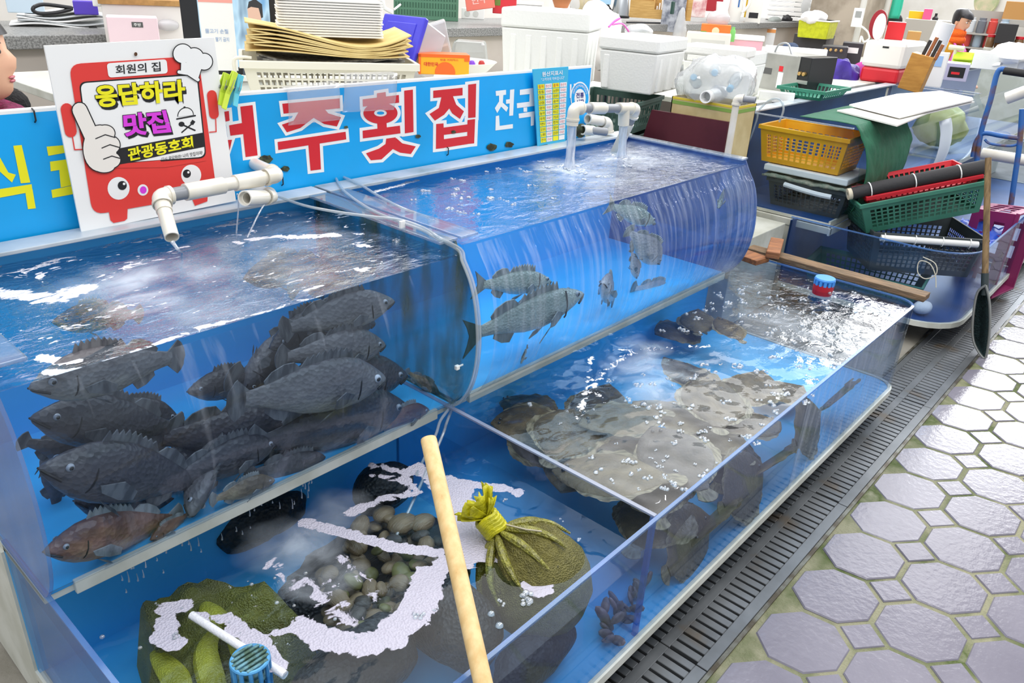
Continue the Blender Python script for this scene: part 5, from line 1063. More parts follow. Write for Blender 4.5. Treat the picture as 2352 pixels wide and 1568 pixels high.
# crates in the low tank
m_pipew = M('white_tube', '#e8e8e4', .4)
Rt = Matrix.Rotation(radians(-14), 3, 'Z')
bk1 = basket('crate', .58, .42, .22, m_dcr, 'charcoal crate with a long white tube tied along its rim', 'crate', (4.30, -.34, .29), radians(-52), slots=(18, 6))
b = MB(); b.tube([(-.26, -.222, .195), (.24, -.222, .195)], .017, 12); b.build('white_tube', m_pipew, bk1, smooth=True)
for x in (-.24, -.08, .06, .2):
    b = MB(); b.tube([(x + .004 * cos(a), -.218 + .024 * cos(a), .195 + .024 * sin(a)) for a in [2 * pi * k / 12 for k in range(13)]], .0025, 5); b.build('cable_tie', k_white, bk1)
Rg = Matrix.Rotation(radians(-52), 3, 'Z') @ Matrix.Rotation(radians(-16), 3, 'Y')
bk2 = basket('crate', .62, .40, .17, m_gcr, 'green crate tilted on top of the charcoal crate', 'crate', (4.28, -.30, .565), Rg, slots=(18, 5))
bk3 = basket('crate', .56, .34, .07, m_rcr, 'red crate rim inside the tilted green crate', 'crate', tuple(V((4.28, -.30, .565)) + Rg @ V((.02, .02, .12))), Rg, slots=(18, 2))
m_blk = M('black_foam_tube', '#2d2c2e', .75, bump=(60, .2)); 
e = E('foam_roll', tuple(V((4.28, -.30, .565)) + Rg @ V((0, -.12, .215))), 0, 'long black foam roll tied with white cable ties on the green crate', 'foam roll', R=Rg)
b = MB(); b.tube([(-.33, 0, 0), (-.2, 0, .004), (.2, 0, .004), (.33, 0, 0)], [.032, .034, .036, .04], 18); b.build('roll', m_blk, e, smooth=True)
b = MB(); b.pipe([(-.35, 0, 0), (-.3, 0, 0)], .030, .012); b.build('foam_core', M('dirty_foam', '#cfc6b0', .8), e, smooth=True)
for x in (-.24, -.02, .2):
    b = MB(); b.tube([(x, .040 * cos(a), .040 * sin(a)) for a in [2 * pi * k / 16 for k in range(17)]], .003, 5); b.build('cable_tie', k_white, e)
b = MB(); b.tube([(-.32, .028, .022), (.33, .03, .026)], .006, 6); b.build('red_cord', m_rcr, e)
bk4 = basket('crate', .60, .36, .12, m_gcr, 'green crate lying on the floor of the low tank behind the curved pane', 'crate', (4.15, -.20, .145), radians(-82), slots=(18, 3))
bk5 = basket('crate', .50, .30, .26, M('crate_plum', '#8a2a5c', .45), 'plum coloured crate standing on its side beside the black crate', 'crate', (5.05, -.50, .30), Matrix.Rotation(radians(-10), 3, 'Z') @ Matrix.Rotation(radians(90), 3, 'X') @ Matrix.Rotation(radians(90), 3, 'Z'), slots=(4, 2))
b = MB(); b.grid(lambda u, v: V((4.62 + .5 * u, -.66 + .25 * v, .40 + .05 * mnoise.noise(V((u * 6, v * 6, 1))))), 14, 10); T(b.build('blue_sheet', M('blue_tarp', '#1f4fc0', .4), smooth=True, solid=.004), 'blue plastic sheet beside the charcoal crate', 'tarp')
lump('foam_piece', (4.02, -.55, .165), (.05, .045, .035), m_styro, 'white foam piece lying on the floor of the low tank', 'foam piece', 2)
b = MB(); q = at(2125, 600, x=3.905); b.tube(curve_pts([at(u, v, x=3.875) for u, v in ((2150, 660), (2148, 630), (2135, 605), (2112, 600), (2108, 625), (2125, 640), (2150, 630), (2148, 605), (2120, 590))], 5), .0025, 6); T(b.build('string_loop', M('twine_white', '#cfcab8', .8), smooth=True), 'loop of pale twine hanging at the rounded end of the low tank', 'string')
# landing net leaning at the tank corner
nT = at(2270, 362, x=4.12); nM = at(2262, 650, x=4.03); dn_ = (nM - nT).normalized(); nB = at(2250, 825, z=.005)
e = E('landing_net', nT, 0, 'wooden handled landing net leaning against the next low tank', 'landing net'); OF = -nT
b = MB(); b.tube([nT, nM], [.014, .015], 14); nb(b, 'handle', M('grey_wood', '#8f7550', .65, c2='#6b563a', nscale=10, stretch=(6, 6, .6)), e)
b = MB(); b.tube([nM - dn_ * .05, nM + dn_ * .06], .017, 12); nb(b, 'ferrule', M('dark_ferrule', '#2f3a3c', .5), e)
hoop = curve_pts([at(u, v, x=4.0) for u, v in ((2264, 655), (2245, 672), (2236, 720), (2234, 770), (2243, 800), (2262, 822), (2270, 790), (2274, 740), (2272, 690), (2264, 655))], 5)
for p in hoop: p.x -= .0
b = MB(); b.tube(hoop, .006, 8); nb(b, 'hoop', M('hoop_metal', '#9a9c98', .4, .7), e)
hc = sum(hoop, V()) / len(hoop); b = MB(); n_ = len(hoop)
b.rings([hoop, [hc + (p - hc) * .85 + V((.05, .02, -.01)) for p in hoop], [hc + (p - hc) * .45 + V((.09, .03, -.05)) for p in hoop]], False, True)
nb(b, 'mesh', M('dark_green_mesh', '#2f4a4c', .7, c2='#24383a', nscale=90, bump=(200, .8, (1, 1, 1), 'Voronoi')), e, solid=.002)
# hand truck
e = E('hand_truck', (5.3, -.30, .3), 0, 'rusty blue hand truck standing behind the crates', 'hand truck'); OF = V((-5.3, .30, -.3)); m_ht = M('truck_blue', '#2a62a8', .5, c2='#6b4a34', nscale=7, nlo=.5, nhi=.62)
A_ = lambda u, v: at(u, v, x=5.3)
b = MB(); b.tube(curve_pts([A_(2228, 470), A_(2240, 400), A_(2252, 310), A_(2275, 230), A_(2292, 165), A_(2312, 160)], 5), .016, 10); nb(b, 'frame_tube', m_ht, e)
b = MB(); b.tube(curve_pts([A_(2322, 470), A_(2332, 400), A_(2342, 330), A_(2348, 250)], 5), .016, 10); nb(b, 'frame_tube', m_ht, e)
b = MB(); b.tube(curve_pts([A_(2234, 360), A_(2242, 325), A_(2260, 306), A_(2300, 312), A_(2345, 318)], 5), .014, 10); nb(b, 'cross_bar', m_ht, e)
b = MB(); b.tube(curve_pts([A_(2262, 320), A_(2275, 330), A_(2320, 335), A_(2340, 330)], 5), .008, 8); nb(b, 'cross_bar', m_ht, e)
b = MB(); b.tube([A_(2306, 162), A_(2375, 172)], .022, 12); nb(b, 'grip', M('black_rubber', '#1c1c1e', .6), e)
b = MB(); b.box((5.28, -.72, .14), (5.34, -.22, .18)); nb(b, 'foot_plate', m_ht, e)
# tall white pvc pipe, maroon panel, carton and green crates between the two stalls
yp = .30; x_ = 3.22; tp = at(1692, 232, x=x_); e = E('water_pipe', (tp.x, tp.y, 0), 0, 'tall thin white pipe with a grey end standing between the two stalls', 'water pipe'); OF = V((-tp.x, -tp.y, 0))
b = MB(); b.tube([(tp.x, tp.y, .0), tp], .016, 14); nb(b, 'pipe', m_pvc, e)
d_ = V((.25, -.97, .02)).normalized(); b = MB(); elbow(b, tp + V((0, 0, .012)), (0, 0, 1), d_, .019, .03); nb(b, 'elbow', m_pvc, e)
b = MB(); b.pipe([tp + V((0, 0, .012)) + d_ * .03, tp + V((0, 0, .012)) + d_ * .085], .015, .011); nb(b, 'grey_pipe', m_pvcg, e)
b = MB(); b.box((3.26, .20, 0), (3.86, 1.36, .47)); T(b.build('low_stand', m_white, bevel=.004), 'low white stand between the two stalls under the carton', 'stand')
m_mar = M('maroon_panel', '#4a1a26', .4, c2='#54202c', nscale=5)
q = [at(u, v, x=3.30) for u, v in ((1497, 252), (1672, 280), (1666, 352), (1440, 318))]; q[2].z = q[3].z = .47; b = MB(); b.prism(q, (.016, 0, 0)); T(b.build('maroon_board', m_mar), 'dark maroon board standing beyond the end of the sea bass tank', 'board')
m_box = M('carton_cream', '#cdbd8e', .75, c2='#bdaa7a', nscale=6); m_gst = M('carton_green', '#7da04a', .7); m_yst = M('carton_yellow', '#d8c23a', .7)
e = E('carton', (3.45, .535, .472), radians(0), 'cream carton with green and yellow stripe behind the maroon board', 'carton')
def cartonbox(e, w, d, h, mt, bands=()):
    b = MB()
    for a, c in (((-w / 2, -d / 2, 0), (w / 2, -d / 2 + .005, h)), ((-w / 2, d / 2 - .005, 0), (w / 2, d / 2, h)), ((-w / 2, -d / 2, 0), (-w / 2 + .005, d / 2, h)), ((w / 2 - .005, -d / 2, 0), (w / 2, d / 2, h)), ((-w / 2, -d / 2, 0), (w / 2, d / 2, .005))): b.box(a, c)
    b.build('body', mt, e)
    for z0, z1, m2 in bands:
        b = MB(); i = .0012; b.box((-w / 2 - i, -d / 2 - i, z0), (w / 2 + i, -d / 2 + .004, z1)); b.box((-w / 2 - i, -d / 2 - i, z0), (-w / 2 + .004, d / 2 + i, z1)); b.box((-w / 2 - i, d / 2 - .004, z0), (w / 2 + i, d / 2 + i, z1)); b.box((w / 2 - .004, -d / 2 - i, z0), (w / 2 + i, d / 2 + i, z1)); b.build('stripe', m2, e)
cartonbox(e, .20, .365, .64, m_box, [(.605, .622, m_gst), (.628, .638, m_yst)])
for y in (.09, -.10):
    b = MB(); b.lathe([(.016, 0), (0, .0005)], (-.1025, y, .5), 14, R=Matrix.Rotation(-pi / 2, 3, 'Y')); b.build('hand_hole', M('hole_brown', '#6b5136', .8), e)
# clear bag of bottles on the carton
m_clr0 = clear('clear_bottle', '#e6eef2', .05, .08, .8, haze=.06)
m_bag = clear('clear_poly_bag', '#f3f5f6', .25, .06, .6, haze=.34, hazecol='#f2f4f6', bump=(40, .5), power=3)
lump('plastic_bag', (3.47, .55, 1.19), (.16, .20, .14), m_bag, 'clear plastic bag stuffed with empty bottles on the cream carton', 'plastic bag', 6, .26, 10)
e = E('bottle', (3.45, .52, 1.11), 0, 'clear bottle with its round neck towards us inside the plastic bag', 'bottle')
b = MB(); b.pipe([(-.16, -.02, .03), (-.02, 0, .03)], .03, .024); b.build('neck', k_white, e, smooth=True)
b = MB(); b.ball((.04, .02, .03), (.08, .04, .04)); b.build('body', m_bag, e, smooth=True)
for i, (x, y, z) in enumerate(((3.44, .66, 1.20), (3.46, .56, 1.24), (3.46, .46, 1.18))):
    e = E('bottle', (x, y, z), 0, 'clear drink bottle with pale blue cap inside the plastic bag, ' + ('farthest from the pipe', 'uppermost', 'nearest the pipe')[i], 'bottle', R=Matrix.Rotation(.7 + i, 3, 'X') @ Matrix.Rotation(-1.1, 3, 'Y'))
    b = MB(); b.lathe([(.02, -.11), (.028, -.10), (.028, -.03), (.014, -.01), (.014, .0)], n=14); b.build('body', m_clr0, e, smooth=True)
    b = MB(); b.lathe([(.016, 0), (.017, .02), (.015, .024), (0, .024)], n=14); b.build('cap', M('cap_sky', '#79bfe2', .4), e, smooth=True)
bkg = M('crate_dull_green', '#46655c', .55, c2='#3c584f', nscale=6)
basket('crate', .60, .42, .16, bkg, 'dull green crate right under the closed white foam box', 'crate', (3.32, 1.10, .90), radians(12), slots=(16, 2), taper=.015)
basket('crate', 0.60, .42, .42, M('crate_dark_green', '#2c403c', .6), 'dark green crate at the foot of the crate stack behind the pipes', 'crate', (3.34, 1.09, .472), radians(12), slots=(16, 5), taper=.015)
# ------------------------------------------------------------------ hall shell
m_wall = M('hall_wall_white', '#e8e6e2', .8, c2='#dcd9d3', nscale=1.5); m_stone = M('terrazzo', '#c2bcae', .5, c2='#9c968a', nscale=90, nlo=.45, nhi=.55); m_gran = M('granite_edge', '#9a9a98', .4, c2='#6d6d6c', nscale=120, nlo=.42, nhi=.58)
b = MB(); b.box((-4, 4.4, 0), (20, 4.5, 3.4)); T(b.build('wall_back', m_wall), kind='structure')
b = MB(); b.box((17.0, -6, 0), (17.1, 4.4, 3.4)); T(b.build('wall_right', m_wall), kind='structure')
b = MB(); b.box((2.30, 2.75, 1.29), (2.98, 3.3, 3.4)); T(b.build('wall_pillar', m_stone), kind='structure')
b = MB(); b.box((8.6, 1.75, 0), (9.6, 2.25, 3.4)); T(b.build('wall_pillar_far', M('old_concrete', '#b3a797', .8, c2='#8f8474', nscale=3)), kind='structure')
# ------------------------------------------------------------------ helpers for clutter seen across the stall
def face(u, v, z=None, y=None, x=None, yaw=0):
    p = at(u, v, z=z, y=y, x=x); d = p - CAM; a = atan2(d.y, d.x) - pi / 2 + radians(yaw); return p, a, mpp(p)
def thing(name, u0, v0, u1, v1, label, cat, z=None, y=None, x=None, yaw=0, group=None):
    """Empty at the front bottom middle; local x to the right, y away, z up; returns it with width and height in metres"""
    uc, vm = (u0 + u1) / 2, (v0 + v1) / 2; uc += (v1 - vm) * (1010 - uc) / (4712 - vm)   # uprights lean towards the nadir
    p, a, s = face(uc, v1, z, y, x, yaw); e = E(name, p, a, label, cat, group); return e, (u1 - u0) * s, (v1 - v0) * s * 1.04
def sbox(name, u0, v0, u1, v1, d, mt, label, cat, bevel=.004, open_=False, group=None, part='body', **k):
    e, w, h = thing(name, u0, v0, u1, v1, label, cat, group=group, **k); b = MB(); b.box((-w / 2, 0, 0), (w / 2, d, h)); b.build(part, mt, e, bevel=bevel); return e, w, h
def part(e, nm, mt, *boxes, bevel=0, smooth=False):
    b = MB()
    for a, c in boxes: b.box(a, c)
    return b.build(nm, mt, e, bevel=bevel)
def words(e, body, x0, x1, z0, z1, y, mt, bold=.01, nm='lettering'):
    c = bpy.data.curves.new('t', 'FONT'); c.body = body; c.offset = bold; c.resolution_u = 2; o = bpy.data.objects.new('t', c); COL.objects.link(o); bpy.context.view_layer.update()
    me = bpy.data.meshes.new_from_object(o.evaluated_get(bpy.context.evaluated_depsgraph_get())); xs = [v.co.x for v in me.vertices]; ys = [v.co.y for v in me.vertices]
    b = MB()
    b.add([(x0 + (v.co.x - min(xs)) / (max(xs) - min(xs)) * (x1 - x0), y, z0 + (v.co.y - min(ys)) / (max(ys) - min(ys)) * (z1 - z0)) for v in me.vertices], [tuple(p.vertices) for p in me.polygons]); b.build(nm, mt, e)
    bpy.data.objects.remove(o); bpy.data.curves.remove(c); bpy.data.meshes.remove(me)
# ------------------------------------------------------------------ long counter and tables
b = MB(); b.box((.1, 2.50, 0), (9.2, 3.2, 1.235)); e = E('counter', (4.6, 2.45, 0), 0, 'long cream counter with a grey granite edge along the back of the stall', 'counter')
b.v = [p - V((4.6, 2.45, 0)) for p in b.v]; b.build('body', M('counter_cream', '#ddd3c8', .6, c2='#d0c6ba', nscale=2), e)
part(e, 'granite_top', m_gran, ((-4.5, 0, 1.235), (4.6, .75, 1.29)), bevel=.004)
CZ = 1.29
def table(x0, x1, y0, y1, z, label, mt=m_white):
    e = E('table', ((x0 + x1) / 2, (y0 + y1) / 2, 0), 0, label, 'table'); w, d = (x1 - x0) / 2, (y1 - y0) / 2
    part(e, 'table_top', mt, ((-w, -d, z - .03), (w, d, z)), bevel=.003)
    for sx in (-1, 1):
        for sy in (-1, 1): part(e, 'leg', m_steel, ((sx * (w - .04) - .02, sy * (d - .04) - .02, 0), (sx * (w - .04) + .02, sy * (d - .04) + .02, z - .03)))
    return e
table(.75, 2.48, .72, 2.2, 1.18, 'work table behind the blue sign carrying the tray basket')
table(2.62, 4.0, 1.42, 2.3, 1.03, 'low table behind the white foam boxes')
table(4.05, 9.45, .72, 1.70, 1.0, 'long table behind the next stall tanks')
table(5.3, 7.6, 1.80, 2.4, 1.09, 'table in front of the counter with the orange carton')
# ------------------------------------------------------------------ tray basket with paper and foam trays
m_ivory = M('ivory_plastic', '#e6e2d2', .45); m_tray = M('foam_tray_white', '#f4f3f0', .6); m_kraft = M('kraft_paper', '#e3cb8c', .8, c2='#d6bb78', nscale=8); m_news = M('newsprint', '#a9a8a4', .9, c2='#6d6d6c', nscale=50)
p, a, s = face(776, 205, y=.90, yaw=6); p.z = 1.182
bk = basket('tray_basket', 385 * s, .34, .15, m_ivory, 'ivory slotted basket behind the sign heaped with paper and foam trays', 'basket', p + V((.07, .15, 0)), a, slots=(24, 4), rim=.022)
bz = p + V((.07, .15, 0)); Rk = Matrix.Rotation(a, 3, 'Z')
def paper(name, w, d, h, z, mt, label, dx=0, seed=0, amp=.02, layers=5):
    e = E(name, bz + Rk @ V((dx, 0, z)), a, label, 'paper')
    for k in range(layers):
        b = MB(); sx = 1 - .02 * ((k * 7 + seed) % 4)
        b.grid(lambda u, v: V(((u - .5) * w * sx + .006 * ((k * 5) % 3), (v - .5) * d, k * h / layers + amp * sin(u * 5.2 + .9 + seed) * (1 - .4 * v) * (.4 + k / layers) + .012 * (abs(u - .5) * 2) ** 3 * (k % 3))), 24, 6)
        b.build('sheet', mt, e, smooth=True, solid=h / layers * .7)
    return e
paper('newspaper', 330 * s, .28, .03, .13, m_news, 'folded grey newspapers under the yellow paper in the basket', .0, 2, .008, 4)
paper('wrapping_paper', 362 * s, .33, .055, .175, m_kraft, 'thick pile of wavy yellow wrapping paper on the newspapers', -.005, 0, .02, 9)
# stack of white foam trays, each a thing
tz0 = .225; tw, td = 236 * s, .20
def tray():
    b = MB(); h = .022; rings = []
    for z, i in ((0, 0), (.004, 0), (.006, .008), (h, .034)):
        q = [(-tw / 2 + i, -td / 2 + i), (tw / 2 - i, -td / 2 + i), (tw / 2 - i, td / 2 - i), (-tw / 2 + i, td / 2 - i)]; rr = []
        for k in range(4):
            p0, p1, p2 = V((*q[k - 1], z)), V((*q[k], z)), V((*q[(k + 1) % 4], z)); aa = p1 + (p0 - p1).normalized() * .02; cc = p1 + (p2 - p1).normalized() * .02
            rr += [aa, (aa + p1 * 2 + cc) / 4, cc]
        rings.append(rr)
    b.rings(rings); return b.build('foam_tray', m_tray)
t0 = tray(); NT = 14
for k in range(NT):
    o = t0 if k == 0 else t0.copy()
    if k: COL.objects.link(o)
    o.location = bz + Rk @ V((.012 + random.uniform(-.002, .002), .0, tz0 + k * .0085)); o.rotation_euler = (0, 0, a)
    T(o, 'upside down white foam tray inside the stack on the yellow paper', 'tray', 'stacked white foam trays')
T(t0, 'lowest white foam tray of the stack on the yellow paper', 'tray'); del t0['group']
T(o, 'topmost white foam tray of the stack, its raised bottom showing', 'tray'); del o['group']
# small white wire hook handle at the basket's left end
b = MB(); b.tube(curve_pts([bz + Rk @ V((-385 * s / 2 + x, -.16, z)) for x, z in ((.0, .10), (-.022, .10), (-.026, .15), (.0, .16), (.03, .158))], 4), .006, 8); T(b.build('white_hook', m_ivory, smooth=True), 'white plastic hook at the left end of the tray basket', 'hook')
# second shallow tray with containers
e, w, h = thing('shallow_tray', 958, 148, 1148, 168, 'shallow white tray behind the sign right of the tray basket', 'tray', y=1.02, yaw=6)
b = MB(); b.lathe([(.80, 0), (1, .9), (1.03, 1), (1.0, 1), (.78, .08), (0, .06)], (0, .12, 0), 30); b.v = [V((q.x * w / 2, .12 + (q.y - .12) * .15, q.z * h)) for q in b.v]; b.build('body', m_tray, e, smooth=True)
TZ = e.location.z + .012
m_blid = M('container_blue_lid', '#3f3cc8', .3, c2='#4a48d8', nscale=3); m_tub = clear('frosted_tub', '#e8e8ea', .2, .06, .5, haze=.42, hazecol='#ecebee')
pl = at(915, 118, y=1.08); sl = mpp(pl); e = E('food_container', pl, face(950, 128, y=1.12)[1], 'frosted food tub standing tilted with its blue snap lid towards us', 'food container')
Rt_ = Matrix.Rotation(radians(48), 3, 'Z') @ Matrix.Rotation(radians(26), 3, 'Y')
b = MB(); b.frustum((-.0, -.10), (.13, .10), (-.06, .13), 0, Rt_); b.v = [V(q) for q in b.v]; b.build('tub', m_tub, e, bevel=.008)
b = MB(); b.box((-.024, -.108, -.07), (.0, .108, .135), Rt_); b.build('blue_lid', m_blid, e, bevel=.006)
b = MB(); b.box((-.028, -.075, -.04), (-.022, .075, .105), Rt_); b.build('lid_panel', m_blid, e, bevel=.003)
p2_ = at(1002, 128, y=1.1); e = E('food_container', p2_, face(1002, 128, y=1.1)[1], 'frosted food tub with peach bottom leaning behind the orange box', 'food container')
b = MB(); R2 = Matrix.Rotation(radians(-18), 3, 'Y'); b.frustum((-.055, -.06), (.075, .06), (-.03, .125), .012, R2); b.build('tub', m_tub, e, bevel=.008)
b = MB(); b.box((-.04, -.05, -.028), (.06, .05, .03), R2); b.build('contents', M('peach', '#f0cdb4', .8), e)
e, w, h = sbox('carton_box', 962, 130, 1078, 172, .09, M('box_orange_yellow', '#f5b21c', .45), 'small orange and yellow coffee box in the shallow tray', 'box', y=.90, yaw=8)
part(e, 'orange_border', M('box_orange', '#ee6a1e', .45), ((-w / 2 - .001, -.0012, h * .86), (w / 2 + .001, .092, h + .001)), ((-w / 2 - .001, -.0012, 0), (-w / 2 + .008, .003, h)), ((w / 2 - .02, -.0014, h * .7), (w / 2 + .001, .003, h)))
b = MB(); b.lathe([(.04, 0), (.04, .002)], (w * .02, -.0, h * .1), 20, R=Matrix.Rotation(pi / 2, 3, 'X')); b.v = [V((q.x, q.y, max(q.z, .002))) for q in b.v]; b.build('picture', M('box_orange', '#ee6a1e'), e)
words(e, '대한민국', -w * .40, -w * .12, h * .42, h * .62, -.002, k_red, .02); words(e, '믿음 커피믹스', -w * .08, w * .28, h * .70, h * .80, -.002, k_red)
m_clr = clear('clear_tub', '#eef2f2', .06, .10, .8, haze=.10, hazecol='#e8ecec')
e, w, h = thing('clear_cover', 1030, 102, 1118, 158, 'clear plastic food cover behind the coffee box', 'food cover', y=1.12, yaw=-6); b = MB(); b.frustum((-w / 2, 0), (w / 2, .14), (0, h), 0); b.v[4:] = [V((q.x * .8, .07 + (q.y - .07) * .8, q.z)) for q in b.v[4:]]; b.build('cover', m_clr, e, bevel=.012)
for u, cl, nm in ((1084, '#7a3fc0', 'purple'), (1106, '#b0302a', 'dark red')):
    c = at(u, 152, y=1.03); b = MB(); b.lathe([(.010, -.012), (.014, 0), (.014, .014), (.009, .022), (.0, .024)], c, 14); T(b.build('small_bottle', M('small_' + nm.replace(' ', '_'), cl, .35), smooth=True), nm + ' capped small bottle in the shallow tray', 'bottle')
# ------------------------------------------------------------------ television, hanging poster
m_bk = M('tv_black', '#1b1c20', .35); e, w, h = thing('television', 428, -60, 652, 172, 'black framed television behind the sign showing a man in a suit', 'television', y=1.58, yaw=0)
part(e, 'case', m_bk, ((-w / 2, 0, 0), (w / 2, .06, h)), bevel=.004)
m_scr = bpy.data.materials.new('tv_screen'); m_scr.use_nodes = True; bs = m_scr.node_tree.nodes['Principled BSDF']; bs.inputs['Base Color'].default_value = (.02, .02, .02, 1); bs.inputs['Roughness'].default_value = .2
nzs = noise_tex(m_scr.node_tree, 7, 2, (2, 1, .6)); m_scr.node_tree.links.new(ramp(m_scr.node_tree, nzs, [(.35, C('#5f9ccc')), (.5, C('#b7d8ea')), (.65, C('#38597a'))]).outputs[0], bs.inputs['Emission Color']); bs.inputs['Emission Strength'].default_value = .85
X_ = lambda u: (u - 540) / 224 * w; Zt = lambda v: (172 - v) / 232 * h
part(e, 'screen', m_scr, ((X_(464), -.002, .03), (X_(615), .002, h - .03)))
def emis(n, h_, s_=.8):
    m = bpy.data.materials.new(n); m.use_nodes = True; q = m.node_tree.nodes['Principled BSDF']; q.inputs['Base Color'].default_value = (.02,) * 3 + (1,); q.inputs['Emission Color'].default_value = C(h_); q.inputs['Emission Strength'].default_value = s_; return m
def flat2(e, nm, mt, pts, y):
    b = MB(); b.add([(X_(u), y, Zt(v)) for u, v in pts], [tuple(range(len(pts)))]); return b.build(nm, mt, e)
flat2(e, 'picture_suit', emis('tv_suit', '#39424e'), [(546, 172), (550, 128), (560, 108), (574, 92), (588, 80), (604, 96), (616, 112), (616, 172)], -.004)
flat2(e, 'picture_shirt', emis('tv_shirt', '#eef2f6'), [(572, 125), (572, 90), (578, 80), (590, 80), (588, 100), (580, 128)], -.005)
flat2(e, 'picture_tie', emis('tv_tie', '#6a7078'), [(576, 92), (582, 92), (581, 125), (574, 122)], -.006)
flat2(e, 'picture_face', emis('tv_face', '#e2b9a0'), [(568, 60), (568, 35), (572, 26), (590, 22), (597, 34), (596, 60), (590, 76), (578, 84), (571, 76)], -.005)
flat2(e, 'picture_hair', emis('tv_hair', '#222226'), [(568, 36), (572, 22), (586, 16), (600, 26), (600, 52), (596, 54), (592, 34), (576, 32)], -.006)
flat2(e, 'picture_hand', emis('tv_hand', '#e6c0a8'), [(553, 128), (555, 110), (563, 102), (568, 116), (562, 132)], -.006)
e, w2, h2 = thing('paper_notice', 464, -20, 536, 162, 'white and pink paper notice hanging over the left of the television', 'notice', y=1.50)
part(e, 'sheet', k_white, ((-w2 / 2, 0, 0), (w2 / 2, .002, h2))); part(e, 'pink_band', M('notice_pink', '#f0a59a', .7), ((-w2 / 2, -.001, h2 * .76), (w2 / 2, .001, h2 * .90)))
words(e, '물고기 손질', -w2 * .38, w2 * .3, h2 * .42, h2 * .47, -.0015, M('notice_blue', '#9fb6d8', .7)); words(e, '팔기 금지', -w2 * .1, w2 * .3, h2 * .33, h2 * .38, -.0015, M('notice_blue', '#9fb6d8', .7))
# ------------------------------------------------------------------ left end of the counter
m_pk = M('pale_pink_box', '#e9cfd6', .5); m_lb = M('light_board', '#b98d52', .7, c2='#a47c46', nscale=40)
e, w, h = sbox('drawer_box', 250, 22, 432, 100, .30, M('box_white', '#e8e4df', .5), 'white drawer box at the left end of the counter topped by a cork board', 'box', y=2.30)
part(e, 'cork_top', m_lb, ((-w / 2 - .01, -.01, h), (w / 2 + .01, .31, h + .022)))
e2_, w, h = sbox('storage_box', 254, 46, 360, 100, .12, m_pk, 'pale pink box with a small dark label before the white drawer box', 'box', y=2.16)
part(e2_, 'dark_label', M('label_dark', '#555555', .6), ((-w * .02, -.0015, h * .62), (w * .2, .001, h * .82))); words(e2_, '주방', w * .02, w * .16, h * .66, h * .78, -.002, k_white)
e, w, h = thing('paper_stack', 36, 30, 250, 64, 'loose stack of white papers and plastic wrap at the left end of the counter', 'papers', z=CZ)
for k in range(5):
    b = MB(); b.grid(lambda u, v: V(((u - .5) * w * (1 - .08 * k) + .02 * (k % 2), .02 + v * .25, .006 + k * h * .19 + .01 * sin(u * 6 + k))), 14, 3); b.build('sheet', [k_white, M('sheet_grey', '#cfd3d4', .6)][k % 2], e, solid=.007, smooth=True)
b = MB(); c0 = at(120, 22, y=2.55); b.tube(curve_pts([at(u, v, y=2.5) for u, v in ((78, 16), (76, 24), (92, 31), (130, 29), (165, 20), (150, 16), (100, 10), (78, 16))], 4), .008, 8); T(b.build('black_cable', m_bk, smooth=True), 'black cable loop lying on the paper stack', 'cable')
sbox('folder', 172, 6, 222, 34, .05, M('folder_violet', '#5a42c0', .5), 'violet folder behind the paper stack', 'folder', y=2.75)
sbox('carton_box', 20, -12, 95, 30, .1, M('pale_blue_box', '#cfe2ef', .6), 'pale box with a blue patch at the far left of the counter', 'box', y=2.85)
sbox('notepad', 216, -10, 290, 16, .04, k_white, 'white pad leaning above the cork board', 'notepad', y=2.45)
e, w, h = thing('flower_pot', 306, -30, 366, 19, 'grey plant pot with green stems on the cork board', 'plant pot', y=2.42); b = MB(); b.lathe([(.03, 0), (.045, .06), (.05, .10), (.045, .10), (0, .09)], (0, .06, 0), 18); b.build('pot', M('pot_grey', '#c2c0b4', .6), e, smooth=True)
b = MB()
for k in range(7): b.tube([(0, .06, .08), (.02 * cos(k), .06 + .02 * sin(k), .14), (.05 * cos(k * 2.1), .06 + .04 * sin(k * 2.1), .2)], .003, 5)
b.build('stems', M('stem_green', '#7da05c', .6), e)
e, w, h = sbox('small_appliance', 368, -20, 426, 15, .08, M('radio_red', '#c8453c', .35), 'small red appliance on the cork board beside the television', 'appliance', y=2.38); part(e, 'vents', m_bk, ((w * .25, -.001, h * .2), (w * .3, .001, h * .4)), ((w * .35, -.001, h * .25), (w * .4, .001, h * .45)))
b = MB(); b.tube(curve_pts([at(u, v, y=2.28) for u, v in ((388, 16), (396, 40), (402, 70), (398, 95))], 4), .006, 6); b.tube(curve_pts([at(u, v, y=2.28) for u, v in ((410, 16), (404, 50), (402, 90))], 4), .006, 6); T(b.build('black_cable', m_bk, smooth=True), 'pair of black cables hanging from the red appliance', 'cable')
lump('plastic_wrap', at(385, 58, y=2.26), (.05, .03, .025), m_tub, 'crumpled white and blue plastic wrap beside the hanging cables', 'wrap', 8)
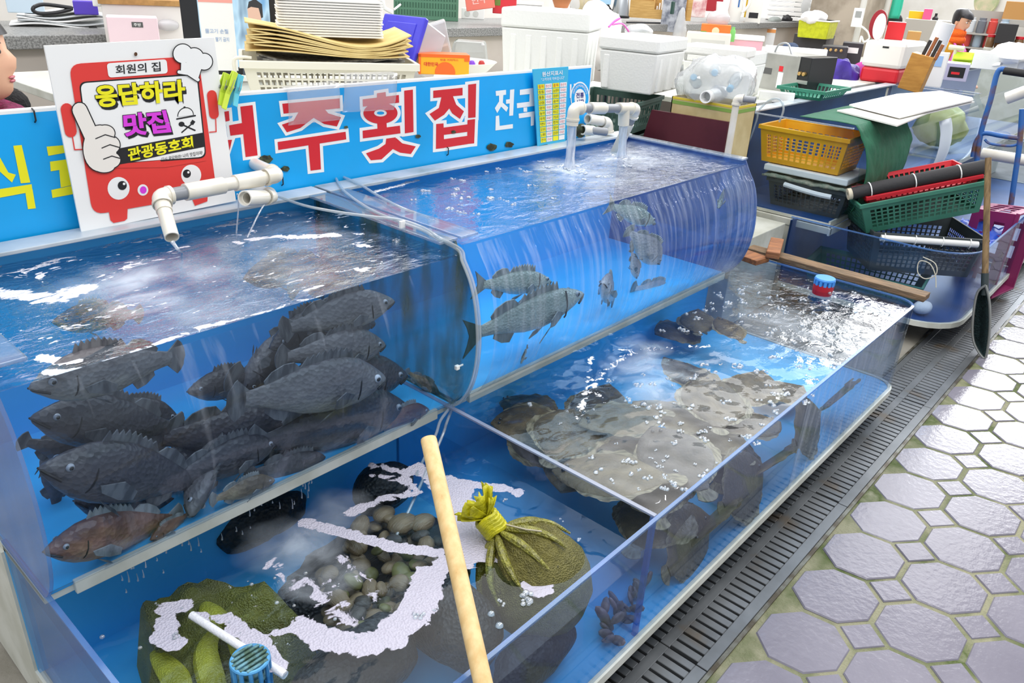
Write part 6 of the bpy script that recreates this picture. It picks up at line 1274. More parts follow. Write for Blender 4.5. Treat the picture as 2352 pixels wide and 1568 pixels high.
# ------------------------------------------------------------------ middle of the counter
e, w, h = sbox('crate', 905, -30, 1052, 46, .3, M('crate_faded_green', '#5d8f74', .6), 'faded green crate on the counter right of the stone pillar', 'crate', z=CZ)
b = MB()
for r in range(4):
    for k in range(22): b.box((-w / 2 + .012 + k * (w - .02) / 22, -.002, h * (.12 + .2 * r)), (-w / 2 + .012 + (k + .5) * (w - .02) / 22, .001, h * (.26 + .2 * r)))
b.build('slots', M('crate_slot', '#3f6a54', .7), e)
b = MB(); b.tube([at(878, 0, y=2.3), at(882, 18, y=2.3), at(900, 28, y=2.3)], .012, 8); b.tube([at(920, 10, y=2.3), at(905, 22, y=2.3)], .006, 6); T(b.build('white_bracket', k_white, smooth=True), 'white bracket at the corner of the stone pillar', 'bracket')
e, w, h = sbox('power_strip', 1060, 22, 1112, 44, .06, k_white, 'white power strip on the counter beside the red boxes', 'power strip', z=CZ)
for x in (-.25, .12):
    b = MB(); b.lathe([(.022, 0), (.022, .002)], (x * w, 0, h * .5), 16, R=Matrix.Rotation(pi / 2, 3, 'X')); b.build('socket', M('socket_grey', '#d4d4d0', .5), e)
e, w, h = sbox('gift_box', 1072, -18, 1138, 22, .08, M('box_salmon', '#ea7a6a', .45), 'salmon red box lying tilted on the power strip', 'box', y=2.62); e.rotation_euler.y = radians(-10); words(e, '한우', -w * .3, w * .3, h * .3, h * .75, -.001, M('box_pale', '#f6c8c0', .5))
e, w, h = sbox('gift_box', 1132, -22, 1186, 32, .10, M('box_red', '#d8303c', .45), 'bright red gift box on the counter left of the white lattice basket', 'box', y=2.56); part(e, 'green_panel', M('box_green_panel', '#6a8a3a', .5), ((-w * .42, -.001, h * .3), (-w * .18, .001, h * .72))); words(e, '6', w * .15, w * .22, h * .2, h * .34, -.0015, M('box_dark_red', '#7a1a20', .5))
basket('lattice_basket', .26, .2, .13, k_white, 'white lattice basket on the counter behind the large foam box', 'basket', tuple(at(1228, 46, z=CZ) + V((0, .1, 0))), face(1228, 44, z=CZ)[1], slots=(16, 8))
e, w, h = thing('food_pot', 1270, 2, 1308, 22, 'brown earthen pot on a white plate on the counter', 'pot', y=2.6); b = MB(); b.lathe([(.05, 0), (.075, .06), (.078, .075), (.07, .075), (0, .05)], (0, .08, .01), 20); b.build('pot', M('clay', '#b9774a', .6), e, smooth=True); b = MB(); b.lathe([(.0, 0), (.10, .0), (.11, .008), (0, .006)], (0, .08, 0), 24); b.build('plate', k_white, e)
e, w, h = thing('fruit_bag', 1318, -20, 1366, 38, 'clear bag of yellow bananas on the counter', 'plastic bag', y=2.6)
b = MB()
for k in range(4): b.tube(curve_pts([(-.06 + .03 * k, .08, .01), (-.02 + .03 * k, .06, .06), (-.03 + .04 * k, .07, .14)], 5), [.006] + [.017] * 9 + [.006], 8)
b.build('bananas', M('banana', '#d9b92a', .5), e, smooth=True); b = MB(); b.ball((0, .08, .10), (.12, .07, .12)); b.build('bag_film', m_bag, e, smooth=True)
sbox('carton_box', 1372, -20, 1404, 10, .08, M('pale_sky_box', '#a8cfea', .6), 'pale sky blue box on the counter left of the silver kettle', 'box', y=2.75)
e, w, h = thing('kettle', 1398, -24, 1448, 42, 'shiny steel electric kettle with black handle on the counter', 'kettle', y=2.62); r = w * .40
b = MB(); b.lathe([(r * 1.02, .02), (r * 1.0, .05), (r * .72, h * .82), (r * .5, h * .96), (0, h)], (.012, .1, 0), 24); b.build('body', m_steel, e, smooth=True); b = MB(); b.lathe([(r * 1.1, 0), (r * 1.1, .018), (r, .022)], (.012, .1, 0), 24); b.build('base', m_bk, e, smooth=True)
b = MB(); b.tube(curve_pts([(-r * .6, .1, h * .85), (-r * 1.35, .1, h * .75), (-r * 1.4, .1, h * .4), (-r * .95, .1, h * .2)], 5), .013, 8); b.build('handle', m_bk, e, smooth=True)
b = MB(); b.tube(curve_pts([V((5.70, 2.62, 1.296)), V((5.9, 2.56, 1.296)), V((6.1, 2.50, 1.296)), V((6.2, 2.47, 1.296))], 4), .007, 6); T(b.build('black_cable', m_bk, smooth=True), 'black kettle cord lying along the counter edge', 'cable')
m_ply = M('ply_wood', '#d3aa66', .6, c2='#c49a56', nscale=10, stretch=(1, 1, 8)); e, w, h = thing('organizer', 1448, -20, 1588, 44, 'light wooden desk organizer on the counter behind the foam boxes', 'organizer', y=2.56)
part(e, 'back', m_ply, ((-w / 2, .14, 0), (w / 2, .15, h))); part(e, 'divider', m_ply, ((-w / 2 + .005, 0, 0), (-w / 2 + .015, .14, h * .7))); part(e, 'divider', m_ply, ((-w * .12, 0, 0), (-w * .10, .14, h * .9))); part(e, 'divider', m_ply, ((w / 2 - .04, 0, 0), (w / 2, .14, h))); part(e, 'front', m_ply, ((-w / 2, -.01, 0), (-w * .1, 0, h * .55))); part(e, 'front', m_ply, ((-w * .1, -.01, 0), (w * .2, 0, h * .3)))
b = MB()
for k in range(8): b.box((-w * .07 + k * .02, .02, .01), (-w * .07 + k * .02 + .012, .10, h * (.4 + .1 * (k % 3))))
b.build('papers', k_white, e)
e, w, h = sbox('picture_sheet', 1520, -8, 1572, 74, .004, M('winter_picture', '#b9bcc4', .5, c2='#6d7280', nscale=14), 'grey winter picture sheet hanging over the counter edge', 'picture', y=2.42)
lump('plastic_bag', at(1560, 82, y=2.32), (.06, .05, .20), m_bag, 'long clear plastic bag hanging before the grey picture sheet', 'plastic bag', 4, .3, 10)
b = MB(); c = at(1545, 18, y=2.36); b.box(c - V((.02, .01, .05)), c + V((.02, .01, .05))); T(b.build('binder_clip', M('dark_green_clip', '#24463e', .5), bevel=.006), 'dark green clip holding the hanging plastic bag', 'clip')
# foam boxes
def foambox(u0, v0, u1, v1, d, lab, lid=True, y=None, z=None, yaw=0, ribs=4, lidh=.26):
    e, w, h = thing('foam_box', u0, v0, u1, v1, lab, 'foam box', y=y, z=z, yaw=yaw); hb = h * (1 - lidh)
    b = MB(); b.frustum((-w / 2, 0), (w / 2, d), (0, hb), .018); b.build('box_body', m_styro, e, bevel=.008)
    if lid: part(e, 'lid', m_styro, ((-w / 2 - .006, -.006, hb + .002), (w / 2 + .006, d + .006, h)), bevel=.012)
    else:
        part(e, 'rim', m_styro, ((-w / 2, 0, hb), (w / 2, .03, h)), bevel=.006); part(e, 'rim', m_styro, ((-w / 2, 0, hb), (-w / 2 + .03, d, h)), bevel=.006); part(e, 'rim', m_styro, ((w / 2 - .03, 0, hb), (w / 2, d, h)), bevel=.006); part(e, 'rim', m_styro, ((-w / 2, d - .03, hb), (w / 2, d, h)), bevel=.006)
    for k in range(ribs):
        x = (-.36 + .72 * k / max(ribs - 1, 1)) * w; part(e, 'rib', m_styro, ((x - .018, 0, hb * .05), (x + .018, .03, hb * .9)), bevel=.006)
    b = MB()
    for k in range(3):
        y_ = d * (.2 + .3 * k); b.box((w / 2 - .03, y_ - .02, hb * .05), (w / 2 - .002, y_ + .02, hb * .9)); b.box((-w / 2 + .002, y_ - .02, hb * .05), (-w / 2 + .03, y_ + .02, hb * .9))
    b.build('side_ribs', m_styro, e, bevel=.006); return e, w, h
foambox(1146, 42, 1346, 196, .36, 'large white foam box with closed lid directly behind the right end of the sign', y=1.55, yaw=-14, ribs=5)
foambox(1366, 98, 1508, 212, .40, 'white foam box with closed lid on top of the green crates', y=.98, yaw=-24, ribs=1)
ec_, wc_, hc_ = foambox(1560, 128, 1712, 222, .36, 'open white foam box behind the bag of bottles', lid=False, y=1.0, yaw=-20, ribs=3)
e, w, h = thing('foam_slab', 1572, 108, 1720, 130, 'white foam slab lying across the back of the open foam box', 'foam slab', z=ec_.location.z + hc_, yaw=-16); part(e, 'slab', m_styro, ((-w / 2, -.05, .002), (w / 2, .16, h)), bevel=.012)
lump('plastic_bag', at(1400, 64, y=1.95) - V((0, 0, .09)), (.10, .09, .19), m_tray, 'white plastic bag tied with pink string behind the foam boxes', 'plastic bag', 2, .25, 12)
lump('plastic_bag', at(1368, 34, y=2.05), (.13, .08, .09), m_tray, 'white plastic bag bulging on top of the large foam box', 'plastic bag', 13, .25, 9)
b = MB(); b.tube(curve_pts([at(u, v, y=1.80) for u, v in ((1398, 62), (1412, 48), (1424, 42), (1404, 56), (1428, 54), (1440, 66), (1448, 80))], 4), .006, 6); T(b.build('pink_string', M('string_pink', '#ee6cc8', .5), smooth=True), 'bright pink string tied round the white plastic bag', 'string')
lump('plastic_bag', at(1470, 72, y=1.8), (.14, .08, .045), m_bag, 'flat clear plastic bag lying behind the closed foam box', 'plastic bag', 17, .3, 10)
# ------------------------------------------------------------------ right part of the counter
m_cream = M('appliance_cream', '#ece9e2', .35)
e, w, h = thing('kettle', 1672, -18, 1712, 52, 'white electric jug kettle with a blue water gauge on the counter', 'kettle', y=2.55); r = w * .42
b = MB(); b.lathe([(r * .75, 0), (r * .72, .02), (r, h * .35), (r * .85, h * .85), (r * .7, h), (0, h)], (-.01, .1, 0), 22); b.build('body', m_cream, e, smooth=True); b = MB(); b.tube(curve_pts([(r * .6, .05, h * .95), (r * 1.5, .05, h * .9), (r * 1.55, .05, h * .55), (r * .8, .05, h * .3)], 5), .014, 8); b.build('handle', m_cream, e, smooth=True)
b = MB(); b.box((r * .1, .1 - r * 1.0, h * .45), (r * .3, .1 - r * .8, h * .85)); b.build('water_gauge', M('gauge_blue', '#3f6ea8', .3), e)
e, w, h = thing('paper_cup', 1642, 10, 1664, 52, 'white paper cup stack on the counter left of the white jug kettle', 'cup', y=2.5); b = MB(); b.lathe([(w * .35, 0), (w * .5, h), (w * .45, h), (0, h * .9)], (0, .05, 0), 16); b.build('cup', k_white, e, smooth=True)
sbox('gift_box', 1618, -20, 1660, 26, .1, M('box_crimson', '#a8222e', .4), 'crimson box on the counter behind the paper cup', 'box', y=2.8)
sbox('milk_carton', 1588, -20, 1622, 40, .07, M('milk_carton', '#e9dedb', .5, c2='#c87f86', nscale=9), 'pale carton with pink print on the counter by the wooden organizer', 'carton', y=2.6)
sbox('food_pack', 1712, -10, 1722, 40, .05, M('mustard', '#c9a41e', .5), 'mustard yellow pack beside the white jug kettle', 'pack', y=2.7)
e, w, h = sbox('dispenser', 1716, -20, 1750, 54, .12, m_cream, 'white dispenser with a dark slot on the counter', 'dispenser', y=2.5); part(e, 'slot', m_bk, ((-w * .3, -.002, h * .15), (w * .3, .002, h * .3)))
e, w, h = thing('plastic_packets', 1622, 30, 1676, 62, 'crumpled plastic packets in the orange carton', 'packets', y=1.98); b = MB(); b.ball((0, .06, h * .5), (w / 2, .05, h * .55), 16, 10); [q.__setattr__('z', q.z + .01 * mnoise.noise(q * 40)) for q in b.v]; b.build('packet', m_tub, e, smooth=True)
e, w, h = sbox('carton_box', 1610, 60, 1676, 86, .14, M('carton_orange', '#e0742a', .6, c2='#d8681e', nscale=5), 'orange open carton on the table before the counter', 'carton', y=1.95); part(e, 'leaf_print', M('leaf_green', '#6d9a3a', .6), ((-w / 2, -.001, 0), (-w * .3, .001, h * .45))); b = MB(); b.lathe([(.03, 0), (.03, .001)], (0, 0, h * .5), 16, R=Matrix.Rotation(pi / 2, 3, 'X')); b.build('round_mark', M('mark_pale', '#f2c9a4', .6), e)
e, w, h = thing('squeeze_bottle', 1676, 66, 1688, 96, 'small green bottle right of the orange carton', 'bottle', y=1.95); b = MB(); b.lathe([(w * .5, 0), (w * .5, h * .75), (w * .3, h * .85), (w * .3, h), (0, h)], (0, .03, 0), 14); b.build('body', M('bottle_green', '#7ac86a', .4), e, smooth=True)
e, w, h = sbox('small_cooler', 1575, 82, 1674, 124, .22, M('cooler_grey', '#dcd9d2', .5), 'grey white cool box under the orange carton', 'cool box', y=1.90); part(e, 'front_panel', M('cooler_panel', '#c8c6c0', .5), ((-w * .38, -.002, h * .1), (w * .38, .002, h * .7)))
e, w, h = sbox('pink_tub', 1672, 96, 1748, 126, .2, M('tub_pink', '#eeb4c2', .45), 'pink plastic tub with a white lid beside the grey cool box', 'tub', y=1.88); part(e, 'white_lid', k_white, ((-w / 2 - .01, -.01, h), (w / 2 + .01, .21, h + .035)), bevel=.006)
e, w, h = sbox('paper_notice', 1742, 70, 1776, 124, .003, k_white, 'white price sheet with a red and yellow heading on the counter front', 'notice', y=2.492); part(e, 'heading', M('heading_orange', '#f0a05a', .6), ((-w / 2, -.001, h * .82), (w / 2, .001, h * .95)))
e, w, h = thing('tray_stack', 1765, -20, 1880, 52, 'stack of white foam trays in a plastic bag at the right end of the counter', 'tray stack', y=2.55)
for k in range(7): part(e, 'tray', m_tray, ((-w / 2 + .01 * (k % 2), 0, .02 + k * h / 7.5), (w * .32 - .01 * (k % 3), .2, .02 + k * h / 7.5 + h / 9)), bevel=.005)
b = MB(); b.ball((w * .3, .08, h * .5), (w * .3, .1, h * .5)); b.build('bag_film', m_bag, e, smooth=True)
lump('plastic_bag', at(1812, 44, y=2.60), (.12, .07, .06), M('bag_black', '#26262a', .35, bump=(30, .8)), 'crumpled black plastic bag on the counter', 'plastic bag', 21, .3, 12)
lump('cloth_bundle', at(1780, 47, y=2.58), (.12, .06, .04), M('grey_lump', '#8e9490', .6), 'grey cloth bundle beside the black plastic bag', 'cloth', 23, .25, 12)
# ------------------------------------------------------------------ yellow-green box on the black crate, oven, purple bags
m_lime = M('basket_lime', '#cbd21e', .45, c2='#b9c018', nscale=30); m_bcr = M('crate_black', '#37363a', .5)
e, w, h = sbox('crate', 1820, 84, 1894, 122, .26, m_bcr, 'black crate under the lime yellow basket', 'crate', y=1.55, yaw=-16)
e, w, h = thing('basket', 1830, 50, 1902, 88, 'lime yellow basket on top of the black crate', 'basket', y=1.50, yaw=-16); b = MB(); b.frustum((-w / 2, 0), (w / 2, .26), (0, h), .012); b.build('body', m_lime, e, bevel=.006); part(e, 'rim', M('rim_white', '#e6e6de', .5), ((-w / 2 - .008, -.008, h - .012), (w / 2 + .008, .27, h)), bevel=.004)
lump('plastic_bag', at(1870, 42, y=1.55), (.16, .10, .06), m_tray, 'white and blue packets heaped in the lime yellow basket', 'packets', 31, .3, 11)
lump('cloth', at(1815, 112, y=1.5), (.09, .07, .05), M('cloth_navy', '#2b3e5c', .8), 'dark navy cloth bundle left of the black crate', 'cloth', 33)
e, w, h = thing('stove', 1884, 112, 1940, 160, 'black gas stove part with brass knobs beside the black crate', 'stove', y=1.25); part(e, 'body', m_bcr, ((-w / 2, 0, 0), (w / 2, .25, h)), bevel=.006)
for x in (-.35, -.15, .05, .25):
    b = MB(); b.lathe([(.012, 0), (.012, .02), (0, .022)], (x * w, -.0, h * .85), 12, R=Matrix.Rotation(pi / 2, 3, 'X')); b.build('knob', M('brass', '#c9a56a', .3, .8), e)
e, w, h = sbox('battery_box', 1932, 104, 1976, 150, .2, m_bcr, 'black box with a white label left of the red and white cooler', 'box', y=1.2); part(e, 'label', k_white, ((-w * .3, -.002, h * .55), (w * .3, .002, h * .8)))
m_ovn = M('oven_steel', '#b4b4b0', .35, .5, c2='#9c9c98', nscale=3)
e, w, h = thing('oven', 1712, 134, 1862, 226, 'grey steel oven with dark open front on the long table', 'oven', y=.92, yaw=-34)
b = MB(); b.box((-w * .5, 0, 0), (w * .28, .30, h)); b.build('side_case', m_ovn, e, bevel=.006); part(e, 'front_face', m_bk, ((w * .28, .0, 0), (w * .5, .30, h)), bevel=.003); part(e, 'frame', m_ovn, ((w * .27, -.006, -.0), (w * .32, .0, h))); part(e, 'shelf', m_ovn, ((w * .30, -.008, h * .42), (w * .5, .0, h * .5)), ((w * .30, -.008, h * .05), (w * .5, .0, h * .09)))
for z in (.62, .62):
    pass
for x in (.36, .43):
    b = MB(); b.lathe([(.014, 0), (.012, .018), (0, .02)], (w * x, 0, h * .64), 12, R=Matrix.Rotation(pi / 2, 3, 'X')); b.build('knob', M('brass', '#c9a56a'), e)
part(e, 'dark_label', M('label_dark', '#555555'), ((-w * .30, -.0015, h * .52), (-w * .14, .001, h * .66))); part(e, 'red_mark', k_red, ((-w * .02, -.0015, h * .62), (w * .05, .001, h * .74))); part(e, 'white_label', k_white, ((-w * .02, -.0014, h * .25), (w * .07, .001, h * .6)))
b = MB(); b.tube(curve_pts([(-w * .3, .1, h), (-w * .25, .1, h + .05), (-w * .1, .1, h + .06), (0, .1, h)], 5), .006, 8); b.build('top_handle', m_steel, e, smooth=True)
sbox('foam_board', 1752, 118, 1886, 200, .06, m_styro, 'big white foam slab standing behind the grey oven', 'foam board', y=1.35)
m_pur = M('bag_violet', '#43269e', .6, c2='#35207e', nscale=6); b = None
lump('shopping_bag', at(1930, 182, y=1.0), (.16, .14, .15), m_pur, 'crumpled violet cloth bag right of the grey oven', 'bag', 41, .5, 7)
lump('shopping_bag', at(1975, 185, y=.95), (.05, .12, .15), M('bag_magenta', '#c0309c', .45), 'magenta bag beside the violet cloth bag', 'bag', 43, .2, 8)
basket('crate', .42, .30, .06, M('tray_green', '#2f8068', .5), 'shallow green tray on the back rim of the next stall tank', 'crate', (4.95, .62, 1.012), radians(0), slots=(10, 1))
sbox('foam_strip', 1744, 214, 1822, 236, .06, m_styro, 'short white foam strip on the tank rim before the oven', 'foam strip', y=.70)
for pts, lb in (([(1735, 262), (1765, 232), (1790, 228), (1800, 250), (1790, 280)], 'clear hose arching over the rim of the next tank near the pipe'), ([(1725, 245), (1740, 260), (1730, 300), (1712, 345)], 'clear hose hanging inside the near end of the next tank')):
    b = MB(); b.tube(curve_pts([at(u, v, x=4.05) for u, v in pts], 4), .006, 7); T(b.build('air_hose', m_hose, smooth=True), lb, 'hose')
# ------------------------------------------------------------------ cooler, red bowls, knife block, plastic roll
m_rd = M('cooler_red', '#cf1f2e', .4); e, w, h = thing('cooler', 1976, 104, 2068, 190, 'white and red picnic cooler with a dark grip slot on the long table', 'cool box', z=1.0, yaw=-18); zc = 1.0 + h; xc = e.location.x
part(e, 'red_base', m_rd, ((-w * .46, .01, 0), (w * .46, .52, h * .36)), bevel=.02); part(e, 'white_body', m_cream, ((-w / 2, 0, h * .36), (w / 2, .54, h)), bevel=.03); part(e, 'grip_slot', m_bk, ((-w * .05, -.003, h * .84), (w * .10, .003, h * .88)))
e, w, h = sbox('red_bin', 2034, 66, 2072, 102, .16, M('bin_red', '#d6242c', .45), 'red plastic bin on the back of the white and red cooler', 'bin', x=xc + .3); e.location.z = zc
e, w, h = thing('round_tray', 1994, 44, 2030, 104, 'red oval tray standing on edge on top of the cooler', 'tray', x=xc + .12); e.location.z = zc; b = MB(); b.lathe([(0, 0), (.5, 0), (.5, .06), (0, .06)], (0, 0, 0), 26, R=Matrix.Rotation(pi / 2, 3, 'X')); b.v = [V((q.x * w, q.y + .06, h / 2 + q.z * h)) for q in b.v]; b.build('tray', M('tray_dark_red', '#9c1f2c', .4), e)
e, w, h = thing('serving_plate', 2002, 52, 2028, 106, 'white oval plate leaning on the red oval tray', 'plate', x=xc + .04); e.location.z = zc; b = MB(); b.lathe([(0, 0), (.40, 0), (.5, .03), (.42, .035), (0, .02)], (0, 0, 0), 26, R=Matrix.Rotation(pi / 2, 3, 'X')); b.v = [V((q.x * w, q.y + .04, h / 2 + q.z * h)) for q in b.v]; b.build('plate', k_white, e, smooth=True)
m_wd = M('knife_block_wood', '#c08a3c', .55, c2='#b07a30', nscale=8, stretch=(1, 1, 6)); e, w, h = thing('knife_block', 2070, 132, 2118, 208, 'tall leaning wooden knife block beside the red and white cooler', 'knife block', z=1.011, yaw=-10); b = MB(); b.box((-w / 2, 0, 0), (w / 2, .14, h), Matrix.Rotation(radians(9), 3, 'Y')); b.build('block', m_wd, e, bevel=.004)
for k, (x, l) in enumerate(((-.2, .10), (.0, .13), (.2, .12), (.38, .10))):
    b = MB(); R_ = Matrix.Rotation(radians(14), 3, 'Y'); b.box((x * w - .011, .04, h - .01), (x * w + .011, .07, h + l), R_); kn_ = b.build('knife_handle', M(('handle_dark', 'handle_brown')[k % 2], ('#2c2826', '#9a5a30')[k % 2], .5), e, bevel=.004)
e, w, h = thing('film_roll', 2112, 64, 2160, 175, 'upright roll of clear plastic film leaning beside the knife block', 'film roll', z=1.0); b = MB(); b.lathe([(w * .42, 0), (w * .42, h), (w * .2, h), (w * .2, h * .9), (0, h * .9)], (0, .08, 0), 24, R=Matrix.Rotation(radians(8), 3, 'Y')); b.build('roll', M('film_white', '#dfe3e6', .25, coat=.5), e, smooth=True)
e, w, h = thing('plastic_bag', 2130, 128, 2168, 200, 'white printed plastic bag standing by the knife block', 'plastic bag', z=1.0); b = MB(); b.frustum((-w / 2, 0), (w / 2, .08), (0, h), .006); [q.__setattr__('x', q.x + .01 * mnoise.noise(q * 30)) for q in b.v]; b.build('bag', k_white, e, bevel=.004); part(e, 'blue_print', M('print_pale_blue', '#9cc0ea', .5), ((-w * .3, -.002, h * .6), (w * .2, .002, h * .9)))
b = MB()
for k in range(5): b.tube(curve_pts([at(2078 + 4 * k, 212, y=.78), at(2095 + 6 * k, 190 - 2 * k, y=.78), at(2118 + 3 * k, 174 + 3 * k, y=.78), at(2112 + 2 * k, 195, y=.78), at(2092 + 4 * k, 212, y=.78)], 4), .004, 5)
T(b.build('cable_coil', M('cable_copper', '#b8764c', .5), smooth=True), 'coil of reddish brown cable before the knife block', 'cable')
b = MB(); b.tube(curve_pts([at(u, v, y=.75) for u, v in ((2108, 208), (2115, 185), (2132, 172), (2128, 190), (2124, 212))], 4), .005, 6); T(b.build('yellow_cord', M('cord_yellow', '#e0c020', .5), smooth=True), 'yellow cord hanging beside the reddish cable coil', 'cord')
e = E('drain_pipe', at(2020, 188, y=.80), 0, 'beige bent pipe with a grey collar before the red cooler', 'pipe'); OF = -e.location; pts = [at(u, v, y=.80) for u, v in ((2002, 216), (2003, 196), (2012, 188), (2040, 192))]
b = MB(); b.tube(curve_pts(pts, 5), .03, 12); b.v = [q + OF for q in b.v]; b.build('pipe', M('pipe_beige', '#dcd2bd', .5), e, smooth=True); b = MB(); b.tube([at(2026, 190, y=.80), at(2048, 194, y=.80)], .034, 12); b.v = [q + OF for q in b.v]; b.build('grey_collar', m_pvcg, e, smooth=True)
# hanging apron and pole
m_teal = M('apron_teal', '#3cc8a8', .6); e, w, h = thing('hanging_apron', 2036, -30, 2072, 42, 'teal apron hanging from the white pole', 'apron', y=1.75); b = MB(); b.grid(lambda u, v: V(((u - .5) * w * (1 - .2 * abs(v - .3)), .02 * sin(u * 9), v * h)), 14, 10); b.build('cloth', m_teal, e, smooth=True, solid=.01)
e, w, h = thing('rubber_gloves', 2036, 34, 2072, 70, 'pair of black rubber gloves hanging under the teal apron', 'gloves', y=1.75); b = MB(); b.ball((0, .03, h * .5), (w * .45, .04, h * .5), 14, 8); b.box((-.02, .0, h * .5), (.02, .06, h * 2.2)); b.build('glove', M('rubber_black', '#202022', .5), e, smooth=True)
for u, lb in ((2026, 'white steel pole beside the teal apron'), (1972, 'white steel pole left of the red oval tray')):
    pb_ = at(u, 60, y=1.70); b = MB(); b.tube([(pb_.x, pb_.y, 0), (pb_.x, pb_.y, 3.4)], .03, 12); T(b.build('steel_pole', M('pole_white', '#cfcdc6', .4), smooth=True), lb, 'pole')
e, w, h = sbox('switch_box', 1958, 24, 1980, 62, .12, k_white, 'white switch box fixed to the left white pole', 'switch box', y=1.645); part(e, 'window', M('switch_grey', '#9a9c9a', .4), ((-w * .3, -.002, h * .5), (w * .3, .002, h * .85)))
b = MB(); b.tube(curve_pts([at(u, v, y=1.64) for u, v in ((1978, 60), (1992, 72), (1996, 88), (1984, 96), (1978, 84), (1972, 110), (1966, 140))], 4), .010, 7); T(b.build('white_cable', k_white, smooth=True), 'white cable looping under the switch box', 'cable')
# ------------------------------------------------------------------ far clutter, right end
e, w, h = thing('basket', 2085, 30, 2118, 62, 'small yellow basket on the far shelf left of the standing woman', 'basket', x=11.2); b = MB(); b.frustum((-w / 2, 0), (w / 2, .2), (0, h), .02); b.build('body', M('far_yellow', '#ecc61e', .5), e)
e, w, h = sbox('carton_box', 2080, 70, 2108, 128, .2, M('carton_brown', '#b98a50', .8), 'brown carton on the long table behind the knife block', 'carton', x=9.2); e.location.z = 1.0
e, w, h = sbox('far_counter', 2066, 60, 2160, 175, .5, M('far_grey', '#b9b6ae', .7), 'grey far counter behind the knife block', 'counter', x=11.0); part(e, 'base', M('far_grey', '#b9b6ae', .7), ((-w / 2, .02, -e.location.z), (w / 2, .48, 0)))
e, w, h = thing('bottle', 2140, 34, 2154, 58, 'black bottle on the far counter', 'bottle', x=11.1); b = MB(); b.lathe([(w * .45, 0), (w * .45, h * .6), (w * .2, h * .75), (w * .2, h), (0, h)], (0, .1, 0), 14); b.build('body', m_bk, e, smooth=True)
sbox('spray_can', 2120, 24, 2138, 50, .1, M('far_pink', '#e0588c', .5), 'pink pack on the far counter', 'pack', x=11.15)
e, w, h = thing('display_shelf', 2212, 40, 2300, 150, 'far shelf of jars and tins behind the standing woman', 'shelf', x=12.4); part(e, 'back', M('shelf_grey', '#a9a6a0', .6), ((-w / 2, .3, -e.location.z), (w / 2, .32, h)))
for z in (.02, .30, .56): part(e, 'board', M('shelf_grey', '#a9a6a0'), ((-w / 2, 0, h * z), (w / 2, .3, h * z + .02)))
sh = e; cols = ['#b03a34', '#8f9aa6', '#cdd2d6', '#6a6f78', '#c8443c', '#9db0c0']
kk = 0
for r, z in enumerate((.02, .30, .56)):
    for k in range(4):
        c = sh.matrix_basis @ V((-w * .38 + k * w * .25, .12, h * z + .022)); b = MB(); b.lathe([(.05, 0), (.055, .02), (.055, .15), (.045, .16), (.045, .19), (0, .19)], (0, 0, 0), 14); o = b.build('jar', M('jar_%d' % (kk % 6), cols[kk % 6], .35), smooth=True, loc=c); kk += 1
        T(o, 'round tin or jar on the far shelf behind the standing woman', 'jar', 'tins on the far shelf')
e, w, h = thing('far_table', 2268, 70, 2420, 165, 'far low table with red lidded jars at the right edge of the picture', 'table', x=11.6); part(e, 'top', m_white, ((-w / 2, 0, h * .42), (w / 2, .5, h * .47))); part(e, 'panel', m_white, ((-w / 2, .05, -e.location.z), (w / 2, .1, h * .42)))
for k in range(7):
    c = e.matrix_basis @ V((-w * .44 + k * w * .125, .12, h * .47)); j = E('sauce_jar', c, 0, 'red lidded sauce jar in the row at the right picture edge', 'jar', 'red lidded jars'); b = MB(); b.lathe([(.045, 0), (.05, .01), (.05, .11), (.042, .12)], (0, 0, 0), 14); b.build('glass', M('sauce_brown', '#7a5a3c', .25), j, smooth=True); b = MB(); b.lathe([(.048, .12), (.048, .15), (0, .15)], (0, 0, 0), 14); b.build('lid', M('lid_red', '#cc2430', .4), j, smooth=True)
sbox('dark_bag', 2290, 60, 2330, 100, .2, M('far_black', '#2a2a2c', .6), 'black bag on the far table at the right picture edge', 'bag', x=11.5)
sbox('carton_box', 2310, 10, 2380, 48, .3, M('carton_brown', '#b98a50'), 'brown carton on the high shelf at the top right corner', 'carton', x=12.6)
sbox('storage_shelf', 2305, 48, 2390, 62, .4, M('shelf_grey', '#a9a6a0'), 'grey high shelf at the top right corner', 'shelf', x=12.6)
e, w, h = thing('wall_dish', 2240, -34, 2292, 36, 'big round pale wall dish with floral print high on the far right', 'dish', x=13.2); b = MB(); b.lathe([(0, 0), (.5, 0), (.5, .04), (.45, .05), (.42, .03), (0, .03)], (0, 0, 0), 28, R=Matrix.Rotation(pi / 2, 3, 'X')); b.v = [V((q.x * w, q.y, h / 2 + q.z * h)) for q in b.v]; b.build('dish', M('dish_beige', '#cfc2a6', .5, c2='#a8b48a', nscale=6), e, smooth=True)
b = MB(); b.box((13.26, -.9, 0), (13.34, 1.6, 3.4)); T(b.build('wall_far', m_wall), kind='structure')
# things on the far stall tank
e, w, h = sbox('foam_board', 2226, 126, 2330, 160, .4, m_styro, 'white foam box lying on the far tank behind the hand truck', 'foam box', x=8.6)
e, w, h = thing('cleaning_cloth', 2190, 124, 2230, 155, 'lime green cloth hung over the tap of the far stall', 'cloth', x=8.1); b = MB(); b.grid(lambda u, v: V(((u - .5) * w, .06 * sin(v * 3) - .03, h * (1 - abs(v - .4) * 1.2))), 8, 12); b.build('cloth', M('cloth_lime', '#c4de3a', .8), e, smooth=True, solid=.012)
e, w, h = sbox('weighing_scale', 2172, 150, 2220, 186, .25, M('scale_lilac', '#b4b2d0', .5), 'lilac and black weighing scale on the far stall tank', 'scale', x=7.4); part(e, 'dark_face', m_bk, ((-w * .34, -.003, h * .2), (w * .34, .003, h * .8))); part(e, 'red_display', k_red, ((-w * .22, -.005, h * .38), (w * .14, .0, h * .52)))
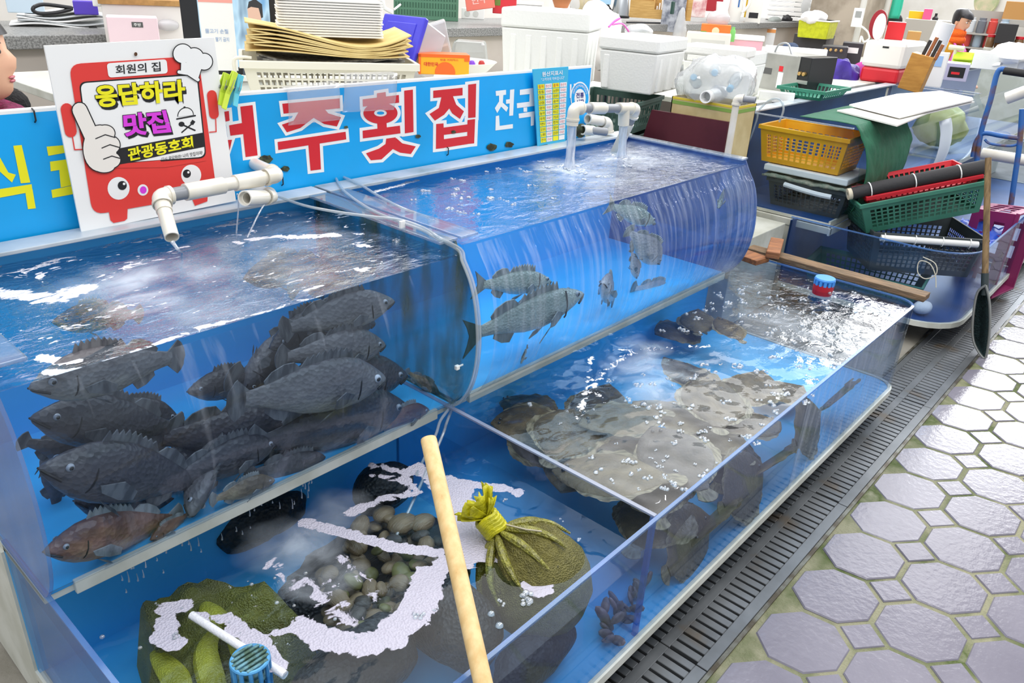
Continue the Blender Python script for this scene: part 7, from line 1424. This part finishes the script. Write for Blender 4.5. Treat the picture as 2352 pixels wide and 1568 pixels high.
b = MB(); b.tube([at(2182, 168, x=8.1), at(2196, 110, x=8.1)], .015, 8); b.tube([at(2180, 108, x=8.1), at(2215, 112, x=8.1)], .022, 8); T(b.build('water_tap', M('tap_cream', '#d8d2b4', .4), smooth=True), 'cream water tap on a thin pipe before the standing woman', 'tap')
b = MB(); b.pipe([at(2312, 226, x=6.9), at(2350, 212, x=6.9), at(2400, 194, x=6.9)], .045, .03); T(b.build('white_tube', m_pvc, smooth=True), 'thick white tube lying on the edge of the far stall tank', 'tube')
b = MB(); b.pipe([at(2255, 352, x=5.6), at(2380, 372, x=5.6)], .035, .02); T(b.build('white_tube', m_pvc, smooth=True), 'white foam tube behind the landing net handle', 'tube')
lump('net_bag', at(2160, 290, x=6.9), (.20, .2, .16), M('bag_pale_yellow', '#dcd67a', .5, c2='#b8b83a', nscale=9), 'pale yellow net bag inside the far stall tank', 'net bag', 51)
lump('plastic_bag', at(2330, 130, x=8.9), (.35, .2, .12), m_tray, 'white crumpled bags heaped on the far right', 'plastic bag', 55, .4, 8)
# price note on the far tank's curved front
b = MB(); b.grid(lambda u, v: V((5.35 + .28 * u, prof_y(.62 + .3 * v) - .012, .62 + .3 * v)), 4, 8); T(b.build('paper_notice', M('notice_pale', '#d8e2ea', .5), smooth=True, solid=.001), 'pale paper note stuck on the curved front of the next stall tank', 'notice')
# ------------------------------------------------------------------ people
m_skin = M('skin', '#dfae90', .5, c2='#d8a286', nscale=8); m_hair = M('black_hair', '#17161a', .4, c2='#25232a', nscale=60, stretch=(1, 1, .2)); m_lip = M('lips', '#bd6a74', .45); m_white_eye = M('eye_white', '#eeeae6', .3)
def skinned(name, chains, mt, parent, sub=2):
    """chains: lists of (point, radius); chains start at shared points where they meet"""
    vs, es, rs = [], [], []; idx = {}
    for ch in chains:
        prev = None
        for p, r in ch:
            k = tuple(round(c, 4) for c in p)
            if k not in idx: idx[k] = len(vs); vs.append(p); rs.append(r)
            i = idx[k]
            if prev is not None: es.append((prev, i))
            prev = i
    me = bpy.data.meshes.new(name); me.from_pydata(vs, es, []); me.materials.append(mt); o = bpy.data.objects.new(name, me); COL.objects.link(o); o.parent = parent
    md = o.modifiers.new('skin', 'SKIN'); md.use_smooth_shade = True
    for v, r in zip(me.skin_vertices[0].data, rs): v.radius = (r, r) if not isinstance(r, tuple) else r
    me.skin_vertices[0].data[0].use_root = True
    s = o.modifiers.new('sub', 'SUBSURF'); s.levels = sub; s.render_levels = sub; return o
HEAD = [(-.01, .052, .02, .022), (.0, .072, .03, .032), (.012, .084, .048, .042), (.03, .088, .058, .051), (.05, .088, .066, .057), (.07, .089, .076, .063), (.095, .087, .086, .068), (.12, .090, .094, .072), (.15, .094, .10, .075), (.18, .084, .096, .071), (.205, .06, .075, .055), (.222, .025, .03, .022)]
def head(parent, loc, yaw, pitch, hair='bob', sc=1.0):
    R_ = Matrix.Rotation(yaw, 3, 'Z') @ Matrix.Rotation(pitch, 3, 'Y'); loc = V(loc); X = lambda p: loc + R_ @ (V(p) * sc)
    b = MB(); n = 26; rg = []
    for z, f, bk_, w in HEAD:
        ring = []
        for j in range(n):
            a_ = 2 * pi * j / n; x = cos(a_) * (f if cos(a_) > 0 else bk_); y = sin(a_) * w
            # nose, brow, cheek relief
            fr = max(0, cos(a_)) ** 18; nose = .030 * max(0, 1 - abs(z - .082) / .030) * fr + .014 * max(0, 1 - abs(z - .105) / .03) * fr; lip = .006 * max(0, 1 - abs(z - .045) / .012) * max(0, cos(a_)) ** 8; eye = -.008 * max(0, 1 - abs(z - .118) / .016) * max(0, 1 - abs(abs(a_ if a_ < pi else a_ - 2 * pi) - .42) / .28)
            ring.append(X((x + nose + lip + eye, y, z)))
        rg.append(ring)
    b.rings(rg); b.rings([[X((-.01 + .045 * cos(2 * pi * j / 14), .043 * sin(2 * pi * j / 14), z)) for j in range(14)] for z in (.05, -.02, -.10)], False, False)
    for sg in (-1, 1): b.ball(X((-.008, sg * .072, .085)), (.016 * sc, .010 * sc, .030 * sc), 10, 8, R=R_)
    hd = b.build('face_skin', m_skin, parent, smooth=True)
    for sg in (-1, 1):
        b = MB(); b.ball(X((.078, sg * .031, .117)), (.011 * sc, .014 * sc, .007 * sc), 12, 8, R=R_); b.mat(1).ball(X((.0865, sg * .031, .117)), (.004 * sc, .0065 * sc, .0065 * sc), 10, 6, R=R_); b.build('eye', [m_white_eye, m_hair], hd, smooth=True)
        b = MB(); b.tube([X((.088, sg * .014, .136)), X((.090, sg * .030, .141)), X((.080, sg * .048, .136))], .003 * sc, 6); b.build('eyebrow', m_hair, hd)
    b = MB(); b.ball(X((.090, 0, .0475)), (.006 * sc, .020 * sc, .0045 * sc), 12, 6, R=R_); b.ball(X((.089, 0, .038)), (.006 * sc, .017 * sc, .005 * sc), 12, 6, R=R_); b.build('lips', m_lip, hd, smooth=True)
    b = MB(); rg = []
    hp_ = lambda z, k: next((A_[k] + (B_[k] - A_[k]) * (z - A_[0]) / (B_[0] - A_[0]) for A_, B_ in zip(HEAD, HEAD[1:]) if A_[0] <= z <= B_[0]), .0)
    for i in range(15):
        z = .232 - i * .0125; ring = []; zc = min(z, .2219)
        for j in range(n):
            a_ = 2 * pi * j / n; c_ = cos(a_); top = .35 if z > .222 else 1
            f = (hp_(zc, 1) + .014) if z > .150 else (.03 if z > .10 else -.02); bb = hp_(zc, 2) + .018; w_ = hp_(zc, 3) + .012
            x = c_ * ((f if c_ > 0 else bb) * top if f > 0 or c_ <= 0 else 0) + (f if (f < 0 and c_ > 0) else 0) * c_
            ring.append(X((x, sin(a_) * w_ * top * (1 if c_ < .2 or z > .15 else .99), z + .004 * mnoise.noise(V((a_ * 3, z * 50, 1))))))
        rg.append(ring)
    b.rings(rg); b.build('hair', m_hair, hd, smooth=True); return hd, X
# woman at the left edge, in profile
fy = atan2(-.745, .665); wl = at(-52, 205, y=1.02); e = E('person', (wl.x, wl.y, 0), 0, 'woman at the left edge in a maroon scarf and dark jacket, seen in profile', 'person')
hz = at(-44, 222, y=1.02); base = V((wl.x, wl.y, 0)); h0 = hz - base
hd, X = head(e, h0, fy + .25, radians(-4), sc=.95)
m_jac = M('jacket_charcoal', '#3c3a44', .8, c2='#2f2d36', nscale=30); m_scf = M('scarf_maroon', '#6a1440', .9, c2='#8a2458', nscale=60, bump=(90, .8))
fw = V((cos(fy), sin(fy), 0)); sd_ = V((-sin(fy), cos(fy), 0)); nk = h0 + V((0, 0, -.06)) - fw * .02
ch = [[(V((0, 0, .80)), .13), (V((0, 0, 1.0)), .14), (nk + V((0, 0, -.20)), .14), (nk + V((0, 0, -.07)), .085), (nk, .055)]]
for s_ in (-1, 1): ch.append([(nk + V((0, 0, -.20)), .14), (nk + sd_ * s_ * .19 + V((0, 0, -.15)), .075), (nk + sd_ * s_ * .26 + fw * .05 + V((0, 0, -.38)), .055), (nk + sd_ * s_ * .18 + fw * .26 + V((0, 0, -.45)), .042)])
ch.append([(V((0, 0, .80)), .13), (V((0, 0, .55)) + sd_ * .1, .09), (sd_ * .1 + V((0, 0, .28)), .06), (sd_ * .1 + V((0, 0, .05)), .05)]); ch.append([(V((0, 0, .80)), .13), (V((0, 0, .55)) - sd_ * .1, .09), (sd_ * -.1 + V((0, 0, .28)), .06), (sd_ * -.1 + V((0, 0, .05)), .05)])
skinned('jacket', ch, m_jac, e)
b = MB(); b.tube([nk + V((0, 0, .005)) + (fw * cos(a_) * .085 + sd_ * sin(a_) * .08) + V((0, 0, -.012 * cos(a_))) for a_ in [2 * pi * k / 20 for k in range(21)]], .042, 10); b.tube([nk + V((0, 0, -.05)) + (fw * cos(a_) * .105 + sd_ * sin(a_) * .10) for a_ in [2 * pi * k / 20 for k in range(21)]], .045, 10); b.build('scarf', m_scf, e, smooth=True)
b = MB(); b.tube([nk + fw * .11 - sd_ * .10 + V((0, 0, -.09)), nk + fw * .15 - sd_ * .11 + V((0, 0, -.2)), nk + fw * .15 - sd_ * .11 + V((0, 0, -.34))], .011, 6); b.build('red_strap', m_rd, e)
b = MB(); b.ball(X((-.06, -.06, .225)), (.035, .03, .02)); b.ball(X((-.02, -.075, .23)), (.03, .02, .018)); b.build('pink_hair_tie', M('tie_pink', '#e27aa4', .6, bump=(200, .6)), e, smooth=True)
b = MB(); b.ball(nk - fw * .02 + sd_ * .17 + V((0, 0, .01)), (.06, .05, .05)); b.build('fur_collar', M('fur_black', '#1d1c1e', .9, bump=(120, .8)), e, smooth=True)
# standing woman with an orange scarf, far right
pw = at(2194, 60, x=9.9); base = V((pw.x, pw.y, 0)); e = E('person', base, 0, 'woman in a pink apron and orange scarf looking down at the far stall', 'person')
hz = at(2196, 70, x=9.9) - base; fy = atan2(-.75, -.2); fw = V((cos(fy), sin(fy), 0)); sd_ = V((-sin(fy), cos(fy), 0))
hd, X = head(e, hz, fy, radians(18), sc=1.0); nk = hz + V((0, 0, -.05)) - fw * .02
m_mus_ = M('sweater_mustard', '#c08a1e', .85); m_apr = M('apron_pink', '#e05fc0', .6)
zz = nk.z; ch = [[(V((0, 0, zz - .52)), .13), (V((0, 0, zz - .36)), .13), (nk + V((0, 0, -.17)), .14), (nk + V((0, 0, -.06)), .07), (nk, .05)]]
hands = []
for s_ in (-1, 1):
    el = nk + sd_ * s_ * .24 + V((0, 0, -.42)); wr = nk + sd_ * s_ * .12 + fw * .24 + V((0, 0, -.48)); hands.append((wr, s_)); ch.append([(nk + V((0, 0, -.17)), .14), (nk + sd_ * s_ * .17 + V((0, 0, -.12)), .07), (el, .052), (wr, .036)])
for s_ in (-1, 1): ch.append([(V((0, 0, zz - .52)), .13), (sd_ * s_ * .1 + V((0, 0, zz - .75)), .09), (sd_ * s_ * .1 + V((0, 0, .45)), .06), (sd_ * s_ * .1 + V((0, 0, .03)), .045)])
skinned('clothes', ch, m_mus_, e)
for wr, s_ in hands:
    c_ = []; pm = wr + fw * .06 + V((0, 0, -.01)); c_.append([(wr, .026), (pm, .03)])
    for k in range(4): q = pm + sd_ * (k - 1.5) * .018 + fw * .015; c_.append([(pm, .03), (q, .010), (q + fw * .03 + V((0, 0, -.01)), .009), (q + fw * (.045 + .008 * (k in (1, 2))) + V((0, 0, -.03)), .008)])
    c_.append([(pm, .03), (wr + fw * .03 - sd_ * s_ * .035, .011), (wr + fw * .06 - sd_ * s_ * .045, .009)]); skinned('hand', c_, m_skin, e, 1)
b = MB()
def apr(u, v):
    a_ = (u - .5) * 2.4; r = .158 + .02 * (1 - v); w_ = 1 if v < .55 else 1 - (v - .55) * .9; return V((0, 0, zz - .95 + v * .80)) + (fw * cos(a_ * w_) * r + sd_ * sin(a_ * w_) * (r + .01))
b.grid(apr, 16, 14); b.build('apron', m_apr, e, smooth=True, solid=.006)
for s_ in (-1, 1):
    b = MB(); b.tube([V((0, 0, zz - .16)) + fw * .16 + sd_ * s_ * .06, nk + V((0, 0, -.05)) + fw * .06 + sd_ * s_ * .085, nk + V((0, 0, -.07)) - fw * .06 + sd_ * s_ * .07], .012, 6); b.build('apron_strap', m_apr, e)
b = MB(); b.tube([nk + V((0, 0, .02)) + (fw * cos(a_) * .085 + sd_ * sin(a_) * .08) for a_ in [2 * pi * k / 20 for k in range(21)]], .048, 10); b.tube([nk + V((0, 0, -.045)) + (fw * cos(a_) * .10 + sd_ * sin(a_) * .095) for a_ in [2 * pi * k / 20 for k in range(21)]], .042, 10); b.build('scarf', M('scarf_orange', '#f0661a', .9, bump=(90, .8)), e, smooth=True)
